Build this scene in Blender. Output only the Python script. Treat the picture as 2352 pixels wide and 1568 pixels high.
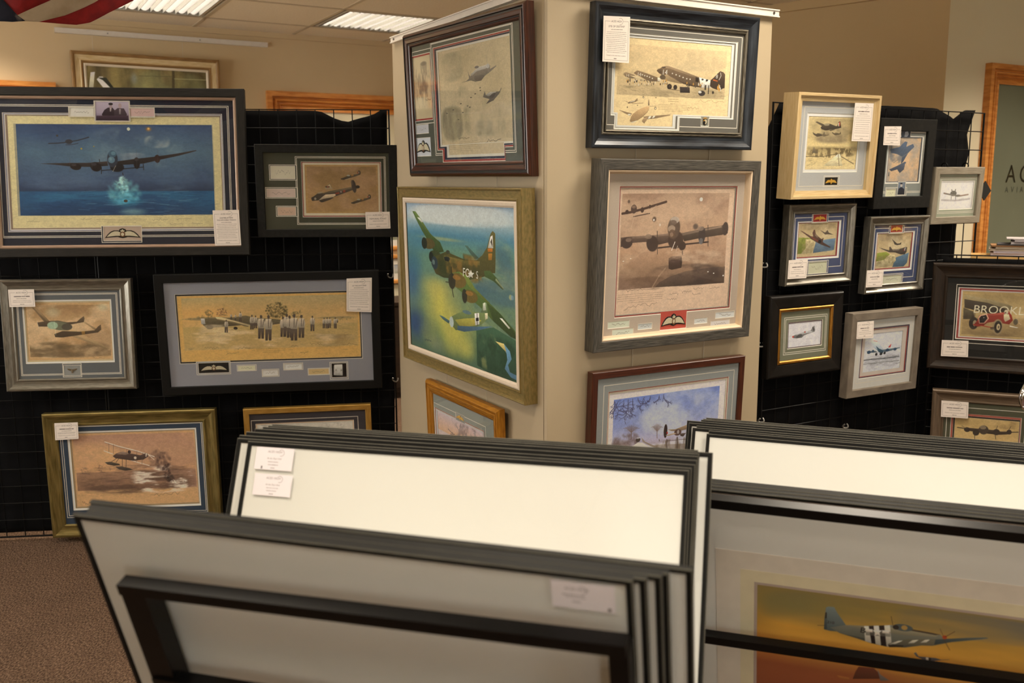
import bpy, bmesh, math, random, zlib
import numpy as np
from mathutils import Matrix, Vector
from mathutils.geometry import tessellate_polygon
for o in list(bpy.data.objects): bpy.data.objects.remove(o)
SC=bpy.context.scene; COL=SC.collection

# ---------------------------------------------------------------- camera, world, lights, exposure
CAMZ=1.5
cam=bpy.data.cameras.new('camera'); cam.sensor_width=36; cam.lens=36*2130/2352; cam.clip_start=.05
cam.dof.use_dof=True; cam.dof.focus_distance=2.95; cam.dof.aperture_fstop=4.5
camo=bpy.data.objects.new('camera',cam); COL.objects.link(camo)
_r,_u,_b=((0.999988,-0.000798,-0.004821),(0.004887,0.16327,0.986569),(0,-0.986581,0.163272))
camo.matrix_world=Matrix(((_r[0],_u[0],_b[0],0),(_r[1],_u[1],_b[1],0),(_r[2],_u[2],_b[2],CAMZ),(0,0,0,1)))
SC.camera=camo
SC.view_settings.view_transform='Standard'; SC.view_settings.look='None'; SC.view_settings.gamma=1
SC.view_settings.use_curve_mapping=False; SC.view_settings.exposure=0.0
SC.cycles.use_denoising=True; SC.cycles.max_bounces=8; SC.cycles.diffuse_bounces=4; SC.cycles.glossy_bounces=4
SC.cycles.transparent_max_bounces=12; SC.cycles.caustics_reflective=False; SC.cycles.caustics_refractive=False
SC.cycles.sample_clamp_indirect=6
W=bpy.data.worlds.new('sky'); SC.world=W; W.use_nodes=True
W.node_tree.nodes['Background'].inputs[0].default_value=(1,.95,.88,1); W.node_tree.nodes['Background'].inputs[1].default_value=8.0
A0=math.radians(29.77); EX=Vector((math.cos(A0),math.sin(A0),0)); EY=Vector((-math.sin(A0),math.cos(A0),0)); EZ=Vector((0,0,1))
def RW(a,b,z=0): return EX*a+EY*b+EZ*z           # room axes -> world
CEIL=2.55; CA,CB,MOD=1.997,6.14,.66              # ceiling grid anchor and module
def modc(i,j): return (CA+MOD*(i+.5), CB-MOD*(j+.5))
WARM=(1,.87,.70)
LAMPS={(-4,0):38,(-2,0):64,(0,0):64,(-4,3):6,(-2,3):5,(0,3):16,(-4,6):20,(-2,6):12,(0,6):22,(2,6):14,(4,6):44,(-4,9):16,(-2,9):24,(0,9):18,(-2,12):16,(0,12):16}  # beside the pair in view, unseen fixtures added to brighten room and walls
for (i,j),p in LAMPS.items():
    a,b=modc(i,j); L=bpy.data.lights.new('lamp',type='AREA'); L.shape='SQUARE'; L.size=.54; L.energy=p; L.color=WARM; L.spread=math.radians(140)
    o=bpy.data.objects.new('lamp',L); COL.objects.link(o); o.location=RW(a,b,CEIL+.035); o.rotation_euler=(0,0,A0)

# ---------------------------------------------------------------- data (world metres, measured from the place)
FRM=[
{'k':'L1','label':'large dark-framed blue night seascape print with heavy bomber, topmost at left','C':[-1.5993,3.838,1.5705],'U':[0.9924,0.1232,-0.0022],'V':[-0.0087,0.0876,0.9961],'N':[0.123,-0.9885,0.088],'w':1.0173,'h':0.6791,'T':0.035,'bar':[0.034,'flat','charcoal_wood'],'slip':[0.013,'champagne'],'md':0.012,'mat':[24,28,42],'paper':[196,184,140],'glass':True,'lip':None,'pr':[[-0.4232,-0.2217,0.4039,0.2271]],'main':[[-0.4378,-0.2361,0.4139,0.237]],'rings':[[[120,118,135],0.35],[[200,195,190],0.25],[[128,108,92],0.4]],'lines':[[[[-0.4648,-0.2619,0.4429,0.2715],[-0.0805,-0.2842,0.0787,-0.215],[-0.0867,0.2053,0.0538,0.2889],[-0.186,0.2229,-0.0852,0.2636],[0.0501,0.2218,0.1499,0.262]],[0,0.0055]]],'slips':[[[-0.1809,0.2272,-0.0902,0.2601],[200,196,186]],[[0.0535,0.227,0.1473,0.2585],[190,160,155]]],'photos':[['L1p',[-0.0817,0.2088,0.0487,0.2854]]],'badge':[[-0.0718,-0.2754,0.0771,-0.2186],'raf_back',[168,148,132]],'tag':[[[0.3661,-0.1559],[0.472,-0.154],[0.4765,-0.3002],[0.3713,-0.3005]],['DAMBUSTERS','THE IMPOSSIBLE MISSION'],11],'bb':[-0.4232,-0.2217,0.4039,0.2271]},
{'k':'L2','label':'bomber and two fighters print with green mount in black frame beside the pillar edge','C':[-0.7704,3.9327,1.4897],'U':[0.9941,0.1086,-0.0062],'V':[0.0081,-0.0174,0.9998],'N':[0.1085,-0.9939,-0.0182],'w':0.5828,'h':0.3837,'T':0.035,'bar':[0.034,'flat','black_leather'],'slip':None,'md':0.01,'mat':[58,60,48],'paper':[168,135,88],'glass':True,'lip':None,'pr':[[-0.0912,-0.0912,0.2113,0.1092]],'main':[[-0.1035,-0.1058,0.2232,0.1201]],'rings':[[[125,45,40],0.32],[[200,188,165],0.68]],'lines':[[[[-0.129,-0.1392,0.2443,0.1435],[-0.2362,0.0449,-0.1226,0.1091],[-0.2558,-0.0295,-0.124,0.0163],[-0.2145,-0.1054,-0.1251,-0.0602]],[0,0.005]]],'slips':[[[-0.2291,0.0521,-0.1315,0.102],[196,188,168]],[[-0.2487,-0.0232,-0.1329,0.0091],[192,170,160]],[[-0.2074,-0.099,-0.134,-0.0665],[190,160,140]]],'photos':[],'tag':[[[0.1555,-0.0863],[0.2576,-0.0846],[0.2598,-0.1551],[0.1574,-0.1575]],['MEMORIAL FLIGHT'],7],'bb':[-0.0912,-0.0912,0.2113,0.1092]},
{'k':'L3','label':'silver scoop-framed sepia print of a twin-boom aircraft over clouds, small metal eagle badge below','C':[-1.8483,3.8178,0.904],'U':[0.994,0.1095,-0.0039],'V':[-0.0004,0.0386,0.9992],'N':[0.1096,-0.9932,0.0384],'w':0.5216,'h':0.4669,'T':0.035,'bar':[0.05,'scoop','pewter'],'slip':None,'md':0.014,'mat':[84,88,92],'paper':[190,155,110],'glass':True,'lip':None,'pr':[[-0.1703,-0.106,0.166,0.1345]],'main':[[-0.1798,-0.1175,0.1731,0.1454]],'rings':[[[205,203,198],0.5],[[188,168,128],0.5]],'lines':[[[[-0.2029,-0.1698,0.2004,0.1744],[-0.0369,-0.1795,0.04,-0.1204]],[0,0.0045]]],'slips':[],'photos':[],'badge':[[-0.0317,-0.1721,0.0347,-0.1296],'eagle',[128,128,126]],'tag':[[[-0.2253,0.1928],[-0.1233,0.1933],[-0.1226,0.1212],[-0.224,0.121]],[],5],'bb':[-0.1703,-0.106,0.166,0.1345]},
{'k':'L4','label':'wide black-framed grey-mounted panorama of airmen standing on an airfield','C':[-1.0238,3.8886,0.8975],'U':[0.9916,0.1292,0.0043],'V':[0.0011,-0.0412,0.9991],'N':[0.1292,-0.9908,-0.041],'w':0.922,'h':0.5166,'T':0.035,'bar':[0.036,'flat','black_satin'],'slip':None,'md':0.012,'mat':[132,132,140],'paper':[205,165,98],'glass':True,'lip':None,'pr':[[-0.376,-0.1166,0.3743,0.165]],'main':[[-0.3812,-0.1231,0.3796,0.1712]],'rings':[[[25,24,24],1]],'lines':[[[[0.55,1.3325,0.5517,1.3341],[-0.3172,-0.1751,-0.1758,-0.1162],[-0.1506,-0.1647,-0.0684,-0.136],[-0.0479,-0.1931,0.0249,-0.1586],[0.0428,-0.1667,0.127,-0.135],[0.1452,-0.1927,0.2384,-0.1608],[0.2386,-0.2152,0.3174,-0.1368]],[0]]],'slips':[[[-0.1453,-0.1608,-0.0748,-0.1417],[214,208,176]],[[-0.0434,-0.1873,0.0185,-0.1643],[215,210,205]],[[0.0474,-0.1619,0.1206,-0.1407],[205,204,206]],[[0.1489,-0.1888,0.2338,-0.1656],[196,170,120]]],'photos':[['L4p',[0.247,-0.2055,0.3101,-0.1435]]],'badge':[[-0.3083,-0.1675,-0.183,-0.1238],'raf',[22,20,20]],'tag':[[[0.3265,0.2263],[0.4324,0.2277],[0.4266,0.0792],[0.321,0.0852]],["AT THE DAY'S END"],11],'bb':[-0.376,-0.1166,0.3743,0.165]},
{'k':'L5','label':'olive gold frame around seaplane print with smoke column, navy mount, lowest at left near carpet','C':[-1.6261,3.8312,0.2986],'U':[0.9957,0.0925,0.0055],'V':[-0.0059,0.0036,1],'N':[0.0925,-0.9957,0.0042],'w':0.7118,'h':0.5456,'T':0.04,'bar':[0.056,'scoop','olive_gold'],'slip':None,'md':0.014,'mat':[38,54,72],'paper':[196,156,112],'glass':True,'lip':None,'pr':[[-0.2495,-0.1423,0.2612,0.1799]],'main':[[-0.2629,-0.155,0.2685,0.1896]],'rings':[[[214,208,200],0.55],[[150,125,90],0.45]],'lines':[[[[-0.2934,-0.189,0.3001,0.2211]],[0,0.008]]],'slips':[],'photos':[],'tag':[[[-0.3055,0.2343],[-0.21,0.235],[-0.2122,0.1629],[-0.3076,0.1606]],[],6],'bb':[-0.2495,-0.1423,0.2612,0.1799]},
{'k':'L6','label':'thin bright gold frame with dark mount, its lower part hidden behind the print sleeves','C':[-0.8882,3.9224,0.4342],'U':[0.9934,0.1143,0.0101],'V':[-0.0061,-0.0354,0.9993],'N':[0.1146,-0.9928,-0.0345],'w':0.5438,'h':0.27,'T':0.03,'bar':[0.024,'flat','bright_gold'],'slip':None,'md':0.01,'mat':[48,46,52],'paper':[205,200,190],'glass':True,'lip':None,'pr':[[-0.215,-0.1885,0.187,0.0582]],'main':[[-0.2225,-0.1966,0.1945,0.0641]],'rings':[[[205,165,125],0.4],[[205,200,190],0.6]],'lines':[[[[-0.243,-0.2208,0.2152,0.0817]],[0]]],'slips':[],'photos':[],'bb':[-0.215,-0.1885,0.187,0.0582]},
{'k':'P1','label':'mahogany frame with green mount, portrait sketch beside two fighters, top left of the display pillar','C':[-0.1783,3.3047,1.8034],'U':[0.5371,-0.8434,-0.0127],'V':[-0.0292,-0.0336,0.999],'N':[-0.843,-0.5362,-0.0427],'w':0.8489,'h':0.5268,'T':0.035,'bar':[0.05,'ridge','mahogany'],'slip':None,'md':0.016,'mat':[78,80,68],'paper':[196,178,142],'glass':True,'lip':None,'pr':[[-0.179,-0.1504,0.3061,0.1761],[-0.1272,-0.1877,0.2471,-0.1524]],'main':[[-0.2068,-0.1678,0.3092,0.1929],[-0.1685,-0.2112,0.2596,-0.1594]],'rings':[[[150,50,42],0.3],[[38,40,58],0.35],[[215,208,190],0.35]],'lines':[[[[-0.2249,-0.1876,0.3298,0.2146],[-0.1681,-0.2127,0.2548,-0.1815],[-0.415,-0.0692,-0.222,0.1966]],[0,0.006]]],'slips':[[[-0.3721,-0.1027,-0.2719,-0.0724],[190,188,190]]],'photos':[],'badge':[[-0.3801,-0.1867,-0.2616,-0.1206],'raf_back',[205,205,208]],'small':['P1s',[-0.4066,-0.0557,-0.2311,0.1808],[150,50,42],[200,182,145]],'bb':[-0.179,-0.1877,0.3061,0.1761]},
{'k':'P2','label':'large gilt-edged oil painting of a green bomber above fields, unglazed, middle of pillar left face','C':[-0.2113,3.3754,1.1525],'U':[0.5013,-0.8652,-0.0086],'V':[-0.0133,-0.0177,0.9998],'N':[-0.8652,-0.501,-0.0204],'w':0.9849,'h':0.7012,'T':0.05,'bar':[0.042,'canvas','olive_gold2'],'slip':[0.021,'linen'],'md':0.01,'mat':None,'paper':[120,140,130],'glass':False,'lip':None,'pr':[[-0.4252,-0.2869,0.4459,0.2921]],'lines':[],'slips':[],'photos':[],'bb':[-0.4252,-0.2869,0.4459,0.2921]},
{'k':'P3','label':'ochre gold frame with pale pink sky print, lowest on pillar left face above the sleeves','C':[-0.1962,3.3887,0.4942],'U':[0.4925,-0.8703,-0.0039],'V':[-0.0284,-0.0205,0.9994],'N':[-0.8699,-0.4921,-0.0348],'w':0.6118,'h':0.5,'T':0.03,'bar':[0.05,'ridge','ochre_gold'],'slip':None,'md':0.014,'mat':[140,142,132],'paper':[205,185,180],'glass':True,'lip':None,'pr':[[-0.2314,-0.0624,0.1587,0.1321]],'main':[[-0.2492,-0.0872,0.1714,0.1421]],'rings':[[[165,80,70],0.3],[[200,195,190],0.7]],'lines':[[[[-0.2706,-0.1054,0.1886,0.1633]],[0]]],'slips':[],'photos':[],'badge':[[-0.0558,0.1363,0.0159,0.1641],'gold',[150,145,135]],'bb':[-0.2314,-0.0624,0.1587,0.1321]},
{'k':'Q1','label':'blue-black silver edged frame with print of transport planes, top of the pillar bright face','C':[0.5498,3.1209,1.8433],'U':[0.8766,0.4813,0.0041],'V':[0.0201,-0.0451,0.9988],'N':[0.4809,-0.8754,-0.0492],'w':0.6678,'h':0.439,'T':0.035,'bar':[0.052,'scoop','blueblack'],'slip':[0.006,'worn_silver'],'md':0.012,'mat':[112,106,96],'paper':[250,220,166],'glass':True,'lip':None,'pr':[[-0.2439,-0.1079,0.2285,0.1226],[-0.2281,-0.1471,-0.0067,-0.1005]],'main':[[-0.256,-0.1157,0.2495,0.1343],[-0.241,-0.158,0.0176,-0.11]],'rings':[[[238,232,220],0.3],[[120,112,100],0.2],[[240,234,222],0.5]],'lines':[[[[-0.276,-0.1476,0.2695,0.1527],[-0.2453,-0.1663,0.0187,-0.1347]],[0]]],'slips':[],'photos':[],'badge':[[0.1116,-0.1416,0.1436,-0.1131],'shield',[150,145,128]],'tag':[[[-0.3065,0.177],[-0.2069,0.181],[-0.2047,0.0428],[-0.305,0.0426]],['EYE OF DESTINY'],14],'bb':[-0.2439,-0.1471,0.2285,0.1226]},
{'k':'Q2','label':'deep grey wood frame with sepia bomber print and red wings badge panel, middle of pillar','C':[0.5661,3.1149,1.2788],'U':[0.8673,0.4979,-0.0018],'V':[0.0245,-0.0391,0.9989],'N':[0.4973,-0.8664,-0.0461],'w':0.681,'h':0.6193,'T':0.05,'bar':[0.034,'flat','grey_oak'],'slip':[0,None],'md':0.026,'mat':[188,168,146],'paper':[222,188,156],'glass':True,'lip':'cream','pr':[[-0.2353,-0.1962,0.254,0.2168]],'main':[[-0.2417,-0.2036,0.2616,0.2226]],'rings':[[[150,58,48],0.6],[[50,40,36],0.25],[[222,196,168],0.15]],'lines':[],'slips':[[[-0.2668,-0.238,-0.1812,-0.2174],[214,214,186]],[[-0.2478,-0.2675,-0.1632,-0.2453],[210,212,190]],[[-0.1426,-0.2511,-0.0852,-0.2331],[200,200,192]],[[0.1029,-0.2502,0.1599,-0.233],[212,208,198]],[[0.1986,-0.2377,0.2853,-0.2175],[216,212,202]],[[0.1788,-0.2664,0.2651,-0.2474],[216,208,200]]],'photos':[],'badge':[[-0.0483,-0.2605,0.0653,-0.1998],'raf_back',[190,78,62]],'bb':[-0.2353,-0.1962,0.254,0.2168]},
{'k':'Q3','label':'brown mahogany frame with snowy lane and aircraft print, lowest on pillar behind sleeves','C':[0.548,3.1341,0.6712],'U':[0.8696,0.4938,-0.0063],'V':[0.0226,-0.0271,0.9994],'N':[0.4933,-0.8692,-0.0348],'w':0.6673,'h':0.46,'T':0.03,'bar':[0.024,'flat','mahogany2'],'slip':None,'md':0.008,'mat':[148,148,140],'paper':[232,220,214],'glass':True,'lip':None,'pr':[[-0.2537,-0.1783,0.2564,0.1479]],'main':[[-0.2608,-0.1857,0.2652,0.1565]],'rings':[[[170,60,55],0.3],[[225,208,180],0.7]],'lines':[[[[-0.2826,-0.2168,0.2912,0.1816]],[0]]],'slips':[],'photos':[],'bb':[-0.2537,-0.1783,0.2564,0.1479]},
{'k':'R1','label':'deep pale oak box frame with sepia fighters print and gold brooch','C':[1.2198,3.5374,1.6455],'U':[0.8793,0.4762,0.0086],'V':[0.0199,-0.0548,0.9983],'N':[0.4759,-0.8776,-0.0577],'w':0.4299,'h':0.3831,'T':0.075,'bar':[0.03,'box','pale_oak'],'slip':None,'md':0.024,'mat':[170,169,165],'paper':[206,186,140],'glass':True,'lip':None,'pr':[[-0.1316,-0.0838,0.1342,0.1089]],'main':[[-0.1405,-0.0924,0.1413,0.1191]],'rings':[[[226,224,220],1]],'lines':[[[[-0.1587,-0.1466,0.1791,0.1429],[-0.0321,-0.149,0.0532,-0.1066]],[0]]],'slips':[],'photos':[],'badge':[[-0.0252,-0.1425,0.0439,-0.1131],'gold',[20,20,20]],'tag':[[[0.0707,0.1616],[0.1699,0.1621],[0.1722,0.0212],[0.0699,0.0218]],[],11],'bb':[-0.1316,-0.0838,0.1342,0.1089]},
{'k':'R2','label':'black frame with blue grey mount and small portrait photo, right of the pale oak frame','C':[1.5864,3.7901,1.5873],'U':[0.8825,0.4703,0.0068],'V':[0.015,-0.0425,0.999],'N':[0.4702,-0.8815,-0.0445],'w':0.329,'h':0.3532,'T':0.03,'bar':[0.048,'flat','black_leather'],'slip':None,'md':0.012,'mat':[122,124,118],'paper':[190,158,124],'glass':True,'lip':None,'pr':[[-0.0873,-0.0691,0.0951,0.1021]],'main':[[-0.0968,-0.0756,0.1044,0.1093]],'rings':[[[205,205,200],0.5],[[50,56,70],0.5]],'lines':[[[[-0.1166,-0.1156,0.1273,0.1302],[-0.0917,-0.1379,0.0334,-0.0926]],[0,0.005]]],'slips':[[[-0.0865,-0.1322,-0.0333,-0.1001],[206,200,168]]],'photos':[['R2a',[-0.0253,0.105,0.0254,0.1322]],['R2b',[-0.0207,-0.1227,0.023,-0.0721]]],'tag':[[[-0.1456,0.1445],[-0.0487,0.1464],[-0.0487,0.0722],[-0.1429,0.0729]],[],6],'bb':[-0.0873,-0.0691,0.0951,0.1021]},
{'k':'R3','label':'small grey wood frame with white drawing of a twin-engine plane, rightmost on the panel','C':[1.8895,3.9647,1.4592],'U':[0.8792,0.4764,0.007],'V':[0.0147,-0.0418,0.999],'N':[0.4762,-0.8782,-0.0437],'w':0.316,'h':0.2361,'T':0.025,'bar':[0.03,'flat','grey_wash'],'slip':None,'md':0.012,'mat':[140,142,122],'paper':[208,202,200],'glass':True,'lip':None,'pr':[[-0.0943,-0.0538,0.1102,0.0566]],'main':[[-0.0991,-0.0574,0.1138,0.0607]],'rings':[[[222,216,210],1]],'lines':[[[[-0.1093,-0.075,0.1329,0.0757]],[0,0.006]]],'slips':[],'photos':[],'bb':[-0.0943,-0.0538,0.1102,0.0566]},
{'k':'R4','label':'silver frame with diving fighter over cliffs, navy mount, under the pale oak frame','C':[1.1918,3.573,1.2807],'U':[0.876,0.4822,0.0076],'V':[0.0106,-0.035,0.9993],'N':[0.4821,-0.8754,-0.0358],'w':0.3564,'h':0.3062,'T':0.035,'bar':[0.036,'scoop','pewter'],'slip':None,'md':0.014,'mat':[66,74,104],'paper':[198,172,128],'glass':True,'lip':None,'pr':[[-0.1095,-0.0466,0.0961,0.0811]],'main':[[-0.118,-0.0556,0.1103,0.0876]],'rings':[[[224,220,214],0.55],[[150,44,46],0.45]],'lines':[[[[-0.1351,-0.0918,0.1264,0.1041],[-0.048,0.0822,0.0405,0.1204],[-0.055,-0.1196,0.0581,-0.0634]],[0]]],'slips':[[[-0.0481,-0.1127,0.0485,-0.0693],[206,200,166]]],'photos':[],'badge':[[-0.0409,0.0856,0.0313,0.1138],'gold',[165,42,44]],'tag':[[[-0.1703,-0.0526],[-0.0707,-0.0527],[-0.0727,-0.1261],[-0.1705,-0.1239]],[],6],'bb':[-0.1095,-0.0466,0.0961,0.0811]},
{'k':'R5','label':'silver frame with fighter flying level over cliffs, second navy mounted picture under black frame','C':[1.5733,3.7793,1.2257],'U':[0.8765,0.4814,0.0026],'V':[0.0179,-0.038,0.9991],'N':[0.4811,-0.8757,-0.0419],'w':0.3532,'h':0.3081,'T':0.035,'bar':[0.036,'scoop','pewter'],'slip':None,'md':0.014,'mat':[62,70,98],'paper':[198,172,128],'glass':True,'lip':None,'pr':[[-0.1094,-0.0553,0.0924,0.0842]],'main':[[-0.1195,-0.066,0.1048,0.0903]],'rings':[[[224,220,214],0.55],[[150,44,46],0.45]],'lines':[[[[-0.1344,-0.0992,0.1213,0.1079],[-0.0524,0.084,0.0389,0.1246],[-0.0708,-0.1247,0.0585,-0.0794]],[0]]],'slips':[[[-0.0604,-0.1175,0.0505,-0.0867],[208,202,172]]],'photos':[],'badge':[[-0.042,0.0893,0.0285,0.1175],'gold',[165,42,44]],'tag':[[[-0.1772,-0.0567],[-0.0791,-0.058],[-0.081,-0.1271],[-0.1757,-0.1251]],[],6],'bb':[-0.1094,-0.0553,0.0924,0.0842]},
{'k':'R6','label':'wide black frame with gilt inner edge and small white fighter drawing, lower left of panel','C':[1.1457,3.5539,0.9328],'U':[0.8754,0.4834,-0.001],'V':[-0.0021,0.0059,1],'N':[0.4834,-0.8754,0.0061],'w':0.3939,'h':0.3191,'T':0.035,'bar':[0.052,'rustic','black_rustic'],'slip':[0.013,'gilt'],'md':0.014,'mat':[118,116,92],'paper':[222,214,212],'glass':True,'lip':None,'pr':[[-0.0834,-0.0462,0.0914,0.0469]],'main':[[-0.0873,-0.0497,0.0952,0.0504]],'rings':[[[70,40,60],1]],'lines':[[[[-0.11,-0.0736,0.1202,0.0727]],[0,0.007]]],'slips':[],'photos':[],'bb':[-0.0834,-0.0462,0.0914,0.0469]},
{'k':'R7','label':'grey suede-look frame with white mount and jet airliner print, bottom of right panel','C':[1.5374,3.7564,0.825],'U':[0.8786,0.4776,-0.0019],'V':[0.0159,-0.0254,0.9996],'N':[0.4774,-0.8782,-0.03],'w':0.4177,'h':0.3484,'T':0.04,'bar':[0.032,'flat','grey_suede'],'slip':None,'md':0.012,'mat':[216,208,194],'paper':[222,218,218],'glass':True,'lip':None,'pr':[[-0.1078,-0.0783,0.1146,0.0809]],'main':[[-0.132,-0.0995,0.1492,0.1044]],'rings':[[[40,40,70],0.18],[[160,44,40],0.14],[[214,196,178],0.68]],'lines':[[[[-0.1493,-0.1203,0.1664,0.1261]],[0]]],'slips':[],'photos':[],'tag':[[[-0.1838,0.1401],[-0.0874,0.1384],[-0.0835,0.0682],[-0.181,0.0709]],[],5],'bb':[-0.1078,-0.0783,0.1146,0.0809]},
{'k':'S1','label':'dark brown frame with black mount and red vintage racing car print, at right edge','C':[2.1332,3.699,0.9585],'U':[0.8988,-0.4385,0.0008],'V':[-0.0161,-0.0313,0.9994],'N':[-0.4381,-0.8982,-0.0352],'w':0.82,'h':0.4482,'T':0.035,'bar':[0.06,'scoop','dark_walnut'],'slip':None,'md':0.012,'mat':[26,24,22],'paper':[190,160,108],'glass':True,'lip':None,'pr':[[-0.2918,-0.0804,0.2355,0.11]],'main':[[-0.3068,-0.0911,0.2497,0.1241]],'rings':[[[214,204,194],0.15],[[150,62,56],0.5],[[205,190,180],0.35]],'lines':[[[[-0.3165,-0.1094,0.2614,0.1376]],[0]]],'slips':[],'photos':[],'tag':[[[-0.3578,-0.0992],[-0.2568,-0.0958],[-0.2541,-0.1654],[-0.3573,-0.1681]],[],6],'bb':[-0.2918,-0.0804,0.2355,0.11]},
{'k':'S2','label':'taupe moulded frame with green mount and four-engine bomber, bottom right above the sleeves','C':[1.9775,3.7749,0.448],'U':[0.9007,-0.4344,0.0105],'V':[-0.0245,-0.0265,0.9993],'N':[-0.4338,-0.9003,-0.0345],'w':0.4085,'h':0.4,'T':0.035,'bar':[0.05,'scoop','taupe'],'slip':None,'md':0.014,'mat':[72,70,52],'paper':[192,160,105],'glass':True,'lip':None,'pr':[[-0.111,-0.1205,0.1298,0.0855]],'main':[[-0.1255,-0.1297,0.1352,0.1012]],'rings':[[[160,80,66],0.55],[[40,34,28],0.45]],'lines':[[[[-0.1446,-0.1679,0.1584,0.1296]],[0]]],'slips':[],'photos':[],'tag':[[[-0.1675,0.1556],[-0.0636,0.1562],[-0.0622,0.0858],[-0.1661,0.0844]],[],6],'bb':[-0.111,-0.1205,0.1298,0.0855]},
{'k':'B1','label':'cream and gilt framed green-brown painting on the back wall under the white rail','C':[-2.3156,6.1211,1.968],'U':[0.8672,0.4979,-0.0047],'V':[0.0215,-0.028,0.9994],'N':[0.4974,-0.8668,-0.0349],'w':0.8904,'h':0.75,'T':0.04,'bar':[0.07,'ridge2','cream_gilt'],'slip':[0.015,'bone'],'md':0.012,'mat':None,'paper':[110,100,60],'glass':False,'lip':None,'pr':[[-0.3825,-0.1618,0.3686,0.3036]],'lines':[],'slips':[],'photos':[],'bb':[-0.3825,-0.1618,0.3686,0.3036]}]
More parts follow.
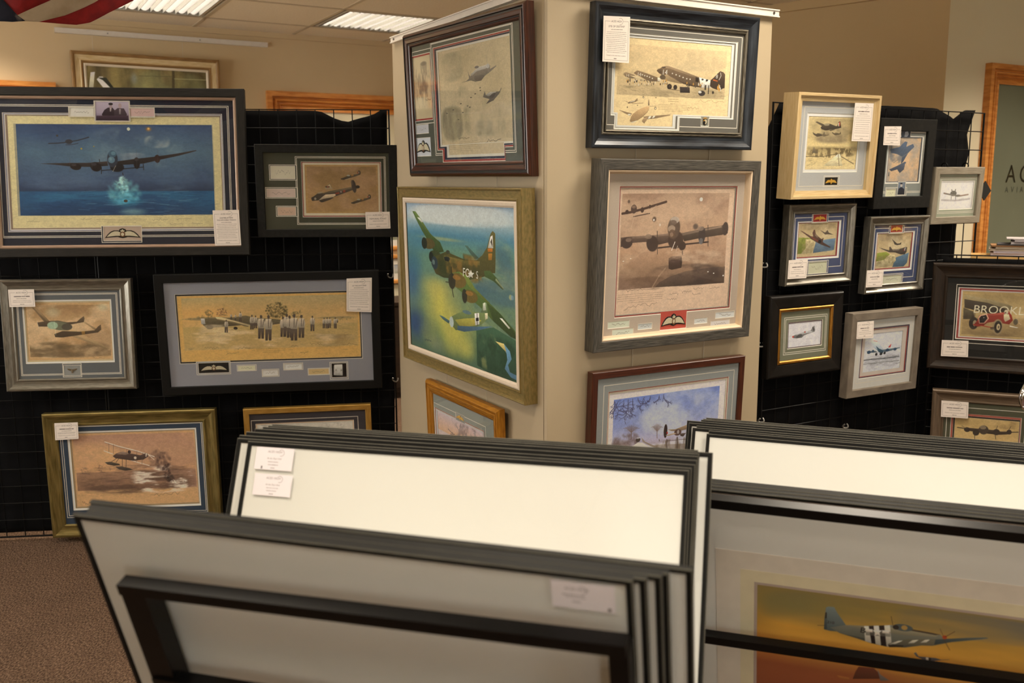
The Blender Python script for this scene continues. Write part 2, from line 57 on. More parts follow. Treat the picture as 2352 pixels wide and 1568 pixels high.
IMG={
'L1':[['R',[38,74,963,888],[[0,[58,78,112]],[0.3,[88,116,134]],[0.62,[72,94,122]],[0.73,[48,62,84]],[0.74,[44,98,138]],[1,[40,76,112]]]],['N',[29,73,965,889],0.5,0.5,[30,40,72],0.5,0.3,[1,1]],['N',[361,88,824,481],0.12,0.45,[120,140,150],0.62,0.12,[1,1]],['N',[42,500,962,680],0.06,0.5,[90,110,135],0.5,0.25,[5,1]],['N',[36,667,959,895],0.05,0.5,[60,130,165],0.55,0.2,[6,1]],['E',[196,198,176],1,563,113,8.2,15.6,0,0.15],['E',[190,120,40],0.7,658,113,20.7,31.3,0,0.9],['E',[240,190,110],0.9,658,109,8.3,15.6,0,0.8],['N',[633,167,760,285],0.08,0.8,[140,150,155],0.5,0.2,[1,1]],['N',[506,324,653,411],0.08,0.7,[130,140,150],0.5,0.2,[1,1]],['E',[74,150,170],0.6,534,737,95,118.1,0,0.9],['K',[110,180,192],0.45,527,681,78.6,103,90,12.38],['K',[150,205,205],0.5,524,616,29.5,74.8,70,8.25],['K',[170,215,212],0.5,520,569,14.7,37.4,30,6.18],['E',[60,140,175],0.6,533,764,124,47.3,0,0.8],['H',[310,676,812,878],40,81.6,[150,195,210],0.35,0,2],['H',[56,675,959,895],60,100.7,[20,40,72],0.35,0,2.4],['E',[150,190,190],0.5,568,859,93.2,47.4,0,0.9],['E',[66,58,52],1,535,761,10.3,13.8,0,0.15],['L',[44,44,52],1,4.72,[186,245,232,241,270,233,319,218,374,188]],['E',[48,48,56],1,280,228,18.4,22.1,0,0.15],['L',[44,44,52],1,2.74,[265,257,294,254,323,242]],['E',[60,50,40],1,227,175,5.1,9.7,0,0.15],['E',[150,130,60],1,337,290,5.1,9.7,0,0.15],['E',[150,130,60],1,396,270,3.7,7,0,0.15],['P',[52,46,46],1,[135,424,208,420,275,418,372,416,456,403,459,443,391,455,275,448,207,433]],['P',[44,38,38],1,[504,403,588,381,678,362,787,333,882,301,884,308,797,352,717,384,627,423,504,438]],['L',[40,36,38],1,4.06,[427,485,527,471,626,455]],['L',[40,36,38],1,3.69,[427,457,426,515]],['L',[40,36,38],1,3.73,[626,429,627,480]],['L',[40,36,38],1,3.68,[419,387,420,411]],['E',[36,30,30],1,306,450,28.1,33.4,0.15,0.15],['E',[66,62,64],0.8,298,435,13.6,13,0,0.15],['E',[34,28,28],1,401,452,28.3,44.6,0.4,0.15],['E',[62,60,64],0.8,392,429,13.6,14.9,0,0.15],['E',[30,26,28],1,595,420,16.2,56,0,0.15],['E',[66,62,62],0.7,595,387,11.8,14.9,0,0.15],['E',[50,36,34],1,694,380,14.8,39.3,0,0.15],['E',[28,26,30],1,501,457,35.3,44.7,0,0.15],['E',[44,50,62],1,481,383,26.4,81.9,0,0.15],['E',[58,84,104],1,482,338,20.5,33.5,0,0.15],['E',[96,130,146],0.7,486,331,11.7,18.6,0,0.15],['E',[84,112,130],1,476,390,17.6,31.6,0,0.15],['E',[120,150,160],0.7,472,383,6.8,14.9,0,0.15],['L',[90,80,76],0.6,1.46,[281,374,279,494]],['L',[90,80,76],0.6,1.47,[383,374,382,513]],['L',[90,80,76],0.5,1.49,[596,298,594,494]],['L',[90,80,76],0.5,1.49,[699,298,694,438]],['L',[190,180,160],0.7,2.59,[480,494,495,443]],['L',[40,36,38],1,3.71,[526,508,528,530]],['D',[120,108,84],[394,920,631,963],3],['S',[130,120,96],660,932,733,9.9,1.88],['S',[130,120,96],775,925,848,9.9,1.89],['S',[130,120,96],742,972,805,7.9,1.88],['S',[130,120,96],847,970,900,8,1.89],['S',[130,120,96],65,940,125,7.8,1.82],['S',[130,120,96],319,923,370,7.9,1.84]],
'L1p':[['R',[0,0,1000,1000],[[0,[176,164,178]],[0.6,[150,138,156]],[1,[84,72,88]]]],['P',[52,42,48],1,[274,434,380,319,510,317,584,476,550,794,236,889,190,662]],['P',[62,52,58],1,[558,476,665,338,847,359,930,653,884,950,545,954]],['E',[150,132,138],1,460,250,51.9,113.5,0,0.15],['E',[44,36,40],1,463,137,71.3,68.1,0,0.15],['E',[160,140,142],1,733,224,52,136.4,0,0.15],['P',[60,46,56],1,[33,732,968,721,961,972,26,982]],['P',[150,140,140],1,[432,341,484,341,466,522,427,523]],['P',[150,140,140],0.7,[703,383,755,382,748,655,696,656]]],
'L2':[['R',[32,40,975,968],[[0,[132,106,72]],[0.5,[158,126,86]],[1,[166,132,88]]]],['N',[29,38,989,969],0.16,0.7,[176,142,112],0.52,0.2,[1.6,1]],['N',[29,38,989,969],0.4,0.4,[120,96,66],0.5,0.3,[1,1]],['P',[165,148,120],0.8,[264,465,323,405,338,389,361,465,382,503,278,514]],['L',[110,96,76],1,5.35,[268,460,338,389,358,459]],['E',[66,58,52],1,304,454,36,17.4,0,0.15],['E',[165,70,50],1,308,454,11.5,9.8,0,0.15],['P',[70,62,54],1,[76,678,109,651,146,612,175,574,247,580,320,547,509,492,640,453,735,428,745,469,639,524,521,590,412,647,274,700,179,733,85,744]],['P',[104,92,74],0.8,[175,580,247,580,509,494,640,457,639,481,508,536,334,579,247,612]],['E',[150,135,112],1,201,574,43.2,15.3,-0.2,0.15],['P',[176,158,132],1,[246,640,275,612,406,599,414,629,368,672,273,705,172,733]],['P',[60,52,46],1,[179,738,245,700,368,667,386,678,331,722,229,774,207,771]],['E',[58,50,46],1,108,700,33.1,43.7,0,0.15],['E',[140,130,116],1,131,700,17.3,28.4,0,0.15],['E',[64,56,52],1,665,442,33.3,144.2,-0.15,0.15],['E',[50,44,40],1,716,453,33.4,35,0,0.15],['E',[90,80,70],0.6,641,366,15.9,65.4,-0.15,0.15],['E',[160,160,160],1,486,557,11.6,17.5,0,0.15],['E',[160,50,40],1,486,557,5.8,8.7,0,0.15],['P',[150,62,44],0.75,[406,579,461,563,467,596,409,612]],['P',[150,62,44],0.75,[512,525,545,514,547,563,515,577]],['P',[74,66,56],1,[484,285,550,247,608,214,732,181,765,197,680,241,600,276,527,309,498,304]],['E',[66,56,48],1,744,155,20.3,45.7,-0.2,0.15],['E',[190,170,150],0.8,739,155,5.8,23.9,0,0.15],['E',[150,62,50],0.8,721,164,7.2,21.7,0,0.15],['E',[150,150,140],1,594,219,26,15.2,0,0.15],['L',[165,150,130],1,6.44,[549,306,614,279]],['P',[160,112,62],0.7,[630,203,663,192,666,230,633,241]],['P',[74,66,56],1,[616,782,682,744,741,711,865,678,898,694,813,738,732,773,659,806,630,802]],['E',[66,56,48],1,877,652,20.4,46.1,-0.2,0.15],['E',[190,170,150],0.8,873,652,5.8,24.2,0,0.15],['E',[150,62,50],0.8,854,661,7.3,22,0,0.15],['E',[150,150,140],1,726,716,26.2,15.4,0,0.15],['L',[165,150,130],1,6.48,[681,804,747,777]],['P',[160,112,62],0.7,[763,700,796,689,799,727,766,738]]],
'L3':[['R',[23,46,985,944],[[0,[150,118,82]],[0.4,[186,152,112]],[0.75,[176,140,100]],[0.8,[112,92,66]],[1,[130,106,76]]]],['N',[16,33,994,953],0.14,0.75,[206,178,140],0.5,0.15,[1.5,1]],['N',[16,33,994,953],0.22,0.5,[140,110,80],0.56,0.18,[2,1]],['E',[190,205,180],0.35,319,163,133.6,136,0,0.9],['E',[190,205,180],0.35,917,85,103.8,106.3,0,0.9],['N',[-26,670,1011,967],0.06,0.7,[92,76,56],0.5,0.2,[3,1]],['P',[116,96,72],1,[80,81,133,77,272,315,212,325]],['P',[150,124,92],0.7,[100,82,133,77,272,315,246,318]],['P',[84,70,56],1,[127,337,246,314,377,310,481,343,600,334,642,281,686,239,692,282,682,344,532,379,373,414,143,409]],['P',[150,124,92],1,[673,340,699,344,852,484,821,503]],['P',[150,126,94],1,[395,492,542,463,733,633,972,812,924,824,704,691,497,569]],['P',[180,152,112],0.7,[474,494,542,463,972,812,945,815,679,642]],['P',[78,64,50],1,[321,545,422,493,632,510,805,489,848,422,883,388,883,481,843,529,656,563,417,606,331,599]],['P',[176,130,62],0.6,[646,504,686,500,688,564,649,569]],['E',[104,104,84],1,386,401,151.2,81.3,0.15,0.15],['E',[150,172,146],1,308,393,68.2,69.6,0,0.15],['E',[78,72,62],1,477,423,68.5,62,0,0.15],['L',[200,215,190],0.6,4.63,[330,332,339,565]],['L',[196,190,176],0.6,4.61,[128,308,141,443]],['S',[140,112,80],764,983,905,19.2,4.69]],
'L4':[['R',[24,37,986,818],[[0,[178,158,112]],[0.3,[214,166,100]],[0.55,[208,168,104]],[0.57,[186,156,92]],[1,[198,162,100]]]],['N',[22,35,988,825],0.35,0.5,[168,150,112],0.52,0.25,[2,1]],['E',[120,110,88],0.7,166,351,165.1,33,0,0.6],['E',[120,110,84],0.6,863,381,146.6,20.1,0,0.6],['K',[104,92,64],0.7,168,283,22.5,62.8,40,4.71],['K',[116,82,64],0.7,236,260,30.5,62.9,50,4.73],['K',[116,104,76],0.6,131,332,33,29.6,30,4.71],['K',[88,80,54],0.8,538,244,60.6,119.2,150,5.76],['K',[66,60,40],0.7,544,272,47.2,93.2,60,4.8],['K',[104,96,66],0.7,654,318,33.9,56.2,40,4.83],['K',[120,110,78],0.6,882,400,89.2,18.9,50,3.91],['K',[120,110,78],0.6,55,349,39.5,11.1,20,3.75],['P',[96,86,66],1,[121,354,167,342,247,355,314,334,368,316,421,357,501,372,568,396,581,447,499,471,418,473,338,463,244,478,150,495,132,447]],['P',[172,168,162],1,[121,344,142,346,145,430,123,432]],['E',[40,36,32],1,167,478,19.9,37.2,0,0.15],['E',[40,36,32],1,307,507,12,24.3,0,0.15],['P',[190,172,132],1,[201,326,234,334,392,463,381,485,299,408,207,356]],['P',[112,98,72],1,[207,356,299,408,381,485,372,488,292,426,210,371]],['N',[13,360,990,859],0.04,0.55,[228,206,170],0.62,0.12,[4,1]],['N',[13,426,989,886],0.05,0.5,[120,100,70],0.62,0.15,[4,1]],['H',[22,492,983,886],160,23.5,[110,96,72],0.4,0,1.9],['P',[84,74,66],1,[283,330,292,331,290,375,287,375,287,340,286,375,282,375]],['P',[176,164,146],1,[284,296,292,296,293,315,292,334,283,334,282,314]],['L',[84,74,66],0.8,0.97,[288,298,288,329]],['L',[84,74,66],0.6,1.17,[292,301,290,329]],['E',[84,74,66],1,288,289,1.9,7.4,0,0.15],['P',[84,74,66],1,[306,341,315,342,313,386,310,386,310,351,309,386,305,386]],['P',[176,164,146],1,[307,307,315,307,316,326,315,345,306,345,306,325]],['L',[84,74,66],0.8,0.97,[311,309,311,340]],['L',[84,74,66],0.6,1.17,[315,312,313,340]],['E',[84,74,66],1,312,300,1.9,7.4,0,0.15],['P',[84,74,66],1,[330,333,345,334,342,407,337,407,337,349,334,406,329,406]],['P',[176,164,146],1,[332,277,345,277,347,308,344,340,330,339,329,307]],['L',[84,74,66],0.8,1.6,[339,280,338,330]],['L',[84,74,66],0.6,1.92,[345,285,341,331]],['E',[84,74,66],1,339,265,3.2,12.2,0,0.15],['P',[84,74,66],1,[248,474,266,475,263,569,256,569,257,494,253,568,246,568]],['P',[176,164,146],1,[251,402,267,403,269,442,266,483,248,482,247,440]],['L',[84,74,66],0.8,2.04,[259,406,257,471]],['L',[84,74,66],0.6,2.45,[267,413,262,471]],['E',[84,74,66],1,259,387,4.1,15.6,0,0.15],['P',[84,74,66],1,[389,424,410,426,406,533,398,533,399,448,395,533,387,532]],['P',[176,164,146],1,[392,342,410,343,413,388,409,435,388,433,387,386]],['L',[84,74,66],0.8,2.35,[401,347,399,421]],['L',[84,74,66],0.6,2.82,[410,354,404,421]],['E',[84,74,66],1,401,324,4.7,17.9,0,0.15],['P',[84,74,66],1,[410,421,428,422,425,516,418,516,419,441,415,515,409,515]],['P',[176,164,146],1,[413,348,429,350,431,389,428,430,410,429,409,387]],['L',[84,74,66],0.8,2.06,[421,353,419,417]],['L',[84,74,66],0.6,2.47,[429,359,424,418]],['E',[84,74,66],1,421,333,4.1,15.6,0,0.15],['P',[84,74,66],1,[431,502,465,505,459,679,446,678,447,540,441,677,428,676]],['P',[176,164,146],1,[436,369,466,371,470,444,464,519,431,517,428,441]],['L',[84,74,66],0.8,3.79,[451,377,448,496]],['L',[84,74,66],0.6,4.55,[465,389,456,497]],['E',[84,74,66],1,451,341,7.6,28.8,0,0.15],['P',[84,74,66],1,[470,520,506,523,500,710,486,709,487,560,480,709,467,708]],['P',[176,164,146],1,[475,376,507,379,512,457,506,538,469,536,467,453]],['L',[84,74,66],0.8,4.1,[491,385,488,514]],['L',[84,74,66],0.6,4.92,[507,398,497,514]],['E',[84,74,66],1,492,346,8.2,31.1,0,0.15],['P',[84,74,66],1,[555,507,584,509,580,660,568,659,569,540,563,659,552,658]],['P',[176,164,146],1,[558,391,585,393,589,456,584,522,554,520,552,454]],['L',[84,74,66],0.8,3.3,[572,399,570,502]],['L',[84,74,66],0.6,3.97,[585,409,577,502]],['E',[84,74,66],1,572,367,6.6,25,0,0.15],['P',[84,74,66],1,[573,488,607,490,602,662,588,661,589,525,583,660,571,659]],['P',[176,164,146],1,[578,356,608,358,612,430,607,505,573,502,570,427]],['L',[84,74,66],0.8,3.76,[593,364,590,482]],['L',[84,74,66],0.6,4.51,[607,376,599,483]],['E',[84,74,66],1,593,329,7.5,28.4,0,0.15],['P',[84,74,66],1,[589,509,621,512,617,676,604,675,605,545,599,675,587,674]],['P',[176,164,146],1,[593,383,622,385,626,454,621,525,589,523,586,451]],['L',[84,74,66],0.8,3.6,[608,391,605,504]],['L',[84,74,66],0.6,4.33,[622,402,613,504]],['E',[84,74,66],1,608,357,7.2,27.3,0,0.15],['P',[84,74,66],1,[611,523,649,526,644,722,628,721,629,565,623,720,608,719]],['P',[176,164,146],1,[616,372,650,375,655,457,649,542,611,539,608,453]],['L',[84,74,66],0.8,4.3,[633,382,630,516]],['L',[84,74,66],0.6,5.17,[650,395,640,517]],['E',[84,74,66],1,634,341,8.6,32.5,0,0.15],['P',[84,74,66],1,[655,510,688,512,683,682,670,681,671,546,665,680,652,679]],['P',[176,164,146],1,[659,380,689,382,693,453,688,526,654,524,652,450]],['L',[84,74,66],0.8,3.72,[674,388,671,504]],['L',[84,74,66],0.6,4.46,[688,400,680,505]],['E',[84,74,66],1,674,353,7.4,28,0,0.15],['P',[84,74,66],1,[722,468,745,470,742,584,733,583,733,493,729,583,721,582]],['P',[176,164,146],1,[725,381,745,382,748,430,744,480,722,478,720,428]],['L',[84,74,66],0.8,2.51,[735,386,734,464]],['L',[84,74,66],0.6,3.02,[745,394,739,465]],['E',[84,74,66],1,735,363,5,18.9,0,0.15],['P',[84,74,66],1,[791,465,806,467,804,545,798,545,798,482,796,545,790,544]],['P',[176,164,146],1,[793,405,806,406,809,439,806,473,791,472,789,437]],['L',[84,74,66],0.8,1.74,[799,409,799,463]],['L',[84,74,66],0.6,2.09,[806,414,802,463]],['E',[84,74,66],1,800,392,3.5,13.1,0,0.15],['P',[84,74,66],1,[808,465,824,466,822,549,815,548,815,483,813,548,807,547]],['P',[176,164,146],1,[809,402,824,403,826,437,824,473,807,472,806,436]],['L',[84,74,66],0.8,1.82,[817,405,816,462]],['L',[84,74,66],0.6,2.19,[824,411,820,462]],['E',[84,74,66],1,817,388,3.6,13.7,0,0.15],['P',[84,74,66],1,[823,462,838,463,836,542,830,542,830,479,828,542,822,541]],['P',[176,164,146],1,[825,402,839,403,841,436,838,470,823,469,822,434]],['L',[84,74,66],0.8,1.74,[832,405,831,459]],['L',[84,74,66],0.6,2.09,[839,411,835,460]],['E',[84,74,66],1,832,389,3.5,13.1,0,0.15],['P',[84,74,66],1,[853,468,870,470,868,552,861,552,861,486,859,551,853,551]],['P',[176,164,146],1,[855,405,870,406,872,441,870,476,853,475,852,439]],['L',[84,74,66],0.8,1.83,[862,409,862,466]],['L',[84,74,66],0.6,2.19,[870,415,866,466]],['E',[84,74,66],1,863,392,3.7,13.7,0,0.15],['P',[84,74,66],1,[871,429,878,430,877,466,874,466,874,437,873,465,871,465]],['P',[176,164,146],1,[872,401,878,402,879,417,878,433,871,432,870,416]],['L',[84,74,66],0.8,0.8,[875,403,875,428]],['L',[84,74,66],0.6,0.96,[878,405,876,428]],['E',[84,74,66],1,875,395,1.6,6,0,0.15],['L',[86,76,60],1,1.7,[235,297,268,309]],['D',[130,104,66],[416,824,575,905],3],['S',[120,96,62],131,800,207,26.7,2.13],['S',[120,96,62],310,815,382,20.1,2.15],['S',[120,96,62],607,807,648,20.3,2.18],['S',[120,96,62],714,788,783,27.1,2.2],['S',[120,96,62],893,810,980,27.2,2.22],['S',[120,96,62],248,891,301,16.8,2.15],['S',[120,96,62],658,913,702,13.6,2.19]],
'L4p':[['R',[0,0,999,1000],[[0,[28,26,26]],[1,[24,22,22]]]],['P',[176,174,168],1,[191,114,721,101,719,883,132,830]],['E',[110,104,98],0.8,293,492,88.1,93.7,0,0.8],['E',[110,104,98],0.8,646,505,88.3,93.7,0,0.8],['N',[100,49,781,916],0.2,0.5,[210,208,204],0.5,0.25,[1,1]]],
'L5':[['R',[17,30,989,783],[[0,[182,140,112]],[0.35,[202,160,116]],[0.66,[196,152,112]],[0.68,[150,116,92]],[1,[140,106,84]]]],['N',[12,25,994,794],0.2,0.55,[162,124,108],0.54,0.2,[1.4,1]],['N',[21,447,996,870],0.04,0.75,[84,64,54],0.5,0.2,[5,1]],['N',[446,461,996,858],0.035,0.9,[226,210,192],0.6,0.12,[4,1]],['H',[29,465,995,845],120,49,[92,70,58],0.45,0,3.2],['K',[120,94,82],0.35,683,368,72.9,105.6,70,17.75],['K',[84,64,58],0.5,723,406,62.6,123.3,80,14.22],['K',[66,50,46],0.6,748,549,31.4,123.8,60,10.69],['K',[58,46,42],0.7,775,657,33.5,49.7,50,8.93],['K',[230,216,200],0.6,847,698,73.5,24.9,40,7.16],['K',[120,92,80],0.5,80,499,26.7,45.6,30,5.61],['K',[110,84,74],0.5,215,481,18.6,52.6,30,5.63],['K',[120,92,80],0.4,292,494,10.3,31.6,14,4.93],['L',[96,74,64],1,4.42,[62,541,124,554]],['L',[96,74,64],1,3.8,[218,530,249,536]],['L',[216,200,186],1,7.57,[267,121,379,189,531,264,658,346]],['L',[130,106,92],1,3.15,[266,133,379,201,531,276,657,358]],['L',[206,190,172],1,7.58,[255,243,323,290]],['L',[206,190,172],1,8.26,[444,368,514,414,611,466]],['L',[210,190,170],1,5.74,[612,320,656,388]],['P',[78,62,56],1,[321,320,354,282,407,260,458,288,550,322,603,293,609,343,568,382,484,392,392,365,341,348]],['P',[150,126,110],0.8,[349,292,407,260,458,291,425,311]],['P',[84,66,60],1,[544,321,593,292,605,297,596,356,558,357]],['P',[220,205,190],0.8,[590,296,603,297,596,345,586,345]],['E',[225,210,192],0.9,503,354,12.4,21.1,0,0.15],['E',[60,48,46],1,458,270,14.5,24.5,0,0.15],['P',[74,66,58],1,[253,400,297,394,368,428,378,447,325,452,275,432]],['P',[70,62,56],1,[335,467,387,465,448,492,478,518,415,525,364,504]],['L',[70,56,50],1,3.8,[362,340,307,398]],['L',[70,56,50],1,3.81,[372,350,343,409]],['L',[70,56,50],1,3.81,[397,365,392,470]],['L',[70,56,50],1,3.81,[428,374,422,485]],['L',[90,72,64],1,2.53,[299,144,293,261]],['L',[90,72,64],1,2.53,[334,163,328,286]],['L',[90,72,64],1,2.54,[521,262,509,411]],['L',[90,72,64],1,2.55,[567,287,553,440]],['L',[90,72,64],1,2.54,[440,231,432,292]],['D',[140,108,80],[143,814,427,863],2],['S',[96,74,58],604,869,844,36.4,3.21],['S',[96,74,58],42,953,137,36.2,3.17]],
'L6':[['N',[-11,-61,1033,344],0.3,0.3,[190,184,172],0.5,0.3,[1,1]],['N',[494,-1,1018,141],0.06,0.6,[150,148,142],0.6,0.2,[1,1]],['L',[120,118,112],1,4.12,[36,5,104,18]]],
'P1':[['N',[-4,33,995,867],0.35,0.55,[168,152,116],0.48,0.25,[1,1]],['N',[-32,522,338,876],0.2,0.75,[112,106,84],0.42,0.25,[1,2]],['N',[320,489,992,846],0.16,0.6,[128,120,94],0.54,0.18,[1,2.2]],['N',[15,25,370,309],0.22,0.5,[124,118,98],0.52,0.25,[1,1]],['N',[205,356,474,619],0.12,0.5,[110,104,84],0.55,0.2,[1,2]],['P',[118,110,100],1,[316,328,401,319,444,300,427,221,446,266,461,284,554,221,618,216,681,211,713,203,735,218,733,249,810,228,817,235,732,274,660,301,611,337,531,339,467,321]],['P',[178,172,162],0.9,[462,268,571,213,697,205,727,227,664,240,553,247,486,281]],['P',[84,78,74],0.9,[518,285,630,287,660,301,603,338,547,335,516,316]],['E',[190,186,180],0.9,704,219,24.5,22.3,0,0.15],['E',[90,84,88],0.8,555,211,31.8,12.4,0,0.15],['L',[150,145,135],0.5,4.13,[686,130,729,320]],['P',[104,96,86],1,[626,487,650,435,663,472,714,451,843,456,867,426,871,436,842,474,795,505,763,528,662,552,711,513]],['P',[178,172,160],0.8,[663,472,722,450,805,455,759,476,697,486]],['E',[84,78,72],0.8,751,486,45.7,20.4,-0.3,0.15],['E',[84,78,66],1,591,400,13,5,0,0.15],['E',[84,78,66],1,593,424,13,5,0,0.15],['E',[84,78,66],1,521,448,13.2,5.1,0,0.15],['E',[84,78,66],1,460,475,13.5,5.1,0,0.15],['E',[84,78,66],1,311,519,14,5.3,0,0.15],['E',[84,78,66],1,406,548,13.7,5.2,0,0.15],['E',[84,78,66],1,438,562,13.6,5.2,0,0.15],['E',[84,78,66],1,334,604,13.9,5.3,0,0.15],['E',[84,78,66],1,266,665,14.2,5.3,0,0.15],['E',[84,78,66],1,194,568,14.4,5.3,0,0.15],['E',[84,78,66],1,96,595,14.8,5.4,0,0.15],['D',[150,132,100],[119,868,553,970],6],['S',[96,86,70],636,877,843,23.7,5.31],['S',[120,106,80],253,844,412,12.4,5.84]],
'P1s':[['N',[-16,-4,999,1005],0.4,0.4,[176,160,124],0.5,0.3,[1,1]],['E',[120,108,92],0.6,684,177,169.5,90.4,0,0.7],['E',[176,158,130],0.8,701,310,137.8,69.8,0,0.5],['E',[96,86,74],0.7,663,140,180.4,41.7,0,0.5],['E',[110,98,82],0.7,636,483,213.7,123.2,0,0.6],['E',[120,108,90],0.6,437,364,108.4,123.7,0,0.7],['N',[222,121,941,843],0.08,0.6,[84,76,66],0.56,0.15,[1,2.5]],['S',[110,98,80],655,694,912,19.8,17.97]],
'P2':[['R',[0,0,1000,1000],[[0,[150,172,190]],[0.1,[170,188,190]],[0.2,[80,130,150]],[0.3,[100,140,120]],[0.5,[96,128,110]],[0.75,[120,140,90]],[1,[70,96,76]]]],['N',[-4,1,1001,141],0.2,0.8,[208,212,204],0.5,0.2,[2.5,1]],['E',[70,120,150],0.6,114,281,284.9,88.9,0,0.9],['E',[170,170,110],0.6,342,228,301.6,16.9,0,0.8],['N',[640,169,997,825],0.06,0.75,[168,172,120],0.58,0.15,[3.2,0.8]],['N',[636,169,997,948],0.1,0.7,[64,96,112],0.52,0.2,[3,0.8]],['E',[52,92,130],0.8,26,531,168.4,276.3,0,0.9],['E',[34,66,112],0.9,57,832,197.4,186.8,0,0.9],['E',[64,110,130],0.6,58,406,146.2,121,0,0.9],['E',[214,198,84],0.75,321,663,193.8,204.2,0,0.9],['E',[220,204,80],0.75,442,812,193.2,229.8,0,0.9],['E',[206,190,90],0.6,282,554,223.1,116.7,0,0.9],['E',[130,140,120],0.5,262,939,136.5,90.3,0,0.9],['E',[208,196,90],0.6,560,899,111.9,112.7,0,0.9],['N',[23,472,653,994],0.15,0.4,[150,150,90],0.56,0.2,[1,2.5]],['P',[54,84,62],1,[656,761,802,715,988,761,996,994,793,1010,655,982]],['N',[634,757,1000,998],0.05,0.8,[40,66,46],0.5,0.15,[1,1]],['N',[634,757,1000,998],0.08,0.6,[150,150,96],0.64,0.1,[1,1]],['P',[94,134,160],1,[882,795,928,830,940,873,912,915,925,953,977,959,996,989,931,982,885,943,907,886,901,847,868,814]],['P',[196,178,110],1,[814,795,882,795,901,842,868,824]],['E',[184,180,120],0.7,941,514,16.5,20.1,0,0.5],['E',[120,150,170],0.7,954,514,13.1,15,0,0.15],['P',[70,92,48],1,[62,62,96,63,156,113,241,202,343,251,377,308,287,328,224,253,161,191,100,116]],['P',[96,118,60],0.8,[75,63,103,68,241,197,292,229,258,224,137,129]],['P',[210,210,196],1,[112,102,138,103,177,130,158,134]],['E',[88,78,44],1,223,269,71.7,38.9,0,0.15],['E',[40,46,34],1,180,270,31,41.6,0,0.15],['E',[60,70,40],1,287,340,63,34.1,0,0.15],['E',[34,40,32],1,247,355,24.9,36.7,0,0.15],['P',[70,96,84],1,[572,250,596,250,643,282,695,317,657,327,620,295]],['P',[86,82,42],1,[245,401,286,349,365,318,411,300,443,315,565,337,671,332,723,295,763,245,794,163,812,146,832,160,830,314,825,390,770,397,741,420,667,443,576,466,481,470,366,477,289,462]],['P',[118,104,52],0.8,[364,332,565,343,700,334,699,359,564,375,371,370]],['N',[286,301,769,481],0.08,0.8,[52,62,34],0.54,0.15,[1,1]],['N',[286,301,769,481],0.06,0.6,[150,110,50],0.6,0.12,[1,1]],['P',[58,66,36],0.8,[289,458,366,477,481,470,576,466,667,443,577,444,417,453]],['E',[46,60,66],1,280,391,35.1,45.6,0.3,0.15],['E',[110,130,124],0.8,270,387,14.1,18.3,0.3,0.15],['E',[60,66,54],1,405,350,29.9,15.5,0,0.15],['P',[34,40,36],1,[375,342,422,339,421,368,384,365]],['E',[64,70,52],1,415,307,19.8,13.2,0,0.15],['P',[222,220,204],1,[770,248,793,180,810,171,813,246]],['P',[60,50,30],1,[777,244,804,187,808,241,792,208]],['P',[180,110,40],1,[769,252,808,248,807,268,768,272]],['P',[180,120,40],0.8,[773,280,804,277,800,317,772,320]],['P',[64,84,44],1,[733,388,784,380,838,418,891,474,880,478,810,439,740,422]],['P',[200,200,170],0.5,[831,419,891,468,885,475,824,430]],['P',[80,104,50],1,[426,441,515,419,592,438,650,502,750,561,860,624,964,697,999,734,996,750,937,743,803,679,691,611,602,573,495,530,440,489]],['P',[116,128,58],0.8,[515,420,592,438,650,502,778,575,750,575,605,503]],['P',[40,56,32],0.5,[750,575,860,624,995,735,996,750,937,743,803,679]],['P',[214,214,196],1,[852,649,873,648,935,693,922,699]],['E',[110,92,46],1,500,478,83.3,50.4,0,0.15],['E',[50,50,36],1,445,488,36.1,55.5,0,0.15],['E',[150,108,50],0.8,490,460,38.6,17.5,0,0.15],['E',[104,90,44],1,610,561,70.3,43,0,0.15],['E',[46,48,36],1,559,567,25,47.9,0,0.15],['E',[150,108,50],0.8,603,543,36.8,15.1,0,0.15],['L',[44,44,32],1,5.22,[444,400,444,510]],['L',[44,44,32],1,5.99,[443,532,457,588]],['L',[60,60,40],1,3.84,[385,502,415,501]],['T',[214,214,200],'FO',546,444,56.2],['T',[214,214,200],'S',664,442,47.9],['P',[214,214,200],1,[621,395,630,412,650,411,633,428,637,444,620,436,601,449,608,432,593,419,613,414]],['P',[104,120,74],1,[411,761,435,717,488,689,552,663,630,654,748,639,758,672,709,713,641,750,548,784,467,801]],['P',[172,160,70],0.8,[462,735,551,710,643,689,703,693,642,737,516,774]],['P',[70,100,120],1,[485,769,626,746,795,711,686,755,547,795,483,797]],['E',[170,184,180],1,430,755,21.7,38.6,0,0.15],['P',[64,96,100],1,[310,733,345,734,412,752,402,772,344,754]],['P',[110,130,90],1,[697,644,728,578,750,578,756,636]],['P',[214,214,196],0.8,[718,585,738,577,743,623,719,629]],['P',[214,206,170],1,[733,643,756,637,755,670,735,682]],['P',[222,222,210],1,[644,660,683,650,684,720,648,734]],['P',[30,30,28],1,[654,687,678,680,679,700,655,707]],['L',[30,30,28],1,4.76,[665,658,666,728]],['T',[190,160,60],'1',624,732,38.4],['L',[200,190,120],0.5,3.82,[407,661,429,730]],['L',[200,190,120],0.4,3.81,[418,782,407,859]],['E',[90,116,120],1,576,666,43.6,13.1,0,0.15],['S',[40,60,70],148,929,218,9.2,4.29]],
'P3':[['R',[-11,-296,1031,379],[[0,[206,186,190]],[0.5,[214,178,160]],[1,[214,170,130]]]],['N',[380,-49,1024,396],0.05,0.8,[140,122,120],0.55,0.15,[1,1]],['L',[120,100,96],1,9.27,[236,277,306,316,345,315]],['L',[120,100,96],1,9.19,[283,362,383,322]]],
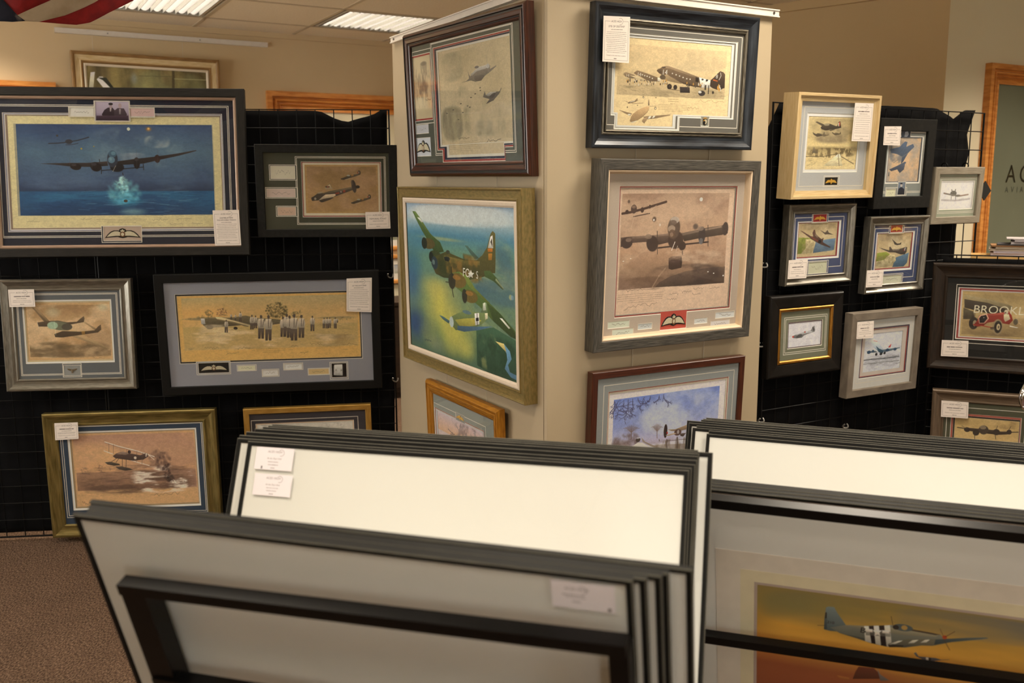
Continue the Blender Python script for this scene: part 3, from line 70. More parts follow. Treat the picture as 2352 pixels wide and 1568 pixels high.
'Q1':[['R',[22,76,962,650],[[0,[238,206,156]],[0.5,[246,214,160]],[0.6,[226,196,146]],[1,[206,180,138]]]],['N',[371,71,971,341],0.3,0.7,[188,168,138],0.5,0.22,[1.4,1]],['N',[17,71,963,653],0.3,0.35,[206,182,142],0.5,0.25,[1,1]],['N',[23,519,964,658],0.05,0.6,[160,142,108],0.5,0.2,[4,1]],['H',[29,542,961,647],150,31.8,[140,122,94],0.45,0.06,2.8],['P',[150,126,98],1,[70,418,78,398,94,392,145,411,170,429,171,456,126,460,85,440]],['P',[206,182,140],1,[50,451,121,460,136,477,96,473]],['P',[134,110,84],1,[154,397,166,380,184,364,245,384,345,425,379,440,378,475,305,481,264,469,211,432,170,411]],['P',[212,190,150],1,[122,426,186,434,248,464,244,486,187,462]],['P',[236,222,196],1,[356,431,383,439,381,475,357,470]],['P',[116,94,72],1,[345,352,356,334,375,324,393,301,424,292,450,292,586,344,696,392,752,411,825,427,832,520,746,521,674,514,624,501,537,473,445,424,396,403,364,379]],['P',[160,134,104],0.8,[393,302,450,292,586,344,752,411,747,425,576,367,457,320,404,316]],['P',[84,66,52],0.8,[444,413,536,456,634,488,745,512,674,514,624,501,537,473]],['P',[104,84,64],1,[348,352,368,328,391,327,388,382,369,378]],['P',[60,50,44],1,[392,310,419,303,422,313,394,318]],['P',[240,232,214],1,[719,399,825,427,832,520,740,520]],['P',[60,50,44],1,[744,412,763,417,756,435,742,431]],['P',[60,50,44],1,[783,418,805,421,795,443,781,444]],['P',[70,58,50],1,[772,481,788,483,788,545,774,543]],['P',[120,96,74],1,[733,484,747,486,745,519,732,517]],['P',[250,244,230],1,[782,451,789,466,801,466,792,478,797,495,784,484,772,497,775,479,767,468,778,467]],['P',[78,62,50],1,[824,427,851,394,883,344,909,311,938,321,955,346,957,511,891,537,846,519,822,499]],['P',[112,90,72],0.5,[916,323,938,325,954,349,953,401,913,397]],['L',[236,226,206],1,4.33,[913,329,918,367,902,416]],['P',[196,100,50],1,[847,413,889,424,890,441,847,428]],['T',[240,232,214],'8',870,400,49.4],['T',[244,236,218],'14',390,395,62.8],['T',[240,230,210],'14',182,428,44.5],['T',[240,230,210],'14',90,443,34.4],['P',[168,142,106],1,[386,404,443,388,514,436,576,483,559,488,483,474,409,451]],['P',[112,92,72],1,[438,392,454,395,569,478,553,472]],['E',[104,86,66],1,400,424,27.2,29.6,0,0.15],['E',[56,46,40],1,462,529,22.2,34.2,0,0.15],['E',[80,68,56],1,465,522,9.5,17.1,0,0.15],['E',[60,50,44],1,513,533,18.1,30,0,0.15],['P',[52,42,36],1,[688,399,718,408,715,460,688,452]],['P',[64,54,50],1,[552,526,639,523,644,590,557,592]],['E',[64,56,52],1,751,588,33.1,35,0,0.15],['E',[220,212,200],1,734,575,16.5,16,0,0.15],['L',[56,46,40],1,7.14,[811,493,810,588]],['E',[56,46,40],1,853,572,10.1,19.1,0,0.15],['L',[90,74,58],0.7,4.75,[449,555,551,569]],['E',[240,232,212],0.9,482,374,6.9,9.2,0,0.15],['E',[240,232,212],0.9,515,386,6.9,9.2,0,0.15],['E',[240,232,212],0.9,545,398,6.9,9.3,0,0.15],['E',[240,232,212],0.9,577,413,7,9.3,0,0.15],['E',[240,232,212],0.9,610,425,7,9.3,0,0.15],['E',[240,232,212],0.9,640,429,7,9.3,0,0.15],['E',[240,232,212],0.9,227,410,6.6,9,0,0.15],['E',[240,232,212],0.9,247,419,6.6,9.1,0,0.15],['E',[240,232,212],0.9,267,424,6.7,9.1,0,0.15],['E',[240,232,212],0.9,288,433,6.7,9.1,0,0.15],['E',[240,232,212],0.9,312,445,6.7,9.1,0,0.15],['E',[226,214,192],0.9,178,477,4.1,13,0,0.15],['E',[110,96,78],0.9,127,474,4,17.2,0,0.15],['E',[60,52,46],0.9,380,506,4.2,13.6,0,0.15],['E',[92,80,66],0.9,223,515,4.1,10.9,0,0.15],['E',[200,150,80],0.9,430,459,4.2,16.4,0,0.15],['E',[200,150,80],0.9,164,490,4,9.2,0,0.15],['E',[110,96,78],0.9,310,504,4.1,10.9,0,0.15],['E',[110,96,78],0.9,183,487,4.1,16.5,0,0.15],['E',[200,150,80],0.9,99,492,4,16.5,0,0.15],['E',[110,96,78],0.9,275,490,4.1,11.2,0,0.15],['E',[200,150,80],0.9,254,481,4.1,16.4,0,0.15],['E',[200,150,80],0.9,111,477,4,13.3,0,0.15],['E',[60,52,46],0.9,325,505,4.1,18.3,0,0.15],['E',[60,52,46],0.9,165,496,4,14.5,0,0.15],['E',[226,214,192],0.9,251,478,4.1,15.7,0,0.15],['E',[200,150,80],0.9,209,502,4.1,9.4,0,0.15],['E',[110,96,78],0.9,118,487,4,14.3,0,0.15],['E',[60,52,46],0.9,179,490,4.1,11.2,0,0.15],['E',[92,80,66],0.9,106,495,4,17,0,0.15],['E',[200,150,80],0.9,436,502,4.2,8.7,0,0.15],['E',[226,214,192],0.9,199,527,4.1,16.8,0,0.15],['E',[92,80,66],0.9,405,500,4.2,11.4,0,0.15],['E',[60,52,46],0.9,163,498,4,10.8,0,0.15],['E',[110,96,78],0.9,307,473,4.1,8.5,0,0.15],['E',[200,150,80],0.9,112,484,4,18,0,0.15],['E',[60,52,46],0.9,297,491,4.1,12.6,0,0.15],['E',[92,80,66],0.9,169,475,4,15.5,0,0.15],['E',[110,96,78],0.9,307,522,4.1,8.8,0,0.15],['E',[92,80,66],0.9,268,481,4.1,9.6,0,0.15],['E',[226,214,192],0.9,283,511,4.1,14.8,0,0.15],['E',[226,214,192],0.9,166,483,4,12.3,0,0.15],['E',[60,52,46],0.9,110,499,4,14.6,0,0.15],['E',[60,52,46],0.9,246,480,4.1,8.7,0,0.15],['E',[60,52,46],0.9,185,485,4.1,15.9,0,0.15],['E',[200,150,80],0.9,242,483,4.1,8.9,0,0.15],['E',[110,96,78],0.9,426,492,4.2,12.5,0,0.15],['E',[92,80,66],0.9,416,498,4.2,13.4,0,0.15],['E',[110,96,78],0.9,129,486,4,17,0,0.15],['E',[226,214,192],0.9,424,478,4.2,16.4,0,0.15],['E',[110,96,78],0.9,324,512,4.1,10.6,0,0.15],['E',[200,150,80],0.9,381,508,4.2,17.6,0,0.15],['E',[200,150,80],0.9,435,462,4.2,18,0,0.15],['E',[110,96,78],0.9,331,465,4.1,9.7,0,0.15],['E',[92,80,66],0.9,441,497,4.2,17.2,0,0.15],['E',[226,214,192],0.9,339,490,4.2,15.8,0,0.15],['E',[92,80,66],0.9,425,471,4.2,10.6,0,0.15],['E',[200,150,80],0.9,152,508,4,9.5,0,0.15],['E',[60,52,46],0.9,384,507,4.2,13.9,0,0.15],['E',[110,96,78],0.9,407,471,4.2,11.8,0,0.15],['E',[226,214,192],0.9,413,505,4.2,17.6,0,0.15],['E',[110,96,78],0.9,250,472,4.1,9.5,0,0.15],['E',[60,52,46],0.9,293,480,4.1,8.8,0,0.15],['E',[92,80,66],0.9,125,525,4,11.2,0,0.15],['E',[110,96,78],0.9,217,473,4.1,12.8,0,0.15],['E',[226,214,192],0.9,169,529,4.1,10.6,0,0.15],['E',[92,80,66],0.9,268,524,4.1,9.2,0,0.15],['E',[200,150,80],0.9,422,506,4.2,13.6,0,0.15],['E',[226,214,192],0.9,249,518,4.1,9.1,0,0.15],['E',[200,150,80],0.9,408,470,4.2,17.7,0,0.15],['E',[110,96,78],0.9,264,473,4.1,10,0,0.15],['E',[206,150,70],0.9,732,492,6,15.3,0,0.15],['E',[206,150,70],0.9,750,471,6.1,13.4,0,0.15],['E',[56,48,44],0.9,926,506,6.2,17.8,0,0.15],['E',[92,80,66],0.9,625,534,6,21.3,0,0.15],['E',[206,150,70],0.9,905,523,6.2,25.5,0,0.15],['E',[206,150,70],0.9,910,497,6.2,23.1,0,0.15],['E',[56,48,44],0.9,637,498,6,21.2,0,0.15],['E',[206,150,70],0.9,902,484,6.2,21.6,0,0.15],['E',[206,150,70],0.9,733,492,6.1,16.3,0,0.15],['E',[92,80,66],0.9,625,504,6,23,0,0.15],['E',[226,214,192],0.9,719,482,6,21.2,0,0.15],['E',[226,214,192],0.9,754,482,6.1,21.4,0,0.15],['E',[226,214,192],0.9,919,527,6.2,24.7,0,0.15],['E',[56,48,44],0.9,613,490,5.9,22.2,0,0.15],['E',[226,214,192],0.9,915,530,6.2,19.2,0,0.15],['E',[92,80,66],0.9,904,498,6.2,15.4,0,0.15],['E',[226,214,192],0.9,910,498,6.2,20.9,0,0.15],['E',[206,150,70],0.9,893,511,6.2,25.1,0,0.15],['E',[92,80,66],0.9,913,530,6.2,14,0,0.15],['E',[206,150,70],0.9,613,481,5.9,11.8,0,0.15],['E',[206,150,70],0.9,614,472,5.9,12.7,0,0.15],['E',[56,48,44],0.9,930,511,6.2,22.5,0,0.15],['E',[92,80,66],0.9,691,507,6,22,0,0.15],['E',[206,150,70],0.9,671,484,6,18.5,0,0.15],['E',[206,150,70],0.9,898,505,6.2,24.4,0,0.15],['E',[206,150,70],0.9,909,536,6.2,24.7,0,0.15],['P',[196,160,116],1,[138,943,146,900,161,864,198,823,233,795,273,771,297,771,295,800,271,844,231,896,201,940,161,964,143,958]],['P',[150,120,86],0.8,[201,940,231,896,271,844,295,800,286,836,246,895]],['P',[250,232,200],1,[148,960,201,940,186,955,156,970]],['P',[150,124,94],1,[45,828,61,830,153,861,141,889,92,860]],['P',[150,124,94],1,[246,895,287,886,481,856,480,868,341,912,278,922]],['P',[176,146,110],1,[238,945,252,909,288,893,279,936,259,973]],['P',[150,124,96],1,[286,761,287,701,292,686,298,757]],['L',[200,170,130],1,4,[299,771,356,764]],['P',[240,228,206],1,[298,887,319,883,307,914,286,917]],['P',[240,228,206],1,[334,881,352,878,340,906,322,910]],['P',[240,228,206],1,[118,869,140,866,146,879,123,887]],['P',[150,124,94],1,[114,743,129,725,179,704,194,679,197,710,179,725,149,741,119,748]],['L',[170,140,106],1,3.23,[98,727,119,732]],['L',[170,140,106],1,3.91,[150,748,244,735]],['P',[236,222,196],1,[131,728,174,708,174,715,134,735]],['E',[96,78,58],0.8,243,668,10.3,16.9,0,0.6],['E',[250,236,206],1,243,670,4.6,7,0,0.15],['E',[96,78,58],0.8,350,665,6.3,9.9,0,0.6],['E',[96,78,58],0.8,349,790,12.6,22.8,0,0.6],['E',[250,236,206],1,350,791,5.8,10,0,0.15],['E',[96,78,58],0.8,113,790,7.1,12.6,0,0.6],['E',[96,78,58],0.7,197,763,6.1,7,0,0.15],['D',[170,138,96],[376,735,646,827],5],['D',[150,120,84],[459,663,546,740],3],['S',[190,156,110],726,683,958,20.8,3.54],['S',[190,156,110],624,767,730,20.7,3.49]],
'Q2':[['R',[17,43,952,799],[[0,[176,140,112]],[0.25,[196,160,128]],[0.6,[190,150,118]],[0.8,[160,126,98]],[1,[118,92,74]]]],['N',[14,43,954,800],0.22,0.6,[160,128,106],0.5,0.22,[1.5,1]],['N',[14,43,954,800],0.12,0.6,[208,174,142],0.56,0.15,[2,1]],['P',[104,84,70],1,[326,797,359,761,450,717,591,681,785,663,954,661,956,800,550,801]],['N',[226,618,955,809],0.08,0.7,[72,58,52],0.52,0.2,[2,1]],['N',[17,707,455,820],0.08,0.6,[110,84,66],0.5,0.2,[2,1]],['E',[224,216,200],1,694,92,15.8,17.7,0,0.15],['E',[90,72,62],0.8,71,103,13.1,18.6,0,0.6],['E',[80,64,56],0.8,291,246,22.8,27.6,0,0.6],['E',[240,226,206],1,288,251,6.8,10.6,0,0.15],['E',[226,206,184],0.8,342,292,9.2,12.8,0,0.15],['E',[84,72,66],0.8,658,314,31.4,32.9,0,0.6],['L',[86,66,56],1,16.02,[21,196,92,186,202,160,290,135,386,108]],['E',[90,70,60],1,115,162,26.5,37.5,0,0.15],['E',[150,122,100],0.8,114,145,17.7,12.5,0,0.15],['L',[96,76,64],1,7.81,[116,221,248,198]],['E',[80,62,54],1,59,184,15.3,18.7,0,0.15],['E',[80,62,54],1,185,170,15.6,23,0,0.15],['E',[80,62,54],1,248,145,10.2,16.8,0,0.15],['L',[220,190,160],0.7,3.32,[237,198,302,135]],['L',[220,190,160],0.4,4.55,[98,310,126,206]],['P',[100,80,68],1,[16,383,112,377,224,375,292,374,430,362,440,433,342,451,227,425,115,428,19,459]],['P',[150,124,104],0.7,[112,377,224,375,430,362,431,378,225,393,113,396]],['P',[94,78,66],1,[530,365,678,342,762,326,897,312,952,291,960,379,903,390,767,404,683,414,563,432]],['P',[150,126,106],0.8,[530,367,678,345,897,314,898,328,679,361,537,387]],['L',[76,60,52],1,10.86,[338,477,459,469]],['L',[76,60,52],1,11.27,[577,456,782,445]],['L',[90,74,64],1,6.07,[321,343,332,526]],['L',[90,74,64],1,6.5,[770,306,782,479]],['E',[80,64,56],1,68,426,50.8,48.5,0,0.15],['E',[140,116,98],0.8,82,404,26.6,16.9,0,0.15],['E',[78,62,54],1,284,441,52.6,70.8,-0.5,0.15],['E',[146,122,102],0.8,249,383,31.8,21.3,0,0.15],['E',[78,66,60],1,720,388,34.2,77.4,0,0.15],['E',[150,128,110],0.8,707,332,29.2,19.8,0,0.15],['E',[130,130,130],0.6,714,437,19.6,28.8,0,0.15],['E',[84,70,62],1,934,339,30.3,60.5,0,0.15],['E',[84,66,56],1,486,418,73.1,78.3,0,0.15],['E',[76,60,52],1,548,469,33.4,39.5,0,0.15],['E',[104,84,70],1,465,320,58.6,97.2,0,0.15],['E',[196,176,156],0.9,470,256,42.2,30.1,0,0.15],['E',[120,100,86],0.9,454,277,35.1,23.7,0,0.15],['E',[176,150,126],0.9,445,325,35.1,30.2,0,0.15],['E',[110,86,70],0.9,451,368,32.8,39,0,0.15],['E',[160,130,106],0.8,448,373,16.4,19.5,0,0.15],['L',[236,220,200],1,5.54,[455,502,481,434]],['L',[220,200,176],1,3.48,[495,511,506,468]],['P',[86,66,56],1,[432,566,462,552,542,549,555,596,551,649,465,662,437,651]],['P',[128,102,84],0.7,[432,566,462,552,542,549,544,576,463,578,436,588]],['E',[70,54,46],1,544,601,9.6,48.6,0,0.15],['L',[70,54,46],1,8.43,[551,513,554,541]],['N',[7,500,961,652],0.07,0.5,[226,196,164],0.6,0.12,[3,1]],['E',[250,240,220],0.9,46,571,8.8,4.2,0,0.15],['E',[250,240,220],0.9,107,553,6.7,4.3,0,0.15],['E',[250,240,220],1,797,696,7.5,5.7,0,0.15],['E',[250,240,220],1,851,712,7.5,5.7,0,0.15],['E',[250,240,220],1,943,737,7.7,6.9,0,0.15],['L',[200,166,134],0.4,10.22,[303,795,356,706,411,643]],['D',[150,120,96],[15,833,403,917],5],['S',[110,86,70],79,809,321,8.8,3.29],['S',[130,104,84],67,935,348,28.4,3.29],['S',[150,122,100],457,864,536,14.6,3.49],['S',[150,122,100],566,850,653,11,3.55],['S',[150,122,100],672,835,764,14.8,3.61],['S',[150,122,100],821,837,916,9.3,3.69],['S',[150,122,100],662,878,743,11.1,3.61],['S',[150,122,100],441,906,522,10.9,3.49]],
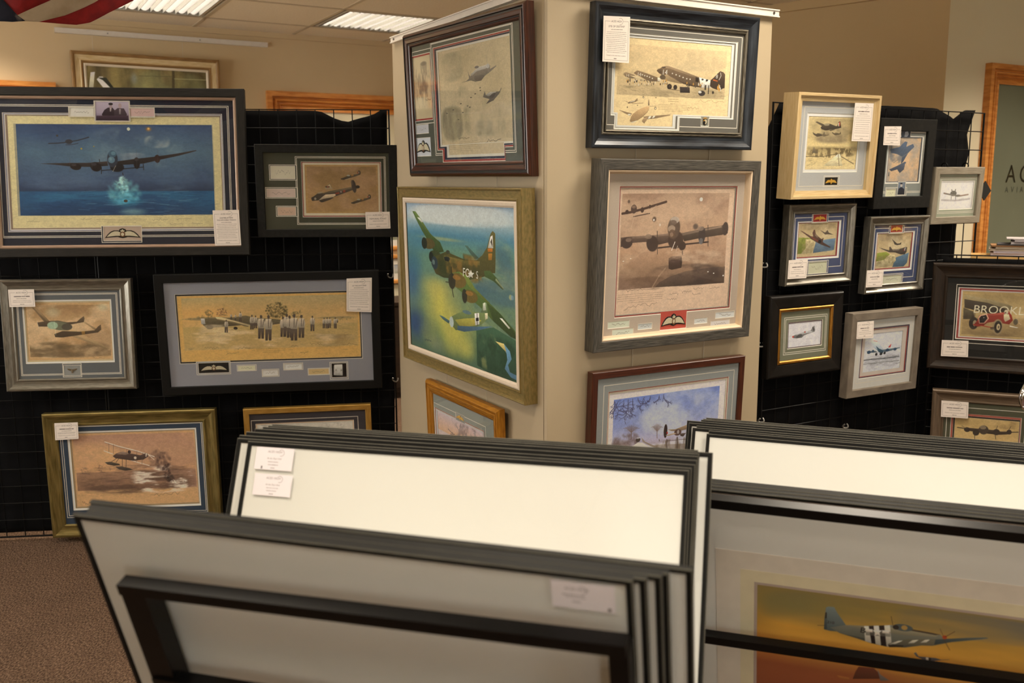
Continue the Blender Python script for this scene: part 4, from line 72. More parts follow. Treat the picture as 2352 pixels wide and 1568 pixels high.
'Q3':[['R',[36,65,948,922],[[0,[122,140,200]],[0.35,[150,160,205]],[0.55,[196,190,214]],[0.62,[190,176,190]],[0.65,[220,212,220]],[1,[200,192,205]]]],['N',[236,-81,950,531],0.22,0.75,[214,216,222],0.5,0.2,[1.3,1]],['N',[35,59,949,933],0.15,0.5,[208,210,220],0.58,0.15,[1,1]],['E',[150,128,120],0.7,114,560,129.4,66.5,0,0.7],['N',[26,438,263,678],0.05,0.8,[120,98,92],0.5,0.2,[1,1]],['E',[130,108,100],0.45,187,403,70.3,61,0,0.9],['L',[130,108,100],1,5.22,[187,394,191,513]],['L',[130,108,100],0.8,2.61,[188,445,145,386,120,384]],['L',[130,108,100],0.8,2.61,[188,445,155,388,137,379]],['L',[130,108,100],0.8,2.61,[188,445,166,390,153,374]],['L',[130,108,100],0.8,2.61,[188,445,176,392,169,369]],['L',[130,108,100],0.8,2.61,[188,445,187,394,186,364]],['L',[130,108,100],0.8,2.61,[188,445,197,396,203,376]],['L',[130,108,100],0.8,2.61,[188,445,208,399,220,387]],['L',[130,108,100],0.8,2.61,[188,445,218,401,237,399]],['L',[130,108,100],0.8,2.61,[188,445,229,403,254,411]],['E',[140,118,112],0.45,405,434,53.7,63.9,0,0.9],['L',[140,118,112],1,5.41,[404,425,409,550]],['L',[140,118,112],0.8,2.71,[407,478,372,419,354,418]],['L',[140,118,112],0.8,2.71,[407,478,380,420,366,412]],['L',[140,118,112],0.8,2.71,[407,478,388,422,379,406]],['L',[140,118,112],0.8,2.71,[407,478,396,423,391,399]],['L',[140,118,112],0.8,2.71,[407,478,404,425,403,393]],['L',[140,118,112],0.8,2.71,[407,478,413,427,416,405]],['L',[140,118,112],0.8,2.71,[407,478,421,428,429,416]],['L',[140,118,112],0.8,2.71,[407,478,429,430,443,427]],['L',[140,118,112],0.8,2.71,[407,478,437,432,456,439]],['P',[216,210,226],1,[175,611,248,562,285,572,356,641,434,693,420,729,163,672]],['P',[150,130,110],0.8,[276,512,308,567,433,663,449,686,355,626,285,562]],['E',[76,64,58],1,248,535,21,25.4,0,0.15],['E',[214,208,214],0.8,250,514,18,9.8,0,0.15],['P',[140,124,104],0.6,[347,620,462,630,691,669,695,761,434,693]],['N',[370,582,723,781],0.04,0.7,[110,92,70],0.5,0.2,[0.6,2]],['P',[158,132,104],1,[498,474,565,483,666,454,668,504,605,511,534,497]],['E',[96,70,62],1,588,523,34.8,38.1,0,0.15],['E',[190,180,176],0.8,591,518,11.1,24.1,0,0.15],['E',[60,46,44],1,480,486,17.1,81.5,0,0.15],['P',[180,50,46],1,[489,497,500,498,501,521,490,521]],['P',[190,166,140],1,[478,534,559,521,583,536,505,545]],['P',[84,70,62],1,[606,541,663,543,640,580,616,571]],['L',[90,74,66],1,6.88,[495,582,499,683]],['L',[90,74,66],1,8.38,[586,577,590,708]],['L',[90,74,66],1,2.75,[496,597,689,619]],['L',[110,94,84],1,4.77,[429,569,431,589]],['L',[86,84,116],0.7,6.02,[41,84,52,118,61,152,76,184]],['L',[86,84,116],0.7,4.95,[76,184,95,191,114,199,133,199]],['L',[86,84,116],0.7,3.87,[133,199,147,205,160,212,174,214]],['L',[86,84,116],0.7,2.76,[174,214,181,205,187,197,192,186]],['L',[86,84,116],0.7,2.76,[174,214,184,216,194,220,204,220]],['L',[86,84,116],0.7,3.87,[133,199,147,201,160,200,174,203]],['L',[86,84,116],0.7,2.76,[174,203,184,202,193,197,200,190]],['L',[86,84,116],0.7,2.76,[174,203,183,199,192,194,200,189]],['L',[86,84,116],0.7,2.72,[95,191,106,199,115,210,125,220]],['L',[86,84,116],0.7,4.95,[76,184,94,196,113,204,132,213]],['L',[86,84,116],0.7,3.87,[132,213,138,231,145,248,148,266]],['L',[86,84,116],0.7,2.75,[148,266,157,275,166,282,174,293]],['L',[86,84,116],0.7,2.75,[148,266,146,279,142,290,137,300]],['L',[86,84,116],0.7,3.87,[132,213,144,226,156,238,165,254]],['L',[86,84,116],0.7,2.76,[165,254,175,260,185,266,194,273]],['L',[86,84,116],0.7,2.76,[165,254,175,255,186,257,196,261]],['L',[86,84,116],0.7,2.72,[94,196,105,202,116,212,126,220]],['L',[86,84,116],0.7,3.81,[52,118,50,137,46,157,42,176]],['L',[86,84,116],0.7,2.7,[42,176,50,188,60,199,70,209]],['L',[86,84,116],0.7,2.7,[42,176,36,187,30,198,22,206]],['L',[86,84,116],0.7,6.05,[71,83,63,106,58,130,54,155]],['L',[86,84,116],0.7,4.93,[54,155,43,166,34,179,29,196]],['L',[86,84,116],0.7,3.8,[29,196,32,210,35,224,37,238]],['L',[86,84,116],0.7,2.7,[37,238,37,248,37,258,36,268]],['L',[86,84,116],0.7,2.7,[37,238,32,244,26,250,21,255]],['L',[86,84,116],0.7,3.8,[29,196,29,210,25,222,20,233]],['L',[86,84,116],0.7,2.69,[20,233,14,237,8,242,2,247]],['L',[86,84,116],0.7,2.69,[20,233,21,243,23,253,26,263]],['L',[86,84,116],0.7,2.7,[43,166,50,175,58,181,66,185]],['L',[86,84,116],0.7,4.93,[54,155,46,170,40,186,36,204]],['L',[86,84,116],0.7,3.81,[36,204,26,206,16,209,8,215]],['L',[86,84,116],0.7,2.68,[8,215,1,211,-7,207,-14,206]],['L',[86,84,116],0.7,2.68,[8,215,5,224,3,232,-1,240]],['L',[86,84,116],0.7,3.81,[36,204,34,217,34,231,31,244]],['L',[86,84,116],0.7,2.7,[31,244,36,253,41,262,46,270]],['L',[86,84,116],0.7,2.7,[31,244,25,247,18,250,13,256]],['L',[86,84,116],0.7,2.7,[46,170,42,180,39,189,34,198]],['L',[86,84,116],0.7,3.82,[63,106,53,113,45,122,38,134]],['L',[86,84,116],0.7,2.69,[38,134,30,138,22,141,15,145]],['L',[86,84,116],0.7,2.69,[38,134,39,146,40,158,44,169]],['L',[86,84,116],0.7,6.09,[114,83,117,113,114,142,108,170]],['L',[86,84,116],0.7,4.97,[108,170,93,177,81,188,71,203]],['L',[86,84,116],0.7,3.83,[71,203,69,217,63,230,57,241]],['L',[86,84,116],0.7,2.71,[57,241,56,252,54,262,53,273]],['L',[86,84,116],0.7,2.71,[57,241,57,253,57,263,56,274]],['L',[86,84,116],0.7,3.83,[71,203,68,217,69,233,67,247]],['L',[86,84,116],0.7,2.71,[67,247,60,252,54,259,51,268]],['L',[86,84,116],0.7,2.71,[67,247,67,259,67,270,67,281]],['L',[86,84,116],0.7,2.72,[93,177,85,182,77,188,68,190]],['L',[86,84,116],0.7,4.97,[108,170,117,190,131,205,141,225]],['L',[86,84,116],0.7,3.87,[141,225,150,237,160,248,168,262]],['L',[86,84,116],0.7,2.76,[168,262,177,268,185,273,192,281]],['L',[86,84,116],0.7,2.76,[168,262,171,273,176,284,178,295]],['L',[86,84,116],0.7,3.87,[141,225,137,239,130,251,124,263]],['L',[86,84,116],0.7,2.74,[124,263,124,274,128,285,131,296]],['L',[86,84,116],0.7,2.74,[124,263,123,274,125,285,128,296]],['L',[86,84,116],0.7,2.73,[117,190,123,201,132,211,139,221]],['L',[86,84,116],0.7,3.85,[117,113,112,129,105,143,96,154]],['L',[86,84,116],0.7,2.72,[96,154,94,166,90,177,87,188]],['L',[86,84,116],0.7,2.72,[96,154,93,165,90,177,86,188]],['L',[86,84,116],0.7,6.13,[151,83,152,118,150,152,148,186]],['L',[86,84,116],0.7,5.01,[148,186,140,206,130,226,117,241]],['L',[86,84,116],0.7,3.86,[117,241,104,232,90,227,76,222]],['L',[86,84,116],0.7,2.72,[76,222,67,215,57,211,48,210]],['L',[86,84,116],0.7,2.72,[76,222,68,226,60,233,52,238]],['L',[86,84,116],0.7,3.86,[117,241,103,241,90,234,76,231]],['L',[86,84,116],0.7,2.72,[76,231,68,236,58,237,48,235]],['L',[86,84,116],0.7,2.72,[76,231,67,234,58,238,49,242]],['L',[86,84,116],0.7,2.74,[140,206,137,221,136,235,137,250]],['L',[86,84,116],0.7,5.01,[148,186,143,209,140,233,135,256]],['L',[86,84,116],0.7,3.87,[135,256,133,274,133,292,130,308]],['L',[86,84,116],0.7,2.74,[130,308,135,321,138,334,143,347]],['L',[86,84,116],0.7,2.74,[130,308,133,322,135,335,133,347]],['L',[86,84,116],0.7,3.87,[135,256,124,264,113,272,100,276]],['L',[86,84,116],0.7,2.73,[100,276,93,283,87,292,79,298]],['L',[86,84,116],0.7,2.73,[100,276,91,268,84,258,75,250]],['L',[86,84,116],0.7,2.74,[143,209,136,219,127,226,118,234]],['L',[86,84,116],0.7,3.87,[152,118,156,139,155,159,156,181]],['L',[86,84,116],0.7,2.75,[156,181,159,196,159,211,155,224]],['L',[86,84,116],0.7,2.75,[156,181,156,196,157,211,160,226]],['L',[86,84,116],0.7,6.16,[187,82,188,111,188,140,194,169]],['L',[86,84,116],0.7,5.04,[194,169,182,179,173,194,170,214]],['L',[86,84,116],0.7,3.89,[170,214,176,228,183,241,188,256]],['L',[86,84,116],0.7,2.77,[188,256,187,266,183,274,177,280]],['L',[86,84,116],0.7,2.77,[188,256,184,264,181,273,175,280]],['L',[86,84,116],0.7,3.89,[170,214,175,228,183,241,193,251]],['L',[86,84,116],0.7,2.77,[193,251,201,255,209,258,217,258]],['L',[86,84,116],0.7,2.77,[193,251,193,262,195,273,198,284]],['L',[86,84,116],0.7,2.76,[182,179,184,191,188,203,193,215]],['L',[86,84,116],0.7,5.04,[194,169,192,188,184,205,179,223]],['L',[86,84,116],0.7,3.9,[179,223,186,236,194,249,204,258]],['L',[86,84,116],0.7,2.77,[204,258,210,266,216,275,223,283]],['L',[86,84,116],0.7,2.77,[204,258,212,264,220,267,228,270]],['L',[86,84,116],0.7,3.9,[179,223,173,234,169,247,164,260]],['L',[86,84,116],0.7,2.76,[164,260,165,270,164,281,164,291]],['L',[86,84,116],0.7,2.76,[164,260,157,262,150,266,143,270]],['L',[86,84,116],0.7,2.77,[192,188,193,201,193,213,192,226]],['L',[86,84,116],0.7,3.9,[188,111,191,128,194,146,194,163]],['L',[86,84,116],0.7,2.76,[194,163,200,174,204,186,207,198]],['L',[86,84,116],0.7,2.76,[194,163,200,174,205,186,207,198]],['L',[86,84,116],0.7,6.21,[231,82,234,105,243,126,255,144]],['L',[86,84,116],0.7,5.09,[255,144,268,144,280,147,293,152]],['L',[86,84,116],0.7,3.97,[293,152,299,145,306,140,312,133]],['L',[86,84,116],0.7,2.82,[312,133,310,124,310,116,308,107]],['L',[86,84,116],0.7,2.82,[312,133,318,132,325,130,331,130]],['L',[86,84,116],0.7,3.97,[293,152,301,150,308,144,313,136]],['L',[86,84,116],0.7,2.82,[313,136,320,137,326,138,333,137]],['L',[86,84,116],0.7,2.82,[313,136,318,131,323,128,329,125]],['L',[86,84,116],0.7,2.8,[268,144,275,149,282,154,289,159]],['L',[86,84,116],0.7,5.09,[255,144,252,159,248,173,246,189]],['L',[86,84,116],0.7,3.94,[246,189,254,196,262,204,269,213]],['L',[86,84,116],0.7,2.8,[269,213,269,222,267,229,263,236]],['L',[86,84,116],0.7,2.8,[269,213,275,214,281,214,288,217]],['L',[86,84,116],0.7,3.94,[246,189,250,200,255,211,261,221]],['L',[86,84,116],0.7,2.8,[261,221,262,229,263,237,266,246]],['L',[86,84,116],0.7,2.8,[261,221,268,222,274,223,281,226]],['L',[86,84,116],0.7,2.79,[252,159,253,169,255,178,259,188]],['L',[86,84,116],0.7,3.92,[234,105,244,111,254,116,264,124]],['L',[86,84,116],0.7,2.79,[264,124,271,127,279,127,286,128]],['L',[86,84,116],0.7,2.79,[264,124,266,134,270,143,272,153]],['L',[86,84,116],0.7,6.26,[283,82,277,98,274,116,276,136]],['L',[86,84,116],0.7,5.11,[276,136,273,148,266,157,260,167]],['L',[86,84,116],0.7,3.95,[260,167,254,171,246,173,239,171]],['L',[86,84,116],0.7,2.79,[239,171,236,164,234,157,232,150]],['L',[86,84,116],0.7,2.79,[239,171,235,176,232,181,230,187]],['L',[86,84,116],0.7,3.95,[260,167,252,166,244,164,237,165]],['L',[86,84,116],0.7,2.78,[237,165,231,163,226,160,221,155]],['L',[86,84,116],0.7,2.78,[237,165,231,163,226,162,220,159]],['L',[86,84,116],0.7,2.8,[273,148,273,156,275,164,277,173]],['L',[86,84,116],0.7,5.11,[276,136,271,147,267,158,261,169]],['L',[86,84,116],0.7,3.95,[261,169,256,175,253,183,251,192]],['L',[86,84,116],0.7,2.79,[251,192,252,199,252,206,254,214]],['L',[86,84,116],0.7,2.79,[251,192,253,199,256,206,259,213]],['L',[86,84,116],0.7,3.95,[261,169,254,171,247,173,240,174]],['L',[86,84,116],0.7,2.79,[240,174,234,172,229,170,224,166]],['L',[86,84,116],0.7,2.79,[240,174,235,176,230,178,225,179]],['L',[86,84,116],0.7,2.8,[271,147,269,154,266,161,261,165]],['L',[86,84,116],0.7,3.95,[277,98,285,107,290,117,295,128]],['L',[86,84,116],0.7,2.81,[295,128,297,136,297,145,295,152]],['L',[86,84,116],0.7,2.81,[295,128,294,136,294,144,296,153]],['L',[86,84,116],0.7,6.31,[335,81,334,97,329,111,323,123]],['L',[86,84,116],0.7,5.14,[323,123,315,126,309,133,305,143]],['L',[86,84,116],0.7,3.97,[305,143,307,151,311,159,315,166]],['L',[86,84,116],0.7,2.82,[315,166,317,172,320,177,322,183]],['L',[86,84,116],0.7,2.82,[315,166,320,167,325,169,329,169]],['L',[86,84,116],0.7,3.97,[305,143,299,144,293,147,287,147]],['L',[86,84,116],0.7,2.81,[287,147,284,152,282,157,279,160]],['L',[86,84,116],0.7,2.81,[287,147,282,147,277,145,273,142]],['L',[86,84,116],0.7,2.82,[315,126,318,133,321,139,324,145]],['L',[86,84,116],0.7,5.14,[323,123,317,130,311,137,304,144]],['L',[86,84,116],0.7,3.97,[304,144,302,151,298,157,296,164]],['L',[86,84,116],0.7,2.81,[296,164,292,166,288,167,284,168]],['L',[86,84,116],0.7,2.81,[296,164,296,170,296,176,297,182]],['L',[86,84,116],0.7,3.97,[304,144,305,152,303,160,303,168]],['L',[86,84,116],0.7,2.81,[303,168,308,171,312,172,317,174]],['L',[86,84,116],0.7,2.81,[303,168,303,174,304,180,303,186]],['L',[86,84,116],0.7,2.82,[317,130,311,127,307,123,303,117]],['L',[86,84,116],0.7,3.99,[334,97,334,107,332,115,329,123]],['L',[86,84,116],0.7,2.82,[329,123,328,130,326,136,323,140]],['L',[86,84,116],0.7,2.82,[329,123,326,128,324,135,323,141]],['L',[86,84,116],0.7,6.39,[410,81,410,95,407,108,406,122]],['L',[86,84,116],0.7,5.21,[406,122,400,129,393,133,388,140]],['L',[86,84,116],0.7,4.03,[388,140,383,142,378,145,373,148]],['L',[86,84,116],0.7,2.84,[373,148,369,149,365,149,361,147]],['L',[86,84,116],0.7,2.84,[373,148,372,152,369,156,368,161]],['L',[86,84,116],0.7,4.03,[388,140,387,147,387,155,387,162]],['L',[86,84,116],0.7,2.85,[387,162,389,168,391,173,394,178]],['L',[86,84,116],0.7,2.85,[387,162,390,167,392,172,393,178]],['L',[86,84,116],0.7,2.86,[400,129,400,135,401,141,402,147]],['L',[86,84,116],0.7,5.21,[406,122,399,127,394,134,389,140]],['L',[86,84,116],0.7,4.03,[389,140,383,143,380,148,375,150]],['L',[86,84,116],0.7,2.85,[375,150,371,147,367,144,363,141]],['L',[86,84,116],0.7,2.85,[375,150,370,148,366,146,362,143]],['L',[86,84,116],0.7,4.03,[389,140,383,141,378,145,375,150]],['L',[86,84,116],0.7,2.85,[375,150,371,152,369,156,367,160]],['L',[86,84,116],0.7,2.85,[375,150,374,155,372,160,369,162]],['L',[86,84,116],0.7,2.86,[399,127,400,133,402,140,402,146]],['L',[86,84,116],0.7,4.04,[410,95,413,104,414,113,415,121]],['L',[86,84,116],0.7,2.86,[415,121,412,126,410,131,408,136]],['L',[86,84,116],0.7,2.86,[415,121,418,126,422,131,427,135]],['L',[86,84,116],0.7,6.43,[448,80,448,100,453,119,460,138]],['L',[86,84,116],0.7,5.26,[460,138,471,145,480,154,489,164]],['L',[86,84,116],0.7,4.09,[489,164,497,168,504,175,511,183]],['L',[86,84,116],0.7,2.91,[511,183,514,189,519,195,524,199]],['L',[86,84,116],0.7,2.91,[511,183,516,182,522,184,528,185]],['L',[86,84,116],0.7,4.09,[489,164,490,174,493,184,496,195]],['L',[86,84,116],0.7,2.9,[496,195,496,202,497,209,499,216]],['L',[86,84,116],0.7,2.9,[496,195,495,202,492,207,489,212]],['L',[86,84,116],0.7,2.89,[471,145,473,153,476,161,479,170]],['L',[86,84,116],0.7,5.26,[460,138,467,150,474,163,483,173]],['L',[86,84,116],0.7,4.09,[483,173,491,175,499,173,507,172]],['L',[86,84,116],0.7,2.91,[507,172,510,167,514,164,519,162]],['L',[86,84,116],0.7,2.91,[507,172,512,177,517,182,522,186]],['L',[86,84,116],0.7,4.09,[483,173,487,183,489,193,490,204]],['L',[86,84,116],0.7,2.9,[490,204,488,210,488,217,486,224]],['L',[86,84,116],0.7,2.9,[490,204,491,211,491,218,491,226]],['L',[86,84,116],0.7,2.89,[467,150,471,158,477,164,483,168]],['L',[86,84,116],0.7,4.06,[448,100,448,111,447,122,443,132]],['L',[86,84,116],0.7,2.88,[443,132,444,141,445,149,443,157]],['L',[86,84,116],0.7,2.88,[443,132,443,140,441,148,438,155]],['L',[86,84,116],0.7,6.02,[39,84,38,102,42,121,42,140]],['L',[86,84,116],0.7,4.92,[42,140,36,149,31,160,23,167]],['L',[86,84,116],0.7,3.8,[23,167,20,175,17,183,13,190]],['L',[86,84,116],0.7,2.69,[13,190,15,197,18,203,22,210]],['L',[86,84,116],0.7,2.69,[13,190,14,197,16,204,17,211]],['L',[86,84,116],0.7,3.8,[23,167,19,174,14,180,11,188]],['L',[86,84,116],0.7,2.68,[11,188,7,192,3,195,-2,198]],['L',[86,84,116],0.7,2.68,[11,188,7,191,3,195,-1,200]],['L',[86,84,116],0.7,2.69,[36,149,33,155,31,163,31,171]],['L',[86,84,116],0.7,4.92,[42,140,37,150,31,160,23,167]],['L',[86,84,116],0.7,3.8,[23,167,23,177,25,186,28,196]],['L',[86,84,116],0.7,2.69,[28,196,29,203,29,210,31,217]],['L',[86,84,116],0.7,2.69,[28,196,31,203,33,210,35,217]],['L',[86,84,116],0.7,3.8,[23,167,20,175,17,183,12,189]],['L',[86,84,116],0.7,2.69,[12,189,11,196,9,202,6,207]],['L',[86,84,116],0.7,2.69,[12,189,9,195,7,200,4,205]],['L',[86,84,116],0.7,2.69,[37,150,31,149,25,146,18,145]],['L',[86,84,116],0.7,3.8,[38,102,33,109,28,118,24,127]],['L',[86,84,116],0.7,2.69,[24,127,18,128,13,130,7,130]],['L',[86,84,116],0.7,2.69,[24,127,20,132,16,137,13,143]],['L',[86,84,116],0.7,6.02,[41,140,62,146,84,146,103,139]],['L',[86,84,116],0.7,4.97,[103,139,117,153,132,163,145,177]],['L',[86,84,116],0.7,3.87,[145,177,155,171,166,170,177,173]],['L',[86,84,116],0.7,2.76,[177,173,184,181,188,191,195,200]],['L',[86,84,116],0.7,2.76,[177,173,184,181,191,189,198,195]],['L',[86,84,116],0.7,3.87,[145,177,157,182,168,187,179,189]],['L',[86,84,116],0.7,2.76,[179,189,186,185,193,180,201,178]],['L',[86,84,116],0.7,2.76,[179,189,185,198,191,206,199,213]],['L',[86,84,116],0.7,2.73,[117,153,124,163,132,172,141,178]],['L',[86,84,116],0.7,4.97,[103,139,119,145,134,145,148,137]],['L',[86,84,116],0.7,3.87,[148,137,159,138,171,141,182,142]],['L',[86,84,116],0.7,2.76,[182,142,190,147,197,153,205,159]],['L',[86,84,116],0.7,2.76,[182,142,190,141,198,143,207,144]],['L',[86,84,116],0.7,3.87,[148,137,154,126,162,117,170,108]],['L',[86,84,116],0.7,2.75,[170,108,177,107,186,108,194,112]],['L',[86,84,116],0.7,2.75,[170,108,178,108,186,108,193,105]],['L',[86,84,116],0.7,2.73,[119,145,116,133,111,122,104,112]],['L',[86,84,116],0.7,3.82,[62,146,71,136,77,123,84,110]],['L',[86,84,116],0.7,2.71,[84,110,84,97,84,85,84,73]],['L',[86,84,116],0.7,2.71,[84,110,92,106,100,101,107,95]]],
'R1':[['R',[21,33,987,967],[[0,[176,158,116]],[0.4,[198,176,124]],[0.55,[214,192,136]],[0.6,[150,132,92]],[0.75,[206,184,132]],[1,[210,190,140]]]],['N',[18,27,996,513],0.3,0.75,[120,106,86],0.5,0.2,[1.4,1]],['N',[18,27,988,973],0.2,0.6,[226,204,150],0.55,0.2,[1.6,1]],['P',[70,62,52],1,[241,201,295,149,364,125,437,136,524,167,646,178,643,201,482,242,341,259,263,237]],['P',[84,74,60],1,[134,106,166,93,282,136,430,192,397,225,299,195]],['P',[70,62,52],1,[561,175,584,91,617,76,641,182]],['P',[96,86,68],1,[398,232,530,241,437,270]],['E',[150,138,110],1,355,148,61.7,22.9,0,0.15],['P',[176,70,52],1,[594,95,613,93,621,173,602,174]],['P',[210,200,176],1,[578,128,595,100,602,174,582,174]],['P',[84,74,60],1,[98,302,109,299,139,318,173,328,189,314,234,316,281,332,306,326,314,287,327,286,331,325,339,344,284,362,228,375,189,380,148,358,118,340]],['P',[96,84,66],1,[469,287,478,285,501,299,527,307,539,296,574,298,610,310,629,305,635,275,646,275,648,305,655,319,613,333,570,342,540,346,508,330,485,316]],['P',[110,96,74],1,[261,322,268,320,287,332,309,339,318,329,347,331,377,341,392,337,397,313,406,313,408,337,413,349,378,360,343,368,319,371,292,358,274,346]],['N',[-25,586,978,776],0.05,0.8,[92,78,54],0.45,0.15,[1,1]],['L',[90,78,58],1,7.46,[-16,756,337,750,598,706]],['P',[112,100,78],1,[118,686,133,582,156,575,171,616,236,685]],['P',[226,212,168],1,[353,932,622,706,670,701,741,933]],['L',[120,106,80],1,12.51,[635,718,672,933]],['L',[120,106,80],1,12.57,[700,753,961,895]],['H',[-16,798,980,973],60,66.4,[140,124,90],0.5,-0.2,6.6]],
'R2':[['N',[-3,-5,1024,1002],0.2,0.7,[140,134,128],0.5,0.2,[1,1]],['N',[-14,32,541,584],0.14,0.7,[92,96,104],0.5,0.18,[1,1]],['P',[70,80,96],1,[26,263,328,205,487,77,567,90,542,203,750,130,799,200,620,343,489,541,418,597,435,428,272,373,75,346]],['P',[66,72,86],1,[65,724,306,640,548,541,591,569,465,654,556,597,533,725,407,809,317,724,128,766]],['P',[96,96,96],1,[46,878,45,780,68,780,89,878]],['L',[110,104,100],0.7,17.72,[620,343,181,570]]],
'R2a':[['R',[0,0,1001,998],[[0,[60,70,86]],[1,[40,48,62]]]],['P',[150,150,155],1,[332,941,380,253,675,181,804,553,632,933]]],
'R2b':[['R',[1,0,1000,999],[[0,[120,128,140]],[1,[70,78,90]]]],['P',[34,38,48],1,[134,959,179,513,508,378,890,554,1017,970]],['E',[170,160,150],1,492,275,152.7,137.7,0,0.15],['E',[40,42,50],1,469,137,176.1,61.9,0,0.15]],
'R3':[['E',[96,92,84],1,391,439,108.2,111.3,0,0.15],['L',[120,112,104],1,29.3,[92,422,366,498,602,538,864,489]],['L',[110,104,96],1,24.69,[329,299,358,406]],['L',[110,104,96],1,24.83,[444,292,435,408]],['E',[110,104,96],1,542,527,101.3,46.6,0,0.15],['L',[90,84,80],1,14.84,[331,544,335,669]],['L',[90,84,80],1,14.94,[467,548,482,673]],['L',[160,152,148],0.8,36.6,[45,678,462,710,926,655]],['E',[180,174,168],0.7,729,649,157.3,37.5,0,0.7],['E',[190,110,70],0.8,130,423,15.3,13.8,0,0.15],['L',[170,130,110],0.6,18.79,[601,528,852,488]]],
'R4':[['R',[33,32,973,957],[[0,[178,152,110]],[0.45,[208,184,138]],[1,[196,170,126]]]],['N',[33,13,988,462],0.15,0.7,[220,198,156],0.52,0.18,[1.5,1]],['N',[22,13,994,211],0.2,0.5,[150,130,100],0.5,0.2,[1,1]],['P',[92,112,130],1,[422,590,705,516,978,488,959,845,409,902]],['N',[395,462,988,911],0.06,0.5,[120,138,146],0.55,0.2,[3,1]],['P',[138,140,66],1,[-1,407,319,448,391,497,382,716,220,895,-13,907]],['N',[-11,403,369,935],0.06,0.7,[104,112,50],0.5,0.2,[1,1]],['P',[196,178,134],1,[195,477,336,479,460,593,432,756,377,892,96,908,211,741]],['N',[108,480,440,942],0.05,0.6,[150,130,92],0.5,0.2,[1,1]],['P',[92,66,56],1,[39,204,103,232,315,382,386,405,360,294,392,197,424,206,444,317,522,413,607,492,663,458,645,586,865,749,844,770,618,666,485,583,353,487]],['P',[150,72,54],0.7,[315,382,480,502,613,584,516,571,367,466]],['P',[150,130,104],0.8,[444,324,523,420,493,448,434,371]],['E',[40,34,32],1,563,563,44.9,59.1,0,0.15],['P',[100,84,70],1,[542,213,691,301,750,224,788,307,922,381,791,359,695,361]],['D',[150,120,88],[708,954,941,991],1]],
'R5':[['R',[38,29,976,958],[[0,[176,150,112]],[0.5,[206,180,134]],[1,[196,170,126]]]],['N',[20,17,999,523],0.15,0.7,[218,196,154],0.52,0.18,[1.5,1]],['N',[15,17,995,229],0.2,0.5,[146,128,102],0.5,0.2,[1,1]],['P',[88,110,126],1,[561,721,737,660,970,584,945,890,844,992,514,988]],['P',[138,142,62],1,[24,547,289,527,404,605,241,773,11,794]],['P',[198,180,136],1,[11,794,239,755,404,605,552,631,604,796,472,931,332,975,6,935]],['N',[-9,628,590,967],0.05,0.7,[140,124,88],0.5,0.2,[1,1]],['P',[84,72,62],1,[62,390,135,412,375,489,365,389,401,384,463,465,681,459,770,439,853,415,905,425,897,562,852,631,734,631,545,559,399,551,212,469]],['P',[206,200,190],0.8,[821,467,847,429,861,430,849,530,827,529]],['P',[170,60,50],0.8,[801,484,820,460,827,529,806,535]],['P',[140,126,106],0.8,[463,465,681,463,667,505,485,509]],['P',[84,72,60],1,[414,150,513,236,592,301,665,298,716,264,705,335,597,348,515,325,479,252]]],
'R6':[['P',[130,126,122],1,[119,547,214,491,330,471,464,399,680,377,754,208,801,188,820,380,802,449,645,491,489,549,413,645,257,648,159,623]],['P',[196,192,190],0.8,[214,491,464,399,681,387,762,454,526,484,293,546]],['E',[84,80,78],1,333,563,101.9,75.8,-0.2,0.15],['E',[190,70,60],1,146,567,31.8,44.1,0,0.15],['P',[70,66,68],1,[724,242,762,215,800,383,761,410]],['E',[180,80,70],1,504,416,26.9,37,0,0.15],['L',[196,190,186],1,12.16,[553,721,711,718]]],
'R7':[['P',[206,212,216],1,[149,215,160,157,206,135,276,163,363,267,477,395,536,479,474,550,365,475,234,342]],['P',[110,140,156],1,[234,342,365,475,474,550,536,479,489,524,401,497,270,370]],['P',[66,90,104],1,[301,333,393,412,537,490,493,565,384,505]],['P',[96,110,118],1,[483,456,672,452,959,445,960,466,712,511,541,531]],['P',[200,80,74],1,[634,413,703,330,718,342,697,421]],['P',[100,108,112],1,[57,445,295,460,368,509,129,500]],['E',[60,80,100],1,128,480,54.5,47.3,0,0.15],['E',[60,80,100],1,235,466,34.3,40.7,0,0.15],['E',[56,76,96],1,623,480,52.5,44.6,0,0.15],['E',[60,80,100],1,832,481,49.6,41.4,0,0.15],['E',[46,44,44],1,331,559,34.5,40.9,0,0.15],['E',[46,44,44],1,458,561,41.7,41,0,0.15],['E',[46,44,44],1,553,553,34.9,34.3,0,0.15],['L',[196,80,74],0.6,12.59,[231,192,325,219]],['N',[-39,558,999,1017],0.04,0.5,[170,166,166],0.5,0.2,[3,1]],['L',[96,96,98],0.8,24.92,[-17,679,212,675,556,695,956,685]],['L',[150,148,148],0.8,16.64,[-8,781,967,796]],['H',[-24,605,986,874],50,92.2,[110,108,108],0.5,-0.1,9.2]],
